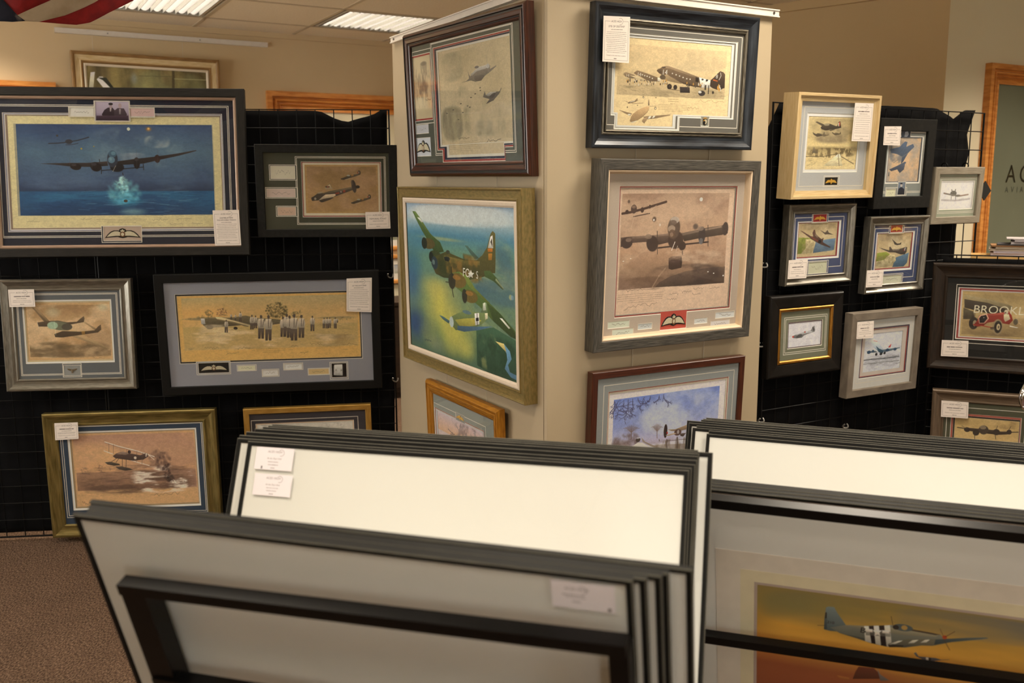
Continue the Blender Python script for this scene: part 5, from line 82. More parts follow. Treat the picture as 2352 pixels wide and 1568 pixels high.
'S1':[['R',[13,65,989,959],[[0,[176,150,104]],[0.5,[196,166,114]],[0.6,[172,142,98]],[1,[160,134,94]]]],['N',[13,26,1004,1003],0.25,0.6,[146,122,84],0.52,0.22,[1,1]],['P',[150,132,98],1,[9,110,31,84,213,173,356,292,350,376,323,366,179,239,33,168]],['P',[70,60,50],1,[15,176,179,239,323,366,326,449,274,499,166,459,20,368]],['P',[96,84,64],1,[13,369,85,443,98,611,17,623]],['N',[10,363,103,628],0.05,0.6,[60,50,44],0.5,0.2,[1,1]],['T',[222,206,176],'BROOKL',81,472,182.2],['N',[10,575,451,1032],0.06,0.6,[132,110,78],0.5,0.2,[3,1]],['H',[19,792,451,1002],70,37.2,[128,106,76],0.4,0,2.5],['E',[120,96,70],0.7,285,932,105.8,50.4,0,0.8],['E',[58,50,44],1,93,702,36,146.8,0,0.15],['E',[150,130,100],1,101,701,14.4,73.4,0,0.15],['E',[96,84,66],1,384,627,17.4,72,0,0.15],['P',[140,56,46],1,[93,747,117,636,130,521,185,479,247,461,299,426,324,380,353,487,364,596,341,690,278,666,234,651,190,675,165,741,120,777]],['P',[176,90,74],0.8,[132,521,185,485,299,434,300,473,186,529]],['P',[206,150,126],1,[132,704,123,579,134,520,180,480,185,501,198,581,172,698]],['P',[46,38,36],1,[136,684,129,592,140,536,176,503,189,579,165,679]],['E',[190,180,160],1,162,567,4.5,14,0,0.15],['L',[150,60,50],1,6.63,[92,731,156,748,237,785]],['E',[150,128,96],1,263,759,38.8,184.6,0,0.15],['E',[58,50,44],1,265,758,28.2,145.5,0,0.15],['E',[190,168,130],1,268,758,14.1,78.3,0,0.15],['E',[110,96,78],1,270,757,6.2,33.6,0,0.15],['E',[206,190,160],1,314,423,15.7,55.4,0,0.15],['P',[206,186,150],1,[298,473,333,468,346,572,313,638,301,579]],['E',[120,92,76],1,309,438,7,19.4,0,0.15],['P',[214,202,180],1,[346,711,403,743,399,763,346,739]],['P',[58,50,44],0.6,[210,776,236,757,240,813,216,823]]],
'S2':[['R',[21,27,987,976],[[0,[186,154,100]],[0.5,[200,164,108]],[1,[180,146,96]]]],['N',[19,5,993,1006],0.2,0.6,[212,178,122],0.54,0.18,[1.6,1]],['N',[488,4,995,180],0.1,0.6,[150,120,78],0.5,0.2,[1,1]],['L',[70,58,46],1,16.15,[46,230,199,240,360,253,618,236,718,260,989,219]],['P',[66,54,44],1,[198,218,438,217,637,221,717,238,872,220,876,278,681,313,443,303,201,278]],['E',[74,62,52],1,459,236,83.2,102.3,0,0.15],['E',[150,130,104],0.8,447,184,55.5,43,0,0.15],['E',[60,50,42],1,200,259,52.2,54.2,0,0.15],['E',[60,50,42],1,343,304,55.8,70.3,0,0.15],['E',[60,50,42],1,659,259,58.8,69.6,0,0.15],['E',[60,50,42],1,854,235,42.6,53.3,0,0.15],['L',[70,58,48],1,7.22,[647,220,671,123]],['L',[70,58,48],1,7.14,[842,197,876,112]],['L',[60,50,42],1,8.58,[324,339,330,448]],['L',[60,50,42],1,8.43,[641,301,657,407]],['L',[84,70,56],1,6.19,[115,187,199,245]]],
'B1':[['R',[-7,0,996,1000],[[0,[96,80,52]],[0.4,[112,100,62]],[1,[100,90,60]]]],['N',[-15,-2,1005,1010],0.12,0.7,[70,62,38],0.5,0.2,[0.5,2.5]],['N',[-15,-2,1005,1010],0.18,0.6,[156,140,84],0.56,0.2,[0.7,2]],['N',[353,16,1004,568],0.2,0.5,[120,124,84],0.5,0.2,[1,1]],['E',[120,128,124],0.6,395,161,41.5,115.1,0,0.9],['P',[196,190,160],1,[60,113,93,104,71,331,38,334]],['P',[206,204,190],1,[103,199,124,163,151,161,213,291,230,375,158,324]],['P',[40,40,30],1,[110,176,177,170,233,301,212,314,149,206]],['P',[60,52,32],1,[706,16,727,14,705,841,683,842]],['L',[84,80,52],1,4.38,[438,123,706,109]],['L',[150,146,104],1,5.18,[723,137,1005,129]]],
'P51':[['R',[-2,-13,916,1161],[[0,[120,104,62]],[0.1,[126,108,60]],[0.28,[170,124,52]],[0.4,[176,116,56]],[0.5,[130,72,44]],[1,[96,50,36]]]],['N',[385,-26,881,162],0.5,0.9,[92,90,88],0.4,0.3,[2,1]],['N',[-2,-39,891,559],0.18,0.5,[150,124,62],0.5,0.25,[4,1]],['N',[-2,-20,391,237],0.25,0.5,[98,96,70],0.5,0.25,[2,1]],['N',[-5,50,894,450],0.12,0.6,[206,150,60],0.6,0.2,[5,1]],['P',[86,96,98],1,[205,225,205,152,208,84,215,76,232,75,243,111,269,177,286,179,261,224,224,229]],['P',[62,70,72],0.8,[205,225,205,152,207,112,212,115,214,222]],['P',[40,30,26],1,[207,117,211,114,211,151,207,154]],['L',[60,50,40],1,1.61,[186,205,207,200]],['P',[96,96,88],1,[223,207,269,177,322,165,366,149,401,135,419,142,454,145,506,147,538,154,546,169,542,187,510,223,443,264,390,276,344,269,307,253,252,234]],['P',[128,120,98],0.7,[269,180,366,153,454,149,532,156,524,171,439,187,350,188]],['P',[60,50,40],1,[454,143,506,147,538,152,524,159,454,154]],['P',[62,62,58],0.7,[252,234,307,241,389,254,442,248,510,218,443,264,390,276,307,253]],['P',[36,28,26],1,[335,163,349,157,359,269,347,268]],['P',[182,176,166],1,[349,157,364,151,375,274,359,269]],['P',[36,28,26],1,[364,151,379,145,391,275,375,274]],['P',[176,170,160],1,[322,167,335,163,347,268,328,262]],['P',[176,170,160],1,[379,145,395,138,406,270,391,275]],['P',[104,100,92],0.7,[326,196,398,178,400,210,329,223]],['P',[206,196,186],1,[359,161,364,180,374,178,367,195,371,215,362,207,353,221,355,199,347,185,357,182]],['P',[196,186,176],1,[328,183,347,179,348,199,329,201]],['P',[196,186,176],1,[374,176,394,174,395,192,375,194]],['T',[34,28,26],'B',310,211,35.7],['T',[34,28,26],'210',213,182,16.6],['L',[60,46,36],1,1.5,[396,83,403,135]],['E',[66,76,80],1,432,142,30.1,23.2,0,0.15],['E',[170,130,62],0.8,436,141,9.4,15.5,0,0.15],['E',[40,34,30],1,412,146,9.5,15.5,0,0.15],['P',[96,90,76],1,[393,260,406,243,440,214,546,175,608,147,656,129,666,133,649,146,568,189,519,228,442,248]],['P',[62,70,72],1,[525,186,608,149,660,129,665,133,568,187,523,220]],['P',[180,174,162],1,[398,256,423,228,436,222,415,251]],['P',[180,174,162],1,[450,235,462,211,479,203,467,227]],['P',[180,174,162],1,[484,220,496,198,510,191,501,212]],['P',[40,34,30],1,[394,262,438,252,438,263,399,277]],['E',[150,62,30],1,549,164,6.9,13.2,0,0.15],['L',[60,44,34],0.7,2.49,[550,162,574,121]],['L',[60,44,34],0.5,2.28,[545,158,534,117]],['L',[70,54,40],0.6,2.7,[548,180,567,238]],['P',[78,78,84],1,[470,291,475,283,484,307,506,304,532,301,550,307,529,321,499,325,477,309]],['P',[180,172,164],1,[504,307,512,306,513,322,506,322]],['P',[34,30,30],1,[512,306,519,306,519,322,513,322]],['L',[70,70,76],1,1.48,[529,316,569,298]],['P',[84,46,34],1,[300,522,307,469,315,434,360,428,375,454,391,488]],['P',[104,98,96],1,[369,425,380,463,409,494,382,504]],['P',[150,100,50],0.6,[252,515,290,518,290,533,262,533]]]}
STK=[
{'n':'near','U':[0.9563,-0.2924,0],'V':[-0.0903,-0.2955,0.9511],'N':[-0.2781,-0.9095,-0.309],'h':0.6,'it':[[[-0.5596,1.125,1.094],0.7157],[[-0.5476,1.1347,1.092],0.7198],[[-0.5514,1.1486,1.0917],0.7418],[[-0.5572,1.1636,1.0899],0.7575],[[-0.5644,1.1834,1.0902],0.7942]]},
{'n':'middle','U':[0.9657,-0.2598,0.0057],'V':[0.0952,0.3743,0.9224],'N':[-0.2418,-0.8902,0.3862],'h':0.6,'it':[[[-0.485,1.6467,1.0456],0.7966],[[-0.5106,1.6688,1.0454],0.8302],[[-0.5111,1.6847,1.0469],0.8393],[[-0.5027,1.6989,1.0498],0.8367],[[-0.4896,1.7116,1.0523],0.8285],[[-0.4779,1.7236,1.0525],0.8208],[[-0.4713,1.7366,1.0517],0.8394],[[-0.4673,1.7503,1.0507],0.8135]]},
{'n':'far','U':[0.9367,-0.3502,0],'V':[0.1198,0.3204,0.9397],'N':[-0.3291,-0.8802,0.342],'h':0.62,'it':[[[0.4785,2.2176,0.9011],0.6937],[[0.4863,2.2298,0.9056],0.6924],[[0.451,2.2568,0.9065],0.7367],[[0.4633,2.2664,0.9084],0.7303],[[0.4474,2.2868,0.9111],0.7541],[[0.4457,2.3017,0.9134],0.7627],[[0.4813,2.3024,0.915],0.7313],[[0.489,2.3128,0.9146],0.7294],[[0.4988,2.3226,0.9149],0.7254]]},
{'n':'mustang','U':[0.9397,-0.342,0],'V':[-0.1057,-0.2904,0.9511],'N':[-0.3253,-0.8937,-0.309],'h':0.62,'it':[[[0.3364,1.694,0.9378],0.5644],[[0.3431,1.7035,0.9407],0.5627],[[0.3467,1.7141,0.9432],0.5644],[[0.3459,1.7272,0.9434],0.5714]]}]
SLV={
'tag_near':[0.6258,-0.0484,0.6962,-0.0103],
'tag_m1':[0.0211,-0.0496,0.0964,-0.0093],
'tag_m2':[0.0254,-0.0955,0.1003,-0.0569],
'mount':[0.0462,-0.1411],
'sheet':[0.0936,-0.1841],
'img':[0.1263,-0.6181,0.7463,-0.2181],
'railF':[[0.0763,-0.0673],[0.7136,-0.0521],[0.7134,-0.068],[0.074,-0.0834]],
'postF':[[0.0749,-0.085],[0.1096,-0.0865],[0.1086,-0.221],[0.0745,-0.2366],[0.6937,-0.0726],[0.7139,-0.07]],
'railP':[[0.0045,0.0074],[0.5177,0.0065],[0.5199,-0.0123],[0.0042,-0.0135]],
'railP2':[[-0.0163,-0.3331],[0.5566,-0.321],[-0.0167,-0.3528]]}
GEO={
'L':[[-0.5133,4,0],6.28],
'A':[[0.9702,3.5,0],28.5],
'S':[[1.7599,3.9288,0],-26],
'PR':[[0.1123,2.93,0],29.77],
'B':[[-1.6739,6.55,0],29.77],
'railB':[[-1.2872,2.4817],[0.0192,2.4878],[-1.2836,2.4507]],
'door1':[[-0.0055,2.1638],[0.9315,2.1673],[0.0874,2.0281]],
'door2':[-1.3071,2.1509],
'cords':[0.3376,0.6528,-0.7902,-0.3147,-0.7324,-0.4046,-1.0786,-0.5396],
'clipsL':[[-0.0099,1.1313],[-0.0009,0.6733]],
'clipsA':[[-0.0199,1.2122],[-0.0214,0.9088],[-0.0058,0.6102],[0.462,0.5276]],
'hooksA':[[0.9524,1.5821],[1.0872,1.583]],
'clothL':[[-3,1.82],[-0.5981,1.8244],[-0.3131,1.8246],[-0.2738,1.8186],[-0.2421,1.7991],[-0.2065,1.7849],[-0.1704,1.7796],[-0.1228,1.7941],[-0.0788,1.805],[-0.0549,1.814],[-0.0454,1.8266],[-0.0052,1.8286]],
'clothA':[[-0.2,1.8],[0.0867,1.8092],[0.6024,1.8185],[0.8467,1.8205],[0.9556,1.8191],[1.0078,1.7977],[1.0519,1.7794],[1.0864,1.8002],[1.1186,1.8176],[1.2109,1.8207]],
'gap':[0.8024,1.1825,1.3811,1.0453,1.0095,0.7935,0.7],
'card':[1.2803,1.4777],
'cam':[[1,-0.0008,-0.0048],[0.0049,0.1633,0.9866],[0,-0.9866,0.1633]],
'railPR':[[0.9249,2.1087],[0.9238,2.0832]],
'railPL':[[-1.1609,2.1117],[-1.1608,2.0865]],
'PLyaw':-60.24,
'flag':[[[-1.878,2.9,2.367],[-1.801,2.9,2.367],[-1.506,2.9,2.061],[-1.463,2.9,2.013],[-1.444,2.9,1.997],[-1.478,2.9,1.993],[-1.53,2.9,1.995],[-1.621,2.9,1.999],[-1.946,2.9,2.013]],[[-1.801,2.9,2.367],[-1.506,2.9,2.061],[-1.463,2.9,2.013],[-1.38,2.9,2.06],[-0.842,2.9,2.363]],[[-1.463,2.9,2.013],[-1.444,2.9,1.997],[-1.41,2.9,1.997],[-1.345,2.9,2.02],[-1.26,2.9,2.06],[-0.73,2.9,2.338],[-0.842,2.9,2.363],[-1.38,2.9,2.06]],[[-1.41,2.9,1.997],[-1.315,2.9,1.994],[-1.275,2.9,2.001],[-1.215,2.9,2.028],[-1.132,2.9,2.059],[-0.68,2.9,2.32],[-0.73,2.9,2.338],[-1.26,2.9,2.06],[-1.345,2.9,2.02]]]}

# ---------------------------------------------------------------- helpers
def lin(c):
    return tuple((x/255/12.92 if x/255<=.04045 else ((x/255+.055)/1.055)**2.4) for x in c)
MATS={}
def mat(name,col,rough=.6,metal=0,col2=None,scale=(30,30,30),bump=0,bscale=None,coord='Object',spec=.5,detail=4,mixlo=.35,mixhi=.65,emis=None,coat=0):
    if name in MATS: return MATS[name]
    m=bpy.data.materials.new(name); m.use_nodes=True; nt=m.node_tree; N=nt.nodes; b=N['Principled BSDF']
    c=lin(col); b.inputs['Base Color'].default_value=(*c,1); b.inputs['Roughness'].default_value=rough; b.inputs['Metallic'].default_value=metal
    b.inputs['Specular IOR Level'].default_value=spec
    if coat: b.inputs['Coat Weight'].default_value=coat; b.inputs['Coat Roughness'].default_value=.15
    tc=N.new('ShaderNodeTexCoord'); mp=N.new('ShaderNodeMapping'); nt.links.new(tc.outputs[coord],mp.inputs[0]); mp.inputs['Scale'].default_value=scale
    nz=N.new('ShaderNodeTexNoise'); nz.inputs['Scale'].default_value=1; nz.inputs['Detail'].default_value=detail; nt.links.new(mp.outputs[0],nz.inputs['Vector'])
    if col2 is None: col2=tuple(max(0,x*.975) for x in col)
    r=N.new('ShaderNodeValToRGB'); r.color_ramp.elements[0].position=mixlo; r.color_ramp.elements[1].position=mixhi
    r.color_ramp.elements[0].color=(*lin(col2),1); r.color_ramp.elements[1].color=(*c,1)
    nt.links.new(nz.outputs['Fac'],r.inputs[0]); nt.links.new(r.outputs[0],b.inputs['Base Color'])
    if bump:
        bp=N.new('ShaderNodeBump'); bp.inputs['Strength'].default_value=bump; bp.inputs['Distance'].default_value=.002
        src=nz
        if bscale:
            mp2=N.new('ShaderNodeMapping'); mp2.inputs['Scale'].default_value=bscale; nt.links.new(tc.outputs[coord],mp2.inputs[0])
            src=N.new('ShaderNodeTexNoise'); src.inputs['Scale'].default_value=1; src.inputs['Detail'].default_value=3; nt.links.new(mp2.outputs[0],src.inputs['Vector'])
        nt.links.new(src.outputs['Fac'],bp.inputs['Height']); nt.links.new(bp.outputs[0],b.inputs['Normal'])
    if emis: b.inputs['Emission Color'].default_value=(*emis[0],1); b.inputs['Emission Strength'].default_value=emis[1]
    MATS[name]=m; return m
def glassmat(name,ior=1.42,rough=0.0,bump=0):
    m=bpy.data.materials.new(name); m.use_nodes=True; nt=m.node_tree; N=nt.nodes; N.clear()
    o=N.new('ShaderNodeOutputMaterial'); mx=N.new('ShaderNodeMixShader'); t=N.new('ShaderNodeBsdfTransparent'); g=N.new('ShaderNodeBsdfGlossy'); f=N.new('ShaderNodeLayerWeight'); f.inputs[0].default_value=.5; pw=N.new('ShaderNodeMath'); pw.operation='POWER'; pw.inputs[1].default_value=5; ma=N.new('ShaderNodeMath'); ma.operation='MULTIPLY_ADD'; r0=((ior-1)/(ior+1))**2*1.7; ma.inputs[1].default_value=.9-r0; ma.inputs[2].default_value=r0
    g.inputs['Roughness'].default_value=rough; t.inputs[0].default_value=(.97,.98,.97,1)
    nt.links.new(f.outputs['Facing'],pw.inputs[0]); nt.links.new(pw.outputs[0],ma.inputs[0]); nt.links.new(ma.outputs[0],mx.inputs[0]); nt.links.new(t.outputs[0],mx.inputs[1]); nt.links.new(g.outputs[0],mx.inputs[2]); nt.links.new(mx.outputs[0],o.inputs[0])
    if bump:
        nz=N.new('ShaderNodeTexNoise'); nz.inputs['Scale'].default_value=3.5; nz.inputs['Detail'].default_value=1
        tc=N.new('ShaderNodeTexCoord'); nt.links.new(tc.outputs['Object'],nz.inputs['Vector'])
        bp=N.new('ShaderNodeBump'); bp.inputs['Strength'].default_value=bump; bp.inputs['Distance'].default_value=.03
        nt.links.new(nz.outputs['Fac'],bp.inputs['Height']); nt.links.new(bp.outputs[0],g.inputs['Normal']); nt.links.new(bp.outputs[0],f.inputs['Normal'])
    return m
class MB:
    def __init__(s): s.v=[];s.f=[];s.m=[];s.uv=[];s.has=False
    def face(s,pts,mi=0,uv=None):
        n=len(s.v); s.v+= [tuple(p) for p in pts]; s.f.append(tuple(range(n,n+len(pts)))); s.m.append(mi); s.uv.append(uv); s.has|=uv is not None
    def box(s,x0,y0,z0,x1,y1,z1,mi=0):
        p=[(x0,y0,z0),(x1,y0,z0),(x1,y1,z0),(x0,y1,z0),(x0,y0,z1),(x1,y0,z1),(x1,y1,z1),(x0,y1,z1)]
        for q in ((3,2,1,0),(4,5,6,7),(0,1,5,4),(1,2,6,5),(2,3,7,6),(3,0,4,7)): s.face([p[k] for k in q],mi)
    def hexa(s,lo,hi,mi=0):
        n=len(lo)
        s.face(list(reversed(lo)),mi); s.face(hi,mi)
        for k in range(n): s.face([lo[k],lo[(k+1)%n],hi[(k+1)%n],hi[k]],mi)
    def prism(s,poly,z0,z1,mi=0):
        lo=[Vector((x,y,0)) for x,y in poly]; A=sum(lo[i].x*lo[(i+1)%len(lo)].y-lo[(i+1)%len(lo)].x*lo[i].y for i in range(len(lo)))
        if A<0: poly=poly[::-1]; lo=lo[::-1]
        for t in tessellate_polygon([lo]):
            t=[lo[i] for i in t]
            n=(t[1]-t[0]).cross(t[2]-t[0]).z
            if n<0: t=t[::-1]
            s.face([(p.x,p.y,z1) for p in t],mi)
        for k in range(len(poly)):
            a=poly[k];b=poly[(k+1)%len(poly)]; s.face([(*a,z0),(*b,z0),(*b,z1),(*a,z1)],mi)
    def tube(s,pts,r,seg=8,mi=0,cap=True):
        pts=[Vector(p) for p in pts]; rings=[]
        for i,p in enumerate(pts):
            d=(pts[min(i+1,len(pts)-1)]-pts[max(i-1,0)]).normalized(); a=d.orthogonal().normalized()
            if rings:
                a=(pa-d*pa.dot(d)); a=a.normalized() if a.length>1e-6 else d.orthogonal().normalized()
            pa=a; b=d.cross(a); rr=r[i] if isinstance(r,(list,tuple)) else r
            rings.append([p+(a*math.cos(2*math.pi*k/seg)+b*math.sin(2*math.pi*k/seg))*rr for k in range(seg)])
        for i in range(len(rings)-1):
            for k in range(seg): s.face([rings[i][k],rings[i][(k+1)%seg],rings[i+1][(k+1)%seg],rings[i+1][k]],mi)
        if cap: s.face(rings[0][::-1],mi); s.face(rings[-1],mi)
    def mesh(s,name,mats,smooth=False,weld=False):
        me=bpy.data.meshes.new(name); me.from_pydata(s.v,[],s.f)
        for m in (mats if isinstance(mats,(list,tuple)) else [mats]): me.materials.append(m)
        me.polygons.foreach_set('material_index',s.m)
        if s.has:
            l=me.uv_layers.new(name='UVMap'); flat=[]
            for f,u in zip(s.f,s.uv):
                for k in range(len(f)): flat+= list(u[k]) if u else [0,0]
            l.data.foreach_set('uv',flat)
        if weld:
            bm=bmesh.new(); bm.from_mesh(me); bmesh.ops.remove_doubles(bm,verts=bm.verts,dist=1e-5); bm.to_mesh(me); bm.free()
        if smooth: me.polygons.foreach_set('use_smooth',[True]*len(me.polygons))
        me.update(); return me
    def obj(s,name,mats,parent=None,smooth=False,weld=False,bevel=0):
        o=bpy.data.objects.new(name,s.mesh(name,mats,smooth,weld)); COL.objects.link(o)
        if parent: o.parent=parent
        if bevel:
            b=o.modifiers.new('bevel','BEVEL'); b.width=bevel; b.segments=2; b.limit_method='ANGLE'
        return o
def tag(o,label,cat,group=None,kind=None):
    if label:o['label']=label
    if cat:o['category']=cat
    if group:o['group']=group
    if kind:o['kind']=kind
    return o
def root(name,label,cat,matrix=None,loc=None,group=None):
    o=bpy.data.objects.new(name,None); COL.objects.link(o); o.empty_display_size=.05
    if matrix is not None:o.matrix_world=matrix
    if loc is not None:o.location=loc
    return tag(o,label,cat,group)
def M4(U,V,N,p):
    return Matrix(((U[0],V[0],N[0],p[0]),(U[1],V[1],N[1],p[1]),(U[2],V[2],N[2],p[2]),(0,0,0,1)))
def cells(mb,inc,exc,z,mi=0,zf=None):
    """union of rects inc minus union of rects exc, as flat quads"""
    xs=sorted({round(v,6) for r in inc+exc for v in (r[0],r[2])}); ys=sorted({round(v,6) for r in inc+exc for v in (r[1],r[3])})
    def inside(x,y,rs): return any(r[0]<x<r[2] and r[1]<y<r[3] for r in rs)
    for i in range(len(xs)-1):
        for j in range(len(ys)-1):
            cx=(xs[i]+xs[i+1])/2; cy=(ys[j]+ys[j+1])/2
            if inside(cx,cy,inc) and not inside(cx,cy,exc):
                g=zf or (lambda x,y:z)
                p=[(xs[i],ys[j]),(xs[i+1],ys[j]),(xs[i+1],ys[j+1]),(xs[i],ys[j+1])]
                mb.face([(x,y,g(x,y)) for x,y in p],mi)
def infl(rs,d): return [[r[0]-d,r[1]-d,r[2]+d,r[3]+d] for r in rs]
# ---------------------------------------------------------------- text outlines
_tc={}
def textris(s):
    if s in _tc: return _tc[s]
    cu=bpy.data.curves.new('t',type='FONT'); cu.body=s; cu.size=1; cu.resolution_u=3
    o=bpy.data.objects.new('t',cu); COL.objects.link(o); dg=bpy.context.evaluated_depsgraph_get(); dg.update()
    me=o.evaluated_get(dg).to_mesh(); me.calc_loop_triangles()
    v=np.array([x.co[:2] for x in me.vertices]) if len(me.vertices) else np.zeros((0,2)); t=np.array([x.vertices[:] for x in me.loop_triangles],int)
    o.evaluated_get(dg).to_mesh_clear(); bpy.data.objects.remove(o); bpy.data.curves.remove(cu)
    _tc[s]=(v,t); return _tc[s]
# ---------------------------------------------------------------- flat print: painted pictures
class Can:
    def __init__(s,w,h,bg,seed):
        s.W,s.H=int(w),int(h); s.a=np.empty((s.H,s.W,3),np.float32); s.a[:]=np.array(bg)/255; s.r=np.random.RandomState(seed%2**31)
    def bl(s,x0,y0,m,c,a=1):
        h,w=m.shape
        if h==0 or w==0:return
        v=s.a[y0:y0+h,x0:x0+w]; k=(m*a)[...,None]; v+=(np.array(c,np.float32)/255-v)*k
    def bb(s,x0,y0,x1,y1): return max(0,int(x0)-1),max(0,int(y0)-1),min(s.W,int(x1)+2),min(s.H,int(y1)+2)
    def poly(s,pts,c,a=1,sh=0):
        p=np.array(pts,float)
        x0,y0,x1,y1=s.bb(p[:,0].min(),p[:,1].min(),p[:,0].max(),p[:,1].max())
        if x1<=x0 or y1<=y0:return
        X=(np.arange((x1-x0)*2)+.5)/2+x0; Y=(np.arange((y1-y0)*2)+.5)/2+y0; ins=np.zeros((len(Y),len(X)),bool); q=np.roll(p,-1,0)
        for (ax,ay),(bx,by) in zip(p,q):
            if ay==by: continue
            row=((ay<=Y)!=(by<=Y))
            if row.any():
                xi=ax+(Y-ay)/(by-ay)*(bx-ax); ins^=(row[:,None]&(X[None]<xi[:,None]))
        m=ins.reshape(y1-y0,2,x1-x0,2).mean((1,3)).astype(np.float32)
        if sh and y1-y0>3:
            g=1+sh*(1-2*(np.arange(y1-y0)+.5)/(y1-y0)); v=s.a[y0:y1,x0:x1]; v+=(np.clip(np.array(c,np.float32)[None,None]/255*g[:,None,None],0,1)-v)*(m*a)[...,None]
        else: s.bl(x0,y0,m,c,a)
    def line(s,pts,w,c,a=1):
        w=max(w,.7)
        for (ax,ay),(bx,by) in zip(pts[:-1],pts[1:]):
            x0,y0,x1,y1=s.bb(min(ax,bx)-w,min(ay,by)-w,max(ax,bx)+w,max(ay,by)+w)
            if x1<=x0 or y1<=y0: continue
            X,Y=np.meshgrid(np.arange(x0,x1)+.5,np.arange(y0,y1)+.5); d=(bx-ax)**2+(by-ay)**2+1e-9
            t=np.clip(((X-ax)*(bx-ax)+(Y-ay)*(by-ay))/d,0,1); D=np.hypot(X-ax-t*(bx-ax),Y-ay-t*(by-ay)); s.bl(x0,y0,np.clip(w/2-D+.5,0,1).astype(np.float32),c,a)
    def ell(s,cx,cy,rx,ry,c,a=1,rot=0,soft=.15):
        R=max(rx,ry)*1.05+1; x0,y0,x1,y1=s.bb(cx-R,cy-R,cx+R,cy+R)
        if x1<=x0 or y1<=y0:return
        X,Y=np.meshgrid(np.arange(x0,x1)+.5-cx,np.arange(y0,y1)+.5-cy); k,l=math.cos(rot),math.sin(rot)
        d=np.hypot((X*k+Y*l)/max(rx,.6),(-X*l+Y*k)/max(ry,.6)); sf=max(soft,1.2/max(rx,ry,1)); t=np.clip((1-d)/sf,0,1); s.bl(x0,y0,(t*t*(3-2*t)).astype(np.float32),c,a)
    def fbm(s,w,h,cell,st,octv=4):
        out=np.zeros((h,w),np.float32); amp=1;tot=0
        for o in range(octv):
            cx=max(cell*st[0]/2**o,1.5); cy=max(cell*st[1]/2**o,1.5); g=s.r.rand(int(h/cy)+3,int(w/cx)+3).astype(np.float32)
            y=np.arange(h)/cy; x=np.arange(w)/cx; yi=y.astype(int); xi=x.astype(int); fy=(y-yi)[:,None]; fx=(x-xi)[None]; fy=fy*fy*(3-2*fy); fx=fx*fx*(3-2*fx)
            v=(g[yi][:,xi]*(1-fy)+g[yi+1][:,xi]*fy)*(1-fx)+(g[yi][:,xi+1]*(1-fy)+g[yi+1][:,xi+1]*fy)*fx
            out+=v*amp; tot+=amp; amp*=.55
        return out/tot
    def text(s,t,x,y,h,c,a=1,center=False,shear=0,asp=1):
        v,tr=textris(t)
        if len(v)==0:return
        k=h/.73; w=(v[:,0].max())*k*asp
        ox=x-w/2 if center else x
        P=np.stack([ox+(v[:,0]*asp+v[:,1]*shear)*k,y-v[:,1]*k],1)
        m=np.zeros((s.H*2,s.W*2),bool)
        for q in tr:
            p=P[q]*2; x0=max(0,int(p[:,0].min()));x1=min(s.W*2,int(p[:,0].max())+2);y0=max(0,int(p[:,1].min()));y1=min(s.H*2,int(p[:,1].max())+2)
            if x1<=x0 or y1<=y0: continue
            X,Y=np.meshgrid(np.arange(x0,x1)+.5,np.arange(y0,y1)+.5); d=[]
            for i in range(3):
                (ax,ay),(bx,by)=p[i],p[(i+1)%3]; d.append((bx-ax)*(Y-ay)-(by-ay)*(X-ax))
            m[y0:y1,x0:x1]|=((d[0]>=0)&(d[1]>=0)&(d[2]>=0))|((d[0]<=0)&(d[1]<=0)&(d[2]<=0))
        s.bl(0,0,m.reshape(s.H,2,s.W,2).mean((1,3)).astype(np.float32),c,a)
    def words(s,x0,x1,y,h,c,a=.6):
        x=x0
        while x<x1-h:
            w=s.r.uniform(1.2,5)*h; s.line([(x,y),(min(x+w,x1),y)],h*.75,c,a*s.r.uniform(.6,1)); x+=w+h*.9
    def run(s,ops):
        kx,ky=s.W/1000,s.H/1000
        for o in ops:
            k=o[0]
            if k=='R':
                b=o[1]; x0,y0,x1,y1=s.bb(b[0]*kx+1,b[1]*ky+1,b[2]*kx-2,b[3]*ky-2); t=np.linspace(0,1,max(1,y1-y0)); st=o[2]
                col=np.stack([np.interp(t,[q[0] for q in st],[q[1][i] for q in st]) for i in range(3)],1)/255; s.a[y0:y1,x0:x1]=col[:,None]
            elif k=='N':
                b=o[1]; x0,y0,x1,y1=s.bb(b[0]*kx,b[1]*ky,b[2]*kx,b[3]*ky); w,h=x1-x0,y1-y0
                if w<2 or h<2: continue
                n=s.fbm(w,h,o[2]*s.W,o[7]); lo,hi=o[5]-o[6],o[5]+o[6]; t=np.clip((n-lo)/(hi-lo),0,1); m=t*t*(3-2*t)
                if w*h<.7*s.W*s.H:
                    Y_=(np.arange(h)+.5)/h*2-1; X_=(np.arange(w)+.5)/w*2-1; q_=(np.abs(X_)**3)[None]+(np.abs(Y_)**3)[:,None]; m=m*np.clip((1-q_)/.5,0,1)
                s.bl(x0,y0,m.astype(np.float32),o[4],o[3])
            elif k=='P': p=np.array(o[3],float).reshape(-1,2)*(kx,ky); s.poly(p,o[1],o[2],.2)
            elif k=='L': p=np.array(o[4],float).reshape(-1,2)*(kx,ky); s.line(p,o[3]*kx,o[1],o[2])
            elif k=='E': s.ell(o[3]*kx,o[4]*ky,o[5]*kx,o[6]*ky,o[1],o[2],o[7],o[8])
            elif k=='H':
                b=o[1]
                for _ in range(o[2]):
                    x=s.r.uniform(b[0],b[2])*kx;y=s.r.uniform(b[1],b[3])*ky;l=o[3]*kx*s.r.uniform(.4,1.2);g=o[6]+s.r.uniform(-.12,.12); s.line([(x,y),(x+l*math.cos(g),y+l*math.sin(g))],o[7]*kx,o[4],o[5]*s.r.uniform(.4,1))
            elif k=='D':
                b=o[2]; n=o[3]
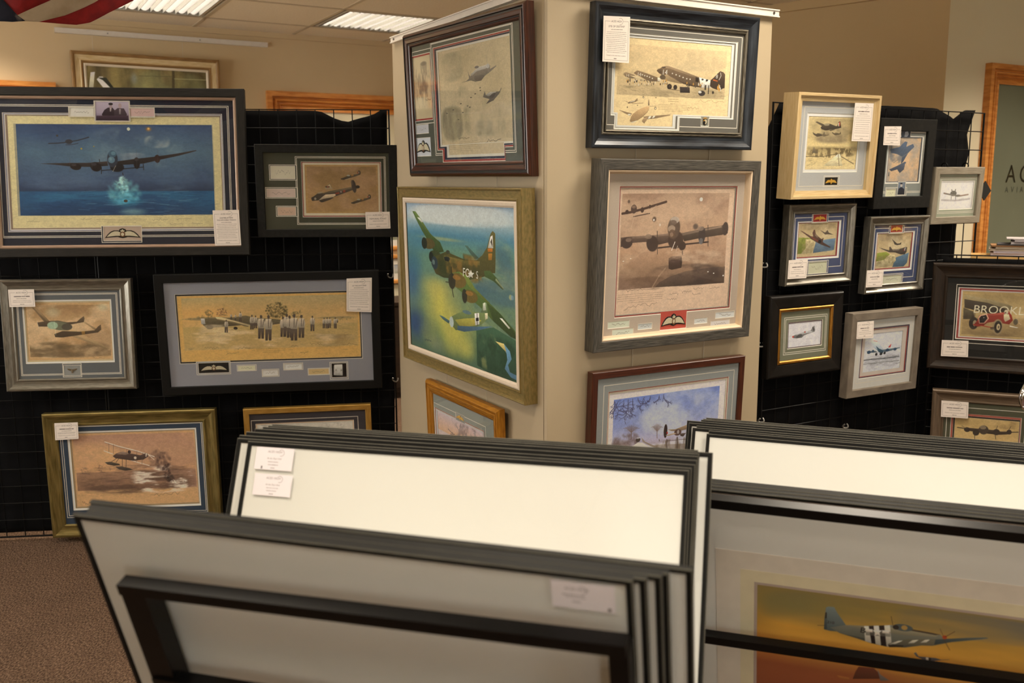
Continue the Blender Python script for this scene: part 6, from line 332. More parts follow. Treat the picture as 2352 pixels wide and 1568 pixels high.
                for i in range(n):
                    y=(b[1]+(b[3]-b[1])*(i+.5)/n)*ky; e=0 if i<n-1 else (b[2]-b[0])*.2; s.words((b[0]+e)*kx,(b[2]-e)*kx,y,max(1,(b[3]-b[1])/n*ky*.42),o[1],.55)
            elif k=='S':
                x0,x1=o[2]*kx,o[4]*kx;y=o[3]*ky;A=o[5]*ky; n=14; p=[(x0+(x1-x0)*i/n,y+A*s.r.uniform(-1,1)*(1.2 if i in(0,1,7) else .6)) for i in range(n+1)]
                s.line(p,max(.8,o[6]*kx*.8),o[1],.75)
            elif k=='K':
                cx,cy,rx,ry=o[3]*kx,o[4]*ky,o[5]*kx,o[6]*ky; z=o[8]*kx
                for _ in range(o[7]):
                    a_=s.r.uniform(0,6.283);q=math.sqrt(s.r.uniform(0,1)); j=s.r.uniform(.72,1.25); c=[min(255,v*j) for v in o[1]]
                    s.ell(cx+q*rx*math.cos(a_),cy+q*ry*math.sin(a_),z*s.r.uniform(.8,2.2),z*s.r.uniform(.6,1.7),c,o[2]*s.r.uniform(.3,.9),s.r.uniform(0,3),.9)
            elif k=='G': pass
            elif k=='T': s.text(o[2],o[3]*kx,o[4]*ky,o[5]*ky,o[1],1,False,.06)
    def grain(s,amt):
        n=s.fbm(s.W,s.H,3.2,(1.6,1),2)-.5; m=s.fbm(s.W,s.H,11,(1.5,1),2)-.5; s.a*=(1+amt*(n*1.3+m))[...,None]
    def image(s,name,gain=1.0):
        a=np.clip(s.a,0,1)
        if not isinstance(gain,float) or gain!=1:
            l=np.where(a<=.04045,a/12.92,((a+.055)/1.055)**2.4)*np.array(gain,np.float32); l=np.clip(l,0,.93); a=np.where(l<=.0031308,l*12.92,1.055*l**(1/2.4)-.055)
        im=bpy.data.images.new(name,s.W,s.H); px=np.ones((s.H,s.W,4),np.float32); px[...,:3]=a[::-1]; im.pixels.foreach_set(px.ravel()); im.pack(); return im
def imgmat(name,im,rough=.75,bump=0,spec=.3):
    m=bpy.data.materials.new(name); m.use_nodes=True; nt=m.node_tree; b=nt.nodes['Principled BSDF']; b.inputs['Roughness'].default_value=rough; b.inputs['Specular IOR Level'].default_value=spec
    t=nt.nodes.new('ShaderNodeTexImage'); t.image=im; t.extension='EXTEND'; nt.links.new(t.outputs[0],b.inputs['Base Color'])
    if bump:
        tc=nt.nodes.new('ShaderNodeTexCoord'); nz=nt.nodes.new('ShaderNodeTexNoise'); nz.inputs['Scale'].default_value=60; nt.links.new(tc.outputs['Object'],nz.inputs['Vector'])
        bp=nt.nodes.new('ShaderNodeBump'); bp.inputs['Strength'].default_value=bump; bp.inputs['Distance'].default_value=.002; nt.links.new(nz.outputs['Fac'],bp.inputs['Height']); nt.links.new(bp.outputs[0],b.inputs['Normal'])
    return m
def seed(s): return zlib.crc32(s.encode())
def quadimg(mb,r,z,mi=0):
    mb.face([(r[0],r[1],z),(r[2],r[1],z),(r[2],r[3],z),(r[0],r[3],z)],mi,[(0,0),(1,0),(1,1),(0,1)])

# ---------------------------------------------------------------- room shell
PAINT=mat('wall_paint',(216,194,156),.75,col2=(212,190,151),scale=(1.5,1.5,1.5),bump=.08,bscale=(120,120,120))
PAINT_SHADE=mat('wall_paint_shade',(202,176,132),.75,col2=(197,171,127),scale=(1.2,1.2,1.2),bump=.08,bscale=(120,120,120))  # same paint as the other walls, toned darker for the shaded side
CREAM=mat('cream_wall_paint',(228,218,188),.75,col2=(223,212,181),scale=(1.2,1.2,1.2),bump=.08,bscale=(120,120,120))
PINE=mat('pine',(224,154,78),.42,col2=(192,118,50),scale=(3,3,26),bump=.1,coat=.2,spec=.4)
PINEH=mat('pine_horizontal',(224,154,78),.42,col2=(192,118,50),scale=(9,9,60),bump=.1,coat=.2,spec=.4)
WHITE=mat('white_powder_coat',(226,220,210),.35,col2=(222,214,204))
def carpet():
    m=bpy.data.materials.new('carpet'); m.use_nodes=True; nt=m.node_tree; N=nt.nodes; b=N['Principled BSDF']; b.inputs['Roughness'].default_value=1; b.inputs['Specular IOR Level'].default_value=.1
    tc=N.new('ShaderNodeTexCoord'); n1=N.new('ShaderNodeTexNoise'); n1.inputs['Scale'].default_value=170; n1.inputs['Detail'].default_value=3; n2=N.new('ShaderNodeTexNoise'); n2.inputs['Scale'].default_value=7
    mp=N.new('ShaderNodeMapping'); mp.inputs['Scale'].default_value=(1,.55,1); mp.inputs['Rotation'].default_value=(0,0,.5); nt.links.new(tc.outputs['Object'],mp.inputs[0]); nt.links.new(mp.outputs[0],n1.inputs['Vector']); nt.links.new(tc.outputs['Object'],n2.inputs['Vector'])
    r=N.new('ShaderNodeValToRGB'); e=r.color_ramp.elements; e[0].position=.36; e[0].color=(*lin((80,62,49)),1); e[1].position=.66; e[1].color=(*lin((136,112,92)),1); x=e.new(.5); x.color=(*lin((106,84,68)),1)
    nt.links.new(n1.outputs['Fac'],r.inputs[0]); mx=N.new('ShaderNodeMix'); mx.data_type='RGBA'; mx.blend_type='MULTIPLY'; mx.inputs[0].default_value=.35
    nt.links.new(r.outputs[0],mx.inputs[6]); nt.links.new(n2.outputs['Fac'],mx.inputs[7]); nt.links.new(mx.outputs[2],b.inputs['Base Color'])
    bp=N.new('ShaderNodeBump'); bp.inputs['Strength'].default_value=.9; bp.inputs['Distance'].default_value=.012; nt.links.new(n1.outputs['Fac'],bp.inputs['Height']); nt.links.new(bp.outputs[0],b.inputs['Normal']); return m
def rbox(mb,a0,b0,z0,a1,b1,z1,mi=0):
    lo=[RW(a0,b0,z0),RW(a1,b0,z0),RW(a1,b1,z0),RW(a0,b1,z0)]; hi=[RW(a0,b0,z1),RW(a1,b0,z1),RW(a1,b1,z1),RW(a0,b1,z1)]; mb.hexa(lo,hi,mi)
def struct(name,mb,mats,parent=None,**k):
    o=mb.obj(name,mats,parent,**k); 
    if parent is None: o['kind']='structure'
    return o
AL,AR,BF,BBK=-2.8,7.0,-3.2,6.517; KA,KB=4.497,3.245; EA=3.3
mb=MB(); mb.face([RW(AL-.1,BF-.1),RW(AR+.1,BF-.1),RW(AR+.1,KB+.1),RW(KA+.05,KB+.1),RW(EA+.1,BBK+.1),RW(AL-.1,BBK+.1)]); 
lo=[v.copy() for v in [RW(AL-.1,BF-.1,-.1),RW(AR+.1,BF-.1,-.1),RW(AR+.1,KB+.1,-.1),RW(KA+.05,KB+.1,-.1),RW(EA+.1,BBK+.1,-.1),RW(AL-.1,BBK+.1,-.1)]]
mb=MB(); mb.hexa(lo,[v+Vector((0,0,.1)) for v in lo]); struct('floor',mb,carpet())
# back wall with the doorway openings (door leaves fill them)
D1=(1.799+GEO['door1'][0][0],1.799+2.0,GEO['door1'][0][1]); D2R=1.799+GEO['door2'][0]
mb=MB(); rbox(mb,AL-.1,BBK,0,EA+.1,BBK+.1,2.8); struct('wall_back',mb,PAINT)
mb=MB(); wb0,wb1,wz0,wz1=3.3,6.1,.8,2.35
rbox(mb,AL-.1,BF-.1,0,AL,wb0,2.8); rbox(mb,AL-.1,wb1,0,AL,BBK,2.8); rbox(mb,AL-.1,wb0,0,AL,wb1,wz0); rbox(mb,AL-.1,wb0,wz1,AL,wb1,2.8); struct('wall_left',mb,PAINT)
mb=MB(); rbox(mb,AR,BF-.1,0,AR+.1,KB,2.8); struct('wall_right',mb,CREAM)
mb=MB(); rbox(mb,KA,KB,0,AR+.1,KB+.1,2.8); struct('wall_door',mb,CREAM)
dB=RW(EA,BBK)-RW(KA,KB); nB=Vector((dB.y,-dB.x,0)).normalized()*.1
k0,k1=RW(KA,KB),RW(EA,BBK)
mb=MB(); q=[k0,k0+nB*0,k1,k1+nB]; lo=[k0,k0+nB,k1+nB,k1]; mb.hexa(lo,[v+EZ*2.8 for v in lo]); struct('wall_angled',mb,PAINT_SHADE)
# cornice strip on the angled wall and the back wall
mb=MB(); lo=[k0-nB*.22,k0,k1,k1-nB*.22]; lo=[v+EZ*(CEIL-.05) for v in lo]; mb.hexa(lo,[v+EZ*.05 for v in lo]); struct('trim_1',mb,PAINT_SHADE)
mb=MB(); rbox(mb,AL,BBK-.02,CEIL-.035,EA,BBK,CEIL); struct('trim_2',mb,PAINT)
# shop front with windows behind the camera
mb=MB()
wins=[(-1.4,-.7),(1.4,2.1),(3.8,4.5)]
xs=[AL-.1]+[v for w in wins for v in w]+[AR+.1]
rbox(mb,AL-.1,BF-.1,0,AR+.1,BF,.55); rbox(mb,AL-.1,BF-.1,2.3,AR+.1,BF,2.8)
for i in range(0,len(xs),2): rbox(mb,xs[i],BF-.1,.55,xs[i+1],BF,2.3)
struct('wall_front',mb,CREAM)
WG=glassmat('window_glass')
for n,(a,b) in enumerate(wins):
    mb=MB(); f=.05
    rbox(mb,a,BF-.08,.55,b,BF-.02,.6); rbox(mb,a,BF-.08,2.25,b,BF-.02,2.3); rbox(mb,a,BF-.08,.6,a+f,BF-.02,2.25); rbox(mb,b-f,BF-.08,.6,b,BF-.02,2.25); m_=(a+b)/2; rbox(mb,m_-.025,BF-.08,.6,m_+.025,BF-.02,2.25)
    o=struct('window_%d'%(n+1),mb,WHITE)
    for x0,x1 in ((a+f,m_-.025),(m_+.025,b-f)):
        mb=MB(); mb.face([RW(x0,BF-.05,.6),RW(x1,BF-.05,.6),RW(x1,BF-.05,2.25),RW(x0,BF-.05,2.25)]); mb.obj('pane',WG,o)
mb=MB(); f=.05
rbox(mb,AL-.08,wb0,wz0,AL-.02,wb1,wz0+f); rbox(mb,AL-.08,wb0,wz1-f,AL-.02,wb1,wz1); wm=(wb0+wb1)/2
for b0_ in (wb0,wm-.025,wb1-f): rbox(mb,AL-.08,b0_,wz0+f,AL-.02,b0_+f,wz1-f)
o=struct('window_4',mb,WHITE)
for b0_,b1_ in ((wb0+f,wm-.025),(wm+.025,wb1-f)):
    mb=MB(); mb.face([RW(AL-.05,b0_,wz0+f),RW(AL-.05,b1_,wz0+f),RW(AL-.05,b1_,wz1-f),RW(AL-.05,b0_,wz1-f)]); mb.obj('pane',WG,o)
# doors on the back wall: pine architraves
def architrave(mb,a0,a1,zt,b,w,th=.04,sgn=1):
    """moulded architrave around opening a0..a1 (outer edges), stepped profile, on wall plane b (room depth)"""
    prof=[(0,th),(w*.26,th),(w*.29,th*.5),(w*.36,th*.5),(w*.42,th*.95),(w*.50,th*.9),(w*.54,th*.45),(w*.62,th*.5),(w*.68,th*.8),(w*.74,th*.35),(w,th*.5)]
    for (t0,h0),(t1,h1) in zip(prof[:-1],prof[1:]):
        for q in (((a0+t0,0),(a0+t0,zt-t0),(a0+t1,zt-t1),(a0+t1,0)),((a0+t0,zt-t0),(a1-t0,zt-t0),(a1-t1,zt-t1),(a0+t1,zt-t1)),((a1-t0,zt-t0),(a1-t0,0),(a1-t1,0),(a1-t1,zt-t1))):
            hs=(h0,h0,h1,h1); mb.face([RW(x,b-hh,z) for (x,z),hh in zip(q,hs)])
    for q in (((a0,0),(a0,zt)),((a0,zt),(a1,zt)),((a1,zt),(a1,0))):
        (x0,z0),(x1,z1)=q; mb.face([RW(x0,b,z0),RW(x1,b,z1),RW(x1,b-th,z1),RW(x0,b-th,z0)])
    for q in (((a0+w,0),(a0+w,zt-w)),((a0+w,zt-w),(a1-w,zt-w)),((a1-w,zt-w),(a1-w,0))):
        (x0,z0),(x1,z1)=q; mb.face([RW(x0,b-th*.5,z0),RW(x1,b-th*.5,z1),RW(x1,b,z1),RW(x0,b,z0)])
def door(name,a0,a1,zt,b,w,leafmat,leafname='door_panel'):
    mb=MB(); architrave(mb,a0,a1,zt,b,w); o=struct(name,mb,PINEH)
    mb=MB(); rbox(mb,a0+w,b-.012,.005,a1-w,b-.001,zt-w); l=mb.obj(leafname,leafmat,o); return o,l
door('door_1',D1[0],D1[0]+1.2,D1[2],BBK,.13,CREAM)
door('door_2',D2R-1.05,D2R,GEO['door2'][1],BBK,.11,CREAM)
FROST=mat('frosted_glass',(112,116,98),.28,col2=(104,108,90),scale=(2,2,2),spec=.5,bump=.05,bscale=(400,400,400))
def findA(px,py,b):   # where a ray of the photograph meets the door wall, in room axes
    d=Vector(_r)*((px-1176)/2130)-Vector(_u)*((py-784)/2130)-Vector(_b); t=b/d.dot(EY); p=d*t; return p.dot(EX),p.z+CAMZ
da,dz=findA(2276,144,KB-.03)
do,dl=door('door_3',da,da+1.0,dz,KB,.105,FROST,'glass_panel'); dl['label']='grey green frosted glass door panel'
GOLD_INK=mat('gold_black_lettering',(120,104,48),.4,metal=.4,col2=(40,36,24),scale=(4,4,9),mixlo=.45,mixhi=.55)
GREY_INK=mat('grey_lettering',(70,72,62),.5)
def lettering(text,px,py,hpx,m,parent,spacing=1.0,name='lettering'):
    a,z=findA(px,py,KB-.013); a2,z2=findA(px,py-hpx,KB-.013); h=z2-z; mb=MB(); x=a
    for ch in text:
        if ch==' ': x+=h*.6*spacing; continue
        v,t=textris(ch); k=h/.73
        for q in t: mb.face([RW(x+v[i][0]*k,KB-.0135,z+v[i][1]*k) for i in q])
        x+=(v[:,0].max()*k)+h*.28*spacing
    mb.obj(name,m,parent)
lettering('ACES HIGH',2309,419,43,GOLD_INK,dl); lettering('AVIATION',2307.5,442,14,GREY_INK,dl,2.6,'small_lettering')
# baseboard
mb=MB(); rbox(mb,AL,BBK-.015,0,D2R-1.05,BBK,.12); rbox(mb,D2R,BBK-.015,0,D1[0],BBK,.12); struct('baseboard_back',mb,WHITE)
# ceiling
TILE=mat('ceiling_tile',(238,230,212),.95,col2=(230,220,200),scale=(90,90,90),bump=.25,bscale=(160,160,160),spec=.1)
BAR=mat('ceiling_bar',(196,184,160),.5); 
mb=MB(); lo=[RW(AL-.1,BF-.1,2.8),RW(AR+.1,BF-.1,2.8),RW(AR+.1,BBK+.1,2.8),RW(AL-.1,BBK+.1,2.8)]; mb.hexa(lo,[v+EZ*.08 for v in lo]); ceil=struct('ceiling',mb,TILE)
mb=MB(); g=.006; mb.box(-MOD/2+g,-MOD/2+g,0,MOD/2-g,MOD/2-g,.014); tme=mb.mesh('ceiling_tile',TILE)
def brown_limit(b): return AR if b<KB else KA-(KA-EA)*(b-KB)/(BBK-KB)
for i in range(-8,9):
    for j in range(-1,15):
        a,b=modc(i,j)
        if a<AL-.2 or a>AR+.2 or b>BBK+.2 or b<BF-.2 or (i,j) in LAMPS: continue
        if a-MOD/2>brown_limit(b-MOD/2): continue
        o=bpy.data.objects.new('ceiling_tile',tme); COL.objects.link(o); o.parent=ceil; o.location=RW(a,b,CEIL); o.rotation_euler=(0,0,A0)
for i in range(-8,9):
    a=CA+MOD*i
    if AL<a<AR:
        e=BBK
        if a>EA: e=BBK if a<EA else (KB+(KA-a)*(BBK-KB)/(KA-EA) if a<KA else KB)
        mb=MB(); rbox(mb,a-.012,BF,CEIL-.003,a+.012,e,CEIL+.02); mb.obj('ceiling_bar',BAR,ceil)
for j in range(-1,15):
    b=CB-MOD*j
    if BF<b<BBK: mb=MB(); rbox(mb,AL,b-.012,CEIL-.003,brown_limit(b),b+.012,CEIL+.02); mb.obj('ceiling_bar',BAR,ceil)
# louvred ceiling lights in view, plus unseen ones added to light the room
ALU=mat('louvre_aluminium',(240,240,240),.34,metal=.85,col2=(228,228,230))
TUBE=mat('lit_tube',(255,255,255),.5,emis=((.90,1,.93),9.0))
HOUS=mat('light_housing',(200,196,186),.5)
def cross_mesh():
    mb=MB(); n=13
    for k in range(8):
        x0=-.28+.07*k
        for q in range(5):
            t0,t1=q/5,(q+1)/5; f=lambda t:.022*(1-math.sin(math.pi*t))
            for s_ in (0,1): pass
            [mb.face([(x0+.07*t0,0,.001+f(t0)),(x0+.07*t1,0,.001+f(t1)),(x0+.07*t1,e_*.012,.045),(x0+.07*t0,e_*.012,.045)]) for e_ in (1,-1)]
    return mb.mesh('louvre_blade',ALU)
def long_mesh():
    mb=MB(); 
    for s_ in (-1,1):
        for q in range(5):
            t0,t1=q/5,(q+1)/5; X=lambda t:s_*(.001+.005*t**2); Z=lambda t:-.003+.05*t
            mb.face([(X(t0),-.29,Z(t0)),(X(t0),.29,Z(t0)),(X(t1),.29,Z(t1)),(X(t1),-.29,Z(t1))])
    return mb.mesh('reflector_rib',mat('rib_aluminium',(120,118,112),.4,metal=.6))
CM,LM=cross_mesh(),long_mesh()
mb=MB(); mb.box(-.3,-.3,.10,.3,.3,.115); 
for q in ((-.3,-.3,.3,-.285),(-.3,.285,.3,.3),(-.3,-.285,-.285,.285),(.285,-.285,.3,.285)): mb.box(q[0],q[1],0,q[2],q[3],.1)
HM=mb.mesh('light_housing',HOUS)
mb=MB(); mb.tube([(0,-.28,0),(0,.28,0)],.008,8); TM=mb.mesh('fluorescent_tube',TUBE)
nmz={(-2,0):'louvred ceiling light beside the hanging flag',(0,0):'louvred ceiling light just above the display pillar rail'}
fixes={}
for (i,j),p in LAMPS.items():
    a,b=modc(i,j); vis=(i,j) in nmz
    row=sorted({q[1] for q in LAMPS}).index(j); cl=sorted(q[0] for q in LAMPS if q[1]==j).index(i); od_=['first','second','third','fourth','fifth']
    r=root('ceiling_light',nmz.get((i,j),'unseen added ceiling light in %s row from the back wall, %s from the left'%(od_[row],od_[cl])),'light',loc=RW(a,b,CEIL-.002),group='louvred ceiling lights'); r.rotation_euler=(0,0,A0)
    def add(nm,me,loc,rz=0):
        o=bpy.data.objects.new(nm,me); COL.objects.link(o); o.parent=r; o.location=loc; o.rotation_euler=(0,0,rz)
    add('light_housing',HM,(0,0,0))
    if vis:
        for k in range(13): add('louvre_blade',CM,(0,-.264+.044*k,0))
        for k in range(9): add('reflector_rib',LM,(-.28+.07*k,0,0))
        for k in range(4): add('fluorescent_tube',TM,(-.21+.14*k,0,.075))

# ---------------------------------------------------------------- display pillar, rails, cords
class Pl:
    def __init__(s,p,yaw): s.p=Vector(p); a=math.radians(yaw); s.u=Vector((math.cos(a),math.sin(a),0)); s.n=Vector((math.sin(a),-math.cos(a),0)); s.yaw=a
    def at(s,u,z,off=0): return Vector((s.p.x,s.p.y,0))+s.u*u+s.n*off+EZ*z
P_L=Pl(*GEO['L']);P_A=Pl(*GEO['A']);P_S=Pl(*GEO['S']);P_R=Pl(*GEO['PR']);P_P=Pl(GEO['PR'][0],GEO['PLyaw']);P_B=Pl(*GEO['B'])
def pbox(mb,P,u0,z0,o0,u1,z1,o1,base,mi=0):
    b=Vector(base); lo=[P.at(u0,z0,o0)-b,P.at(u1,z0,o0)-b,P.at(u1,z0,o1)-b,P.at(u0,z0,o1)-b]; h=EZ*(z1-z0); mb.hexa(lo,[v+h for v in lo],mi)
BOARD=mat('pillar_paint',(184,168,140),.55,col2=(178,162,134),scale=(2,2,2),bump=.1,bscale=(90,90,90))
BOARDE=mat('board_edge',(98,84,58),.8,col2=(66,54,34),scale=(40,40,6))
base=P_R.at(.46,0,-.6); pil=root('display_pillar','free-standing beige painted display pillar with two picture-hung faces','display stand',loc=base)
PW,PH,PD=.928,2.10,1.212
mb=MB(); pbox(mb,P_R,0,0,-.018,PW,PH,0,base); o=mb.obj('front_board',BOARD,pil)
mb=MB(); pbox(mb,P_P,-PD,0,-.018,-.0225,PH,0,base); mb.obj('side_board',BOARD,pil)
mb=MB(); pbox(mb,P_P,-.0222,0,-.03,-.0181,PH,-.012,base); mb.obj('joint_strip',BOARDE,pil)
mb=MB(); pbox(mb,P_R,PW-.018,0,-PD,PW,PH,-.0185,base); mb.obj('side_board',BOARD,pil)
mb=MB(); pbox(mb,P_R,.0185,0,-PD,PW-.0185,PH,-PD+.018,base); mb.obj('back_board',BOARD,pil)
mb=MB(); pbox(mb,P_R,.019,PH-.03,-PD+.0185,PW-.0185,PH-.012,-.019,base); mb.obj('top_board',BOARD,pil)
STEEL=mat('screw_steel',(150,150,150),.3,metal=1)
def rail(P,u0,u1,z0,z1,label,screws,off=.0005):
    b=P.at((u0+u1)/2,z0,.012); r=root('picture_rail',label,'picture rail',loc=b)
    mb=MB(); pbox(mb,P,u0,z0,off,u1,z1,.016,b); pbox(mb,P,u0,z0,.016,u1,z0+.004,.02,b); pbox(mb,P,u0,z1-.004,.016,u1,z1,.02,b); mb.obj('rail_body',WHITE,r)
    r['base']=0; del r['base']
    for s in screws:
        mb=MB(); c=P.at(s,(z0+z1)/2,.016)-b; mb.tube([c,c+P.n*.003],.0045,10); mb.obj('screw',STEEL,r)
    return r,b
R1_=rail(P_R,.02,.944,GEO['railPR'][1][1],GEO['railPR'][0][1],'white picture rail along the top of the bright pillar face',[.08,.918])
R2_=rail(P_P,-1.19,-.03,GEO['railPL'][1][1],GEO['railPL'][0][1],'white picture rail along the top of the shaded pillar face',[-1.155,-.1])
rb=GEO['railB']; R3_=rail(P_B,rb[0][0],rb[1][0],rb[2][1],rb[0][1],'white picture rail high on the back wall above cream frame',[rb[0][0]+.3,rb[0][0]+.86])
NYL=mat('nylon_cord',(214,206,188),.4)
def cord(rl,P,u,z0,z1,label,off=.006):
    r,rb_=rl; b=P.at(u,z0,off)-rb_; mb=MB(); mb.tube([b,b+EZ*(z1-z0)],.0011,6); o=mb.obj('hanging_cord',NYL,r); o['label']=label
ZR=GEO['railPR'][1][1]-.001
for u,l in ((GEO['cords'][0],'left'),(GEO['cords'][1],'right')): cord(R1_,P_R,u,.75,ZR,l+' nylon cord hanging down the bright pillar face between the frames')
for u,l in ((GEO['cords'][2],'far left'),(GEO['cords'][3],'right')): cord(R2_,P_P,u,1.3,GEO['railPL'][1][1]-.001,l+' nylon cord above the green bomber painting')
for u,l in ((GEO['cords'][4],'left'),(GEO['cords'][5],'right')): cord(R2_,P_P,u,.65,1.08,l+' nylon cord just above the ochre gold frame')
for u,l in ((GEO['cords'][6],'left'),(GEO['cords'][7],'right')): cord(R3_,P_B,u,2.1,rb[2][1]-.001,l+' nylon cord above the cream frame on back wall',.008)

# ---------------------------------------------------------------- grid panels and cloths
BLKST=mat('black_steel_wire',(9,9,9),.42,spec=.18,col2=(14,14,14))
BLKCL=mat('black_cloth',(13,13,15),.95,col2=(8,8,9),scale=(9,9,9),bump=.3,bscale=(60,60,60),spec=.15)
CLIP=mat('grey_clip',(150,148,142),.35,metal=.5)
CELL=.0762
def wire(L,r):
    mb=MB(); mb.tube([(0,0,0),(L,0,0)],r,6); return mb.mesh('wire',BLKST)
def panel(P,u0,u1,z0,z1,label,clips=(),hooks=()):
    b=P.at((u0+u1)/2,0,-.009); r=root('grid_panel',label,'grid panel',group='black wire display panels'); r.matrix_world=M4(P.u,-P.n,EZ,b)   # local x along, y away, z up
    w=u1-u0; mb=MB(); R=.0042; x=w/2
    mb.tube([(-x,0,z0),(-x,0,z1),(x,0,z1),(x,0,z0)],R,8); mb.tube([(-x,0,z0),(x,0,z0)],R,8); mb.obj('panel_frame',BLKST,r)
    hm=wire(w,.0022); vm=wire(z1-z0,.0022); n=int(round(w/CELL)); c=w/n
    for k in range(1,n):
        o=bpy.data.objects.new('vertical_wire',vm); COL.objects.link(o); o.parent=r; o.location=(-x+c*k,.0045,z0); o.rotation_euler=(0,-math.pi/2,0)
    m=int(round((z1-z0)/CELL)); d=(z1-z0)/m
    for k in range(1,m):
        o=bpy.data.objects.new('horizontal_wire',hm); COL.objects.link(o); o.parent=r; o.location=(-x,-.0005,z0+d*k)
    for (u,z) in clips:
        mb=MB(); mb.tube([(u-(u0+u1)/2+.012*math.cos(t),-.008+.006*math.sin(2*t),z+.012*math.sin(t)) for t in np.linspace(2.6,6.6,9)],.003,6); mb.obj('panel_clip',CLIP,r)
    for (u,z) in hooks:
        mb=MB(); mb.tube([(u-(u0+u1)/2,-.02+.014*math.cos(t),z+.012*math.sin(t)) for t in np.linspace(-.3,3.6,9)],.0028,6); mb.obj('picture_hook',BLKST,r)
    return r
panel(P_L,-1.22,0,.02,1.826,'black wire grid panel at left nearest the display pillar',clips=GEO['clipsL'])
panel(P_L,-2.45,-1.23,.02,1.826,'black wire grid panel at the far left behind the blue bomber print')
panel(P_A,0,1.215,.02,1.806,'tall black wire grid panel right of the pillar with seven small frames',clips=GEO['clipsA'],hooks=GEO['hooksA'])
panel(P_S,.035,1.255,.02,1.214,'low black wire grid panel in front of the counter at right')
def cloth(P,uf,zt,label,nu=90,nz=70,off=-.034,zb=.03,amp=.006,ph=0):
    b=P.at(0,0,off); me_v=[];fs=[]
    for j in range(nz+1):
        t=j/nz
        for i in range(nu+1):
            s=i/nu; z_=zb+(1.8-zb)*t; ul,ur=uf(z_); u=ul+(ur-ul)*s; z=zb+(zt(u)-zb)*t
            d=amp*(math.sin(u*23+ph)+.6*math.sin(u*41+1.3*z+ph)+.5*math.sin(z*9+u*6)) + amp*1.3*max(0,.5-z)*math.sin(z*42+u*5+2*math.sin(u*3))
            me_v.append(P.at(u,z,off-abs(d)*1.0)-b)
    for j in range(nz):
        for i in range(nu): k=j*(nu+1)+i; fs.append((k,k+1,k+nu+2,k+nu+1))
    me=bpy.data.meshes.new('black_cloth'); me.from_pydata([tuple(v) for v in me_v],[],fs); me.materials.append(BLKCL); me.polygons.foreach_set('use_smooth',[True]*len(fs))
    o=bpy.data.objects.new('black_cloth',me); COL.objects.link(o); o.location=b
    so=o.modifiers.new('thick','SOLIDIFY'); so.thickness=.0015; so.offset=-1
    return tag(o,label,'cloth')
def interp(pts): 
    xs=[p[0] for p in pts]; ys=[p[1] for p in pts]; return lambda u: float(np.interp(u,xs,ys))
cloth(P_L,lambda z:(-2.46,-.006-.004*math.sin(z*5)),interp(GEO['clothL']),'black cloth draped behind the left grid panels with a sagging top edge')
cloth(P_A,lambda z:(float(np.interp(z,[0,1.55,1.8],[-.10,-.08,.055])),float(np.interp(z,[0,1.3,1.55,1.62,1.7,1.8],[1.10,1.12,1.155,1.175,1.15,1.19]))),interp(GEO['clothA']),'black cloth behind the tall right grid panel, torn low at its right',ph=1)
cloth(P_S,lambda z:(.06,1.25),lambda u:1.2,'black cloth behind the low grid panel below the counter',ph=2,nu=50,nz=40)

# ---------------------------------------------------------------- framed pictures
FM={}
def fm(name,*a,**k): FM[name]=mat(name,*a,coord='UV',**k)
G_=lambda s:(18*s,420*s,1)
fm('charcoal_wood',(44,42,38),.6,spec=.25,col2=(30,28,26),scale=G_(1),bump=.25)
fm('champagne',(178,152,132),.35,metal=.3,col2=(160,134,116),scale=(10,80,1))
fm('black_leather',(30,30,28),.6,spec=.2,col2=(23,23,22),scale=(60,60,1),bump=.2)
fm('black_satin',(19,19,18),.5,spec=.2,col2=(18,18,17),scale=(40,40,1))
fm('pewter',(146,142,132),.34,metal=.75,col2=(118,114,104),scale=(25,160,1),bump=.1)
fm('olive_gold',(160,142,88),.36,metal=.7,col2=(112,100,56),scale=(12,90,1),bump=.12)
fm('bright_gold',(206,166,88),.34,metal=.6,col2=(186,146,70),scale=(20,90,1))
fm('mahogany',(78,36,18),.32,col2=(42,18,9),scale=G_(.6),coat=.3,spec=.5)
fm('mahogany2',(84,40,24),.35,col2=(52,24,14),scale=G_(.6),coat=.2)
fm('black_line',(20,16,14),.4,col2=(12,10,9),scale=(30,30,1))
fm('olive_gold2',(150,128,78),.4,metal=.45,col2=(122,108,62),scale=(50,120,1),bump=.1)
fm('linen',(222,208,188),.8,col2=(206,190,170),scale=(300,300,1),bump=.2)
fm('ochre_gold',(186,128,38),.42,metal=.35,col2=(156,102,24),scale=(30,120,1),bump=.1)
fm('blueblack',(56,62,70),.34,metal=.4,col2=(22,25,30),scale=(8,60,1),coat=.2)
fm('worn_silver',(150,144,128),.4,metal=.7,col2=(70,64,56),scale=(60,300,1),bump=.2)
fm('grey_oak',(92,88,80),.6,col2=(50,48,44),scale=G_(1),bump=.4,mixlo=.4,mixhi=.62)
fm('cream_lip',(236,212,182),.5)
fm('pale_oak',(214,190,144),.55,col2=(196,168,118),scale=(16,260,1),bump=.15)
fm('grey_wash',(150,142,126),.6,col2=(126,118,102),scale=(18,220,1),bump=.15)
fm('black_rustic',(28,24,21),.5,spec=.2,col2=(15,13,11),scale=(14,40,1),bump=.2,coat=.15)
fm('gilt',(206,148,62),.34,metal=.8,col2=(120,76,24),scale=(30,240,1))
fm('grey_suede',(128,118,104),.85,col2=(108,98,86),scale=(14,22,1))
fm('dark_walnut',(48,36,26),.5,spec=.25,col2=(30,23,18),scale=(20,120,1),bump=.15,coat=.15)
fm('taupe',(114,96,78),.42,metal=.25,col2=(92,78,62),scale=(14,140,1))
fm('umber',(158,122,72),.5,col2=(132,98,52),scale=(16,80,1))
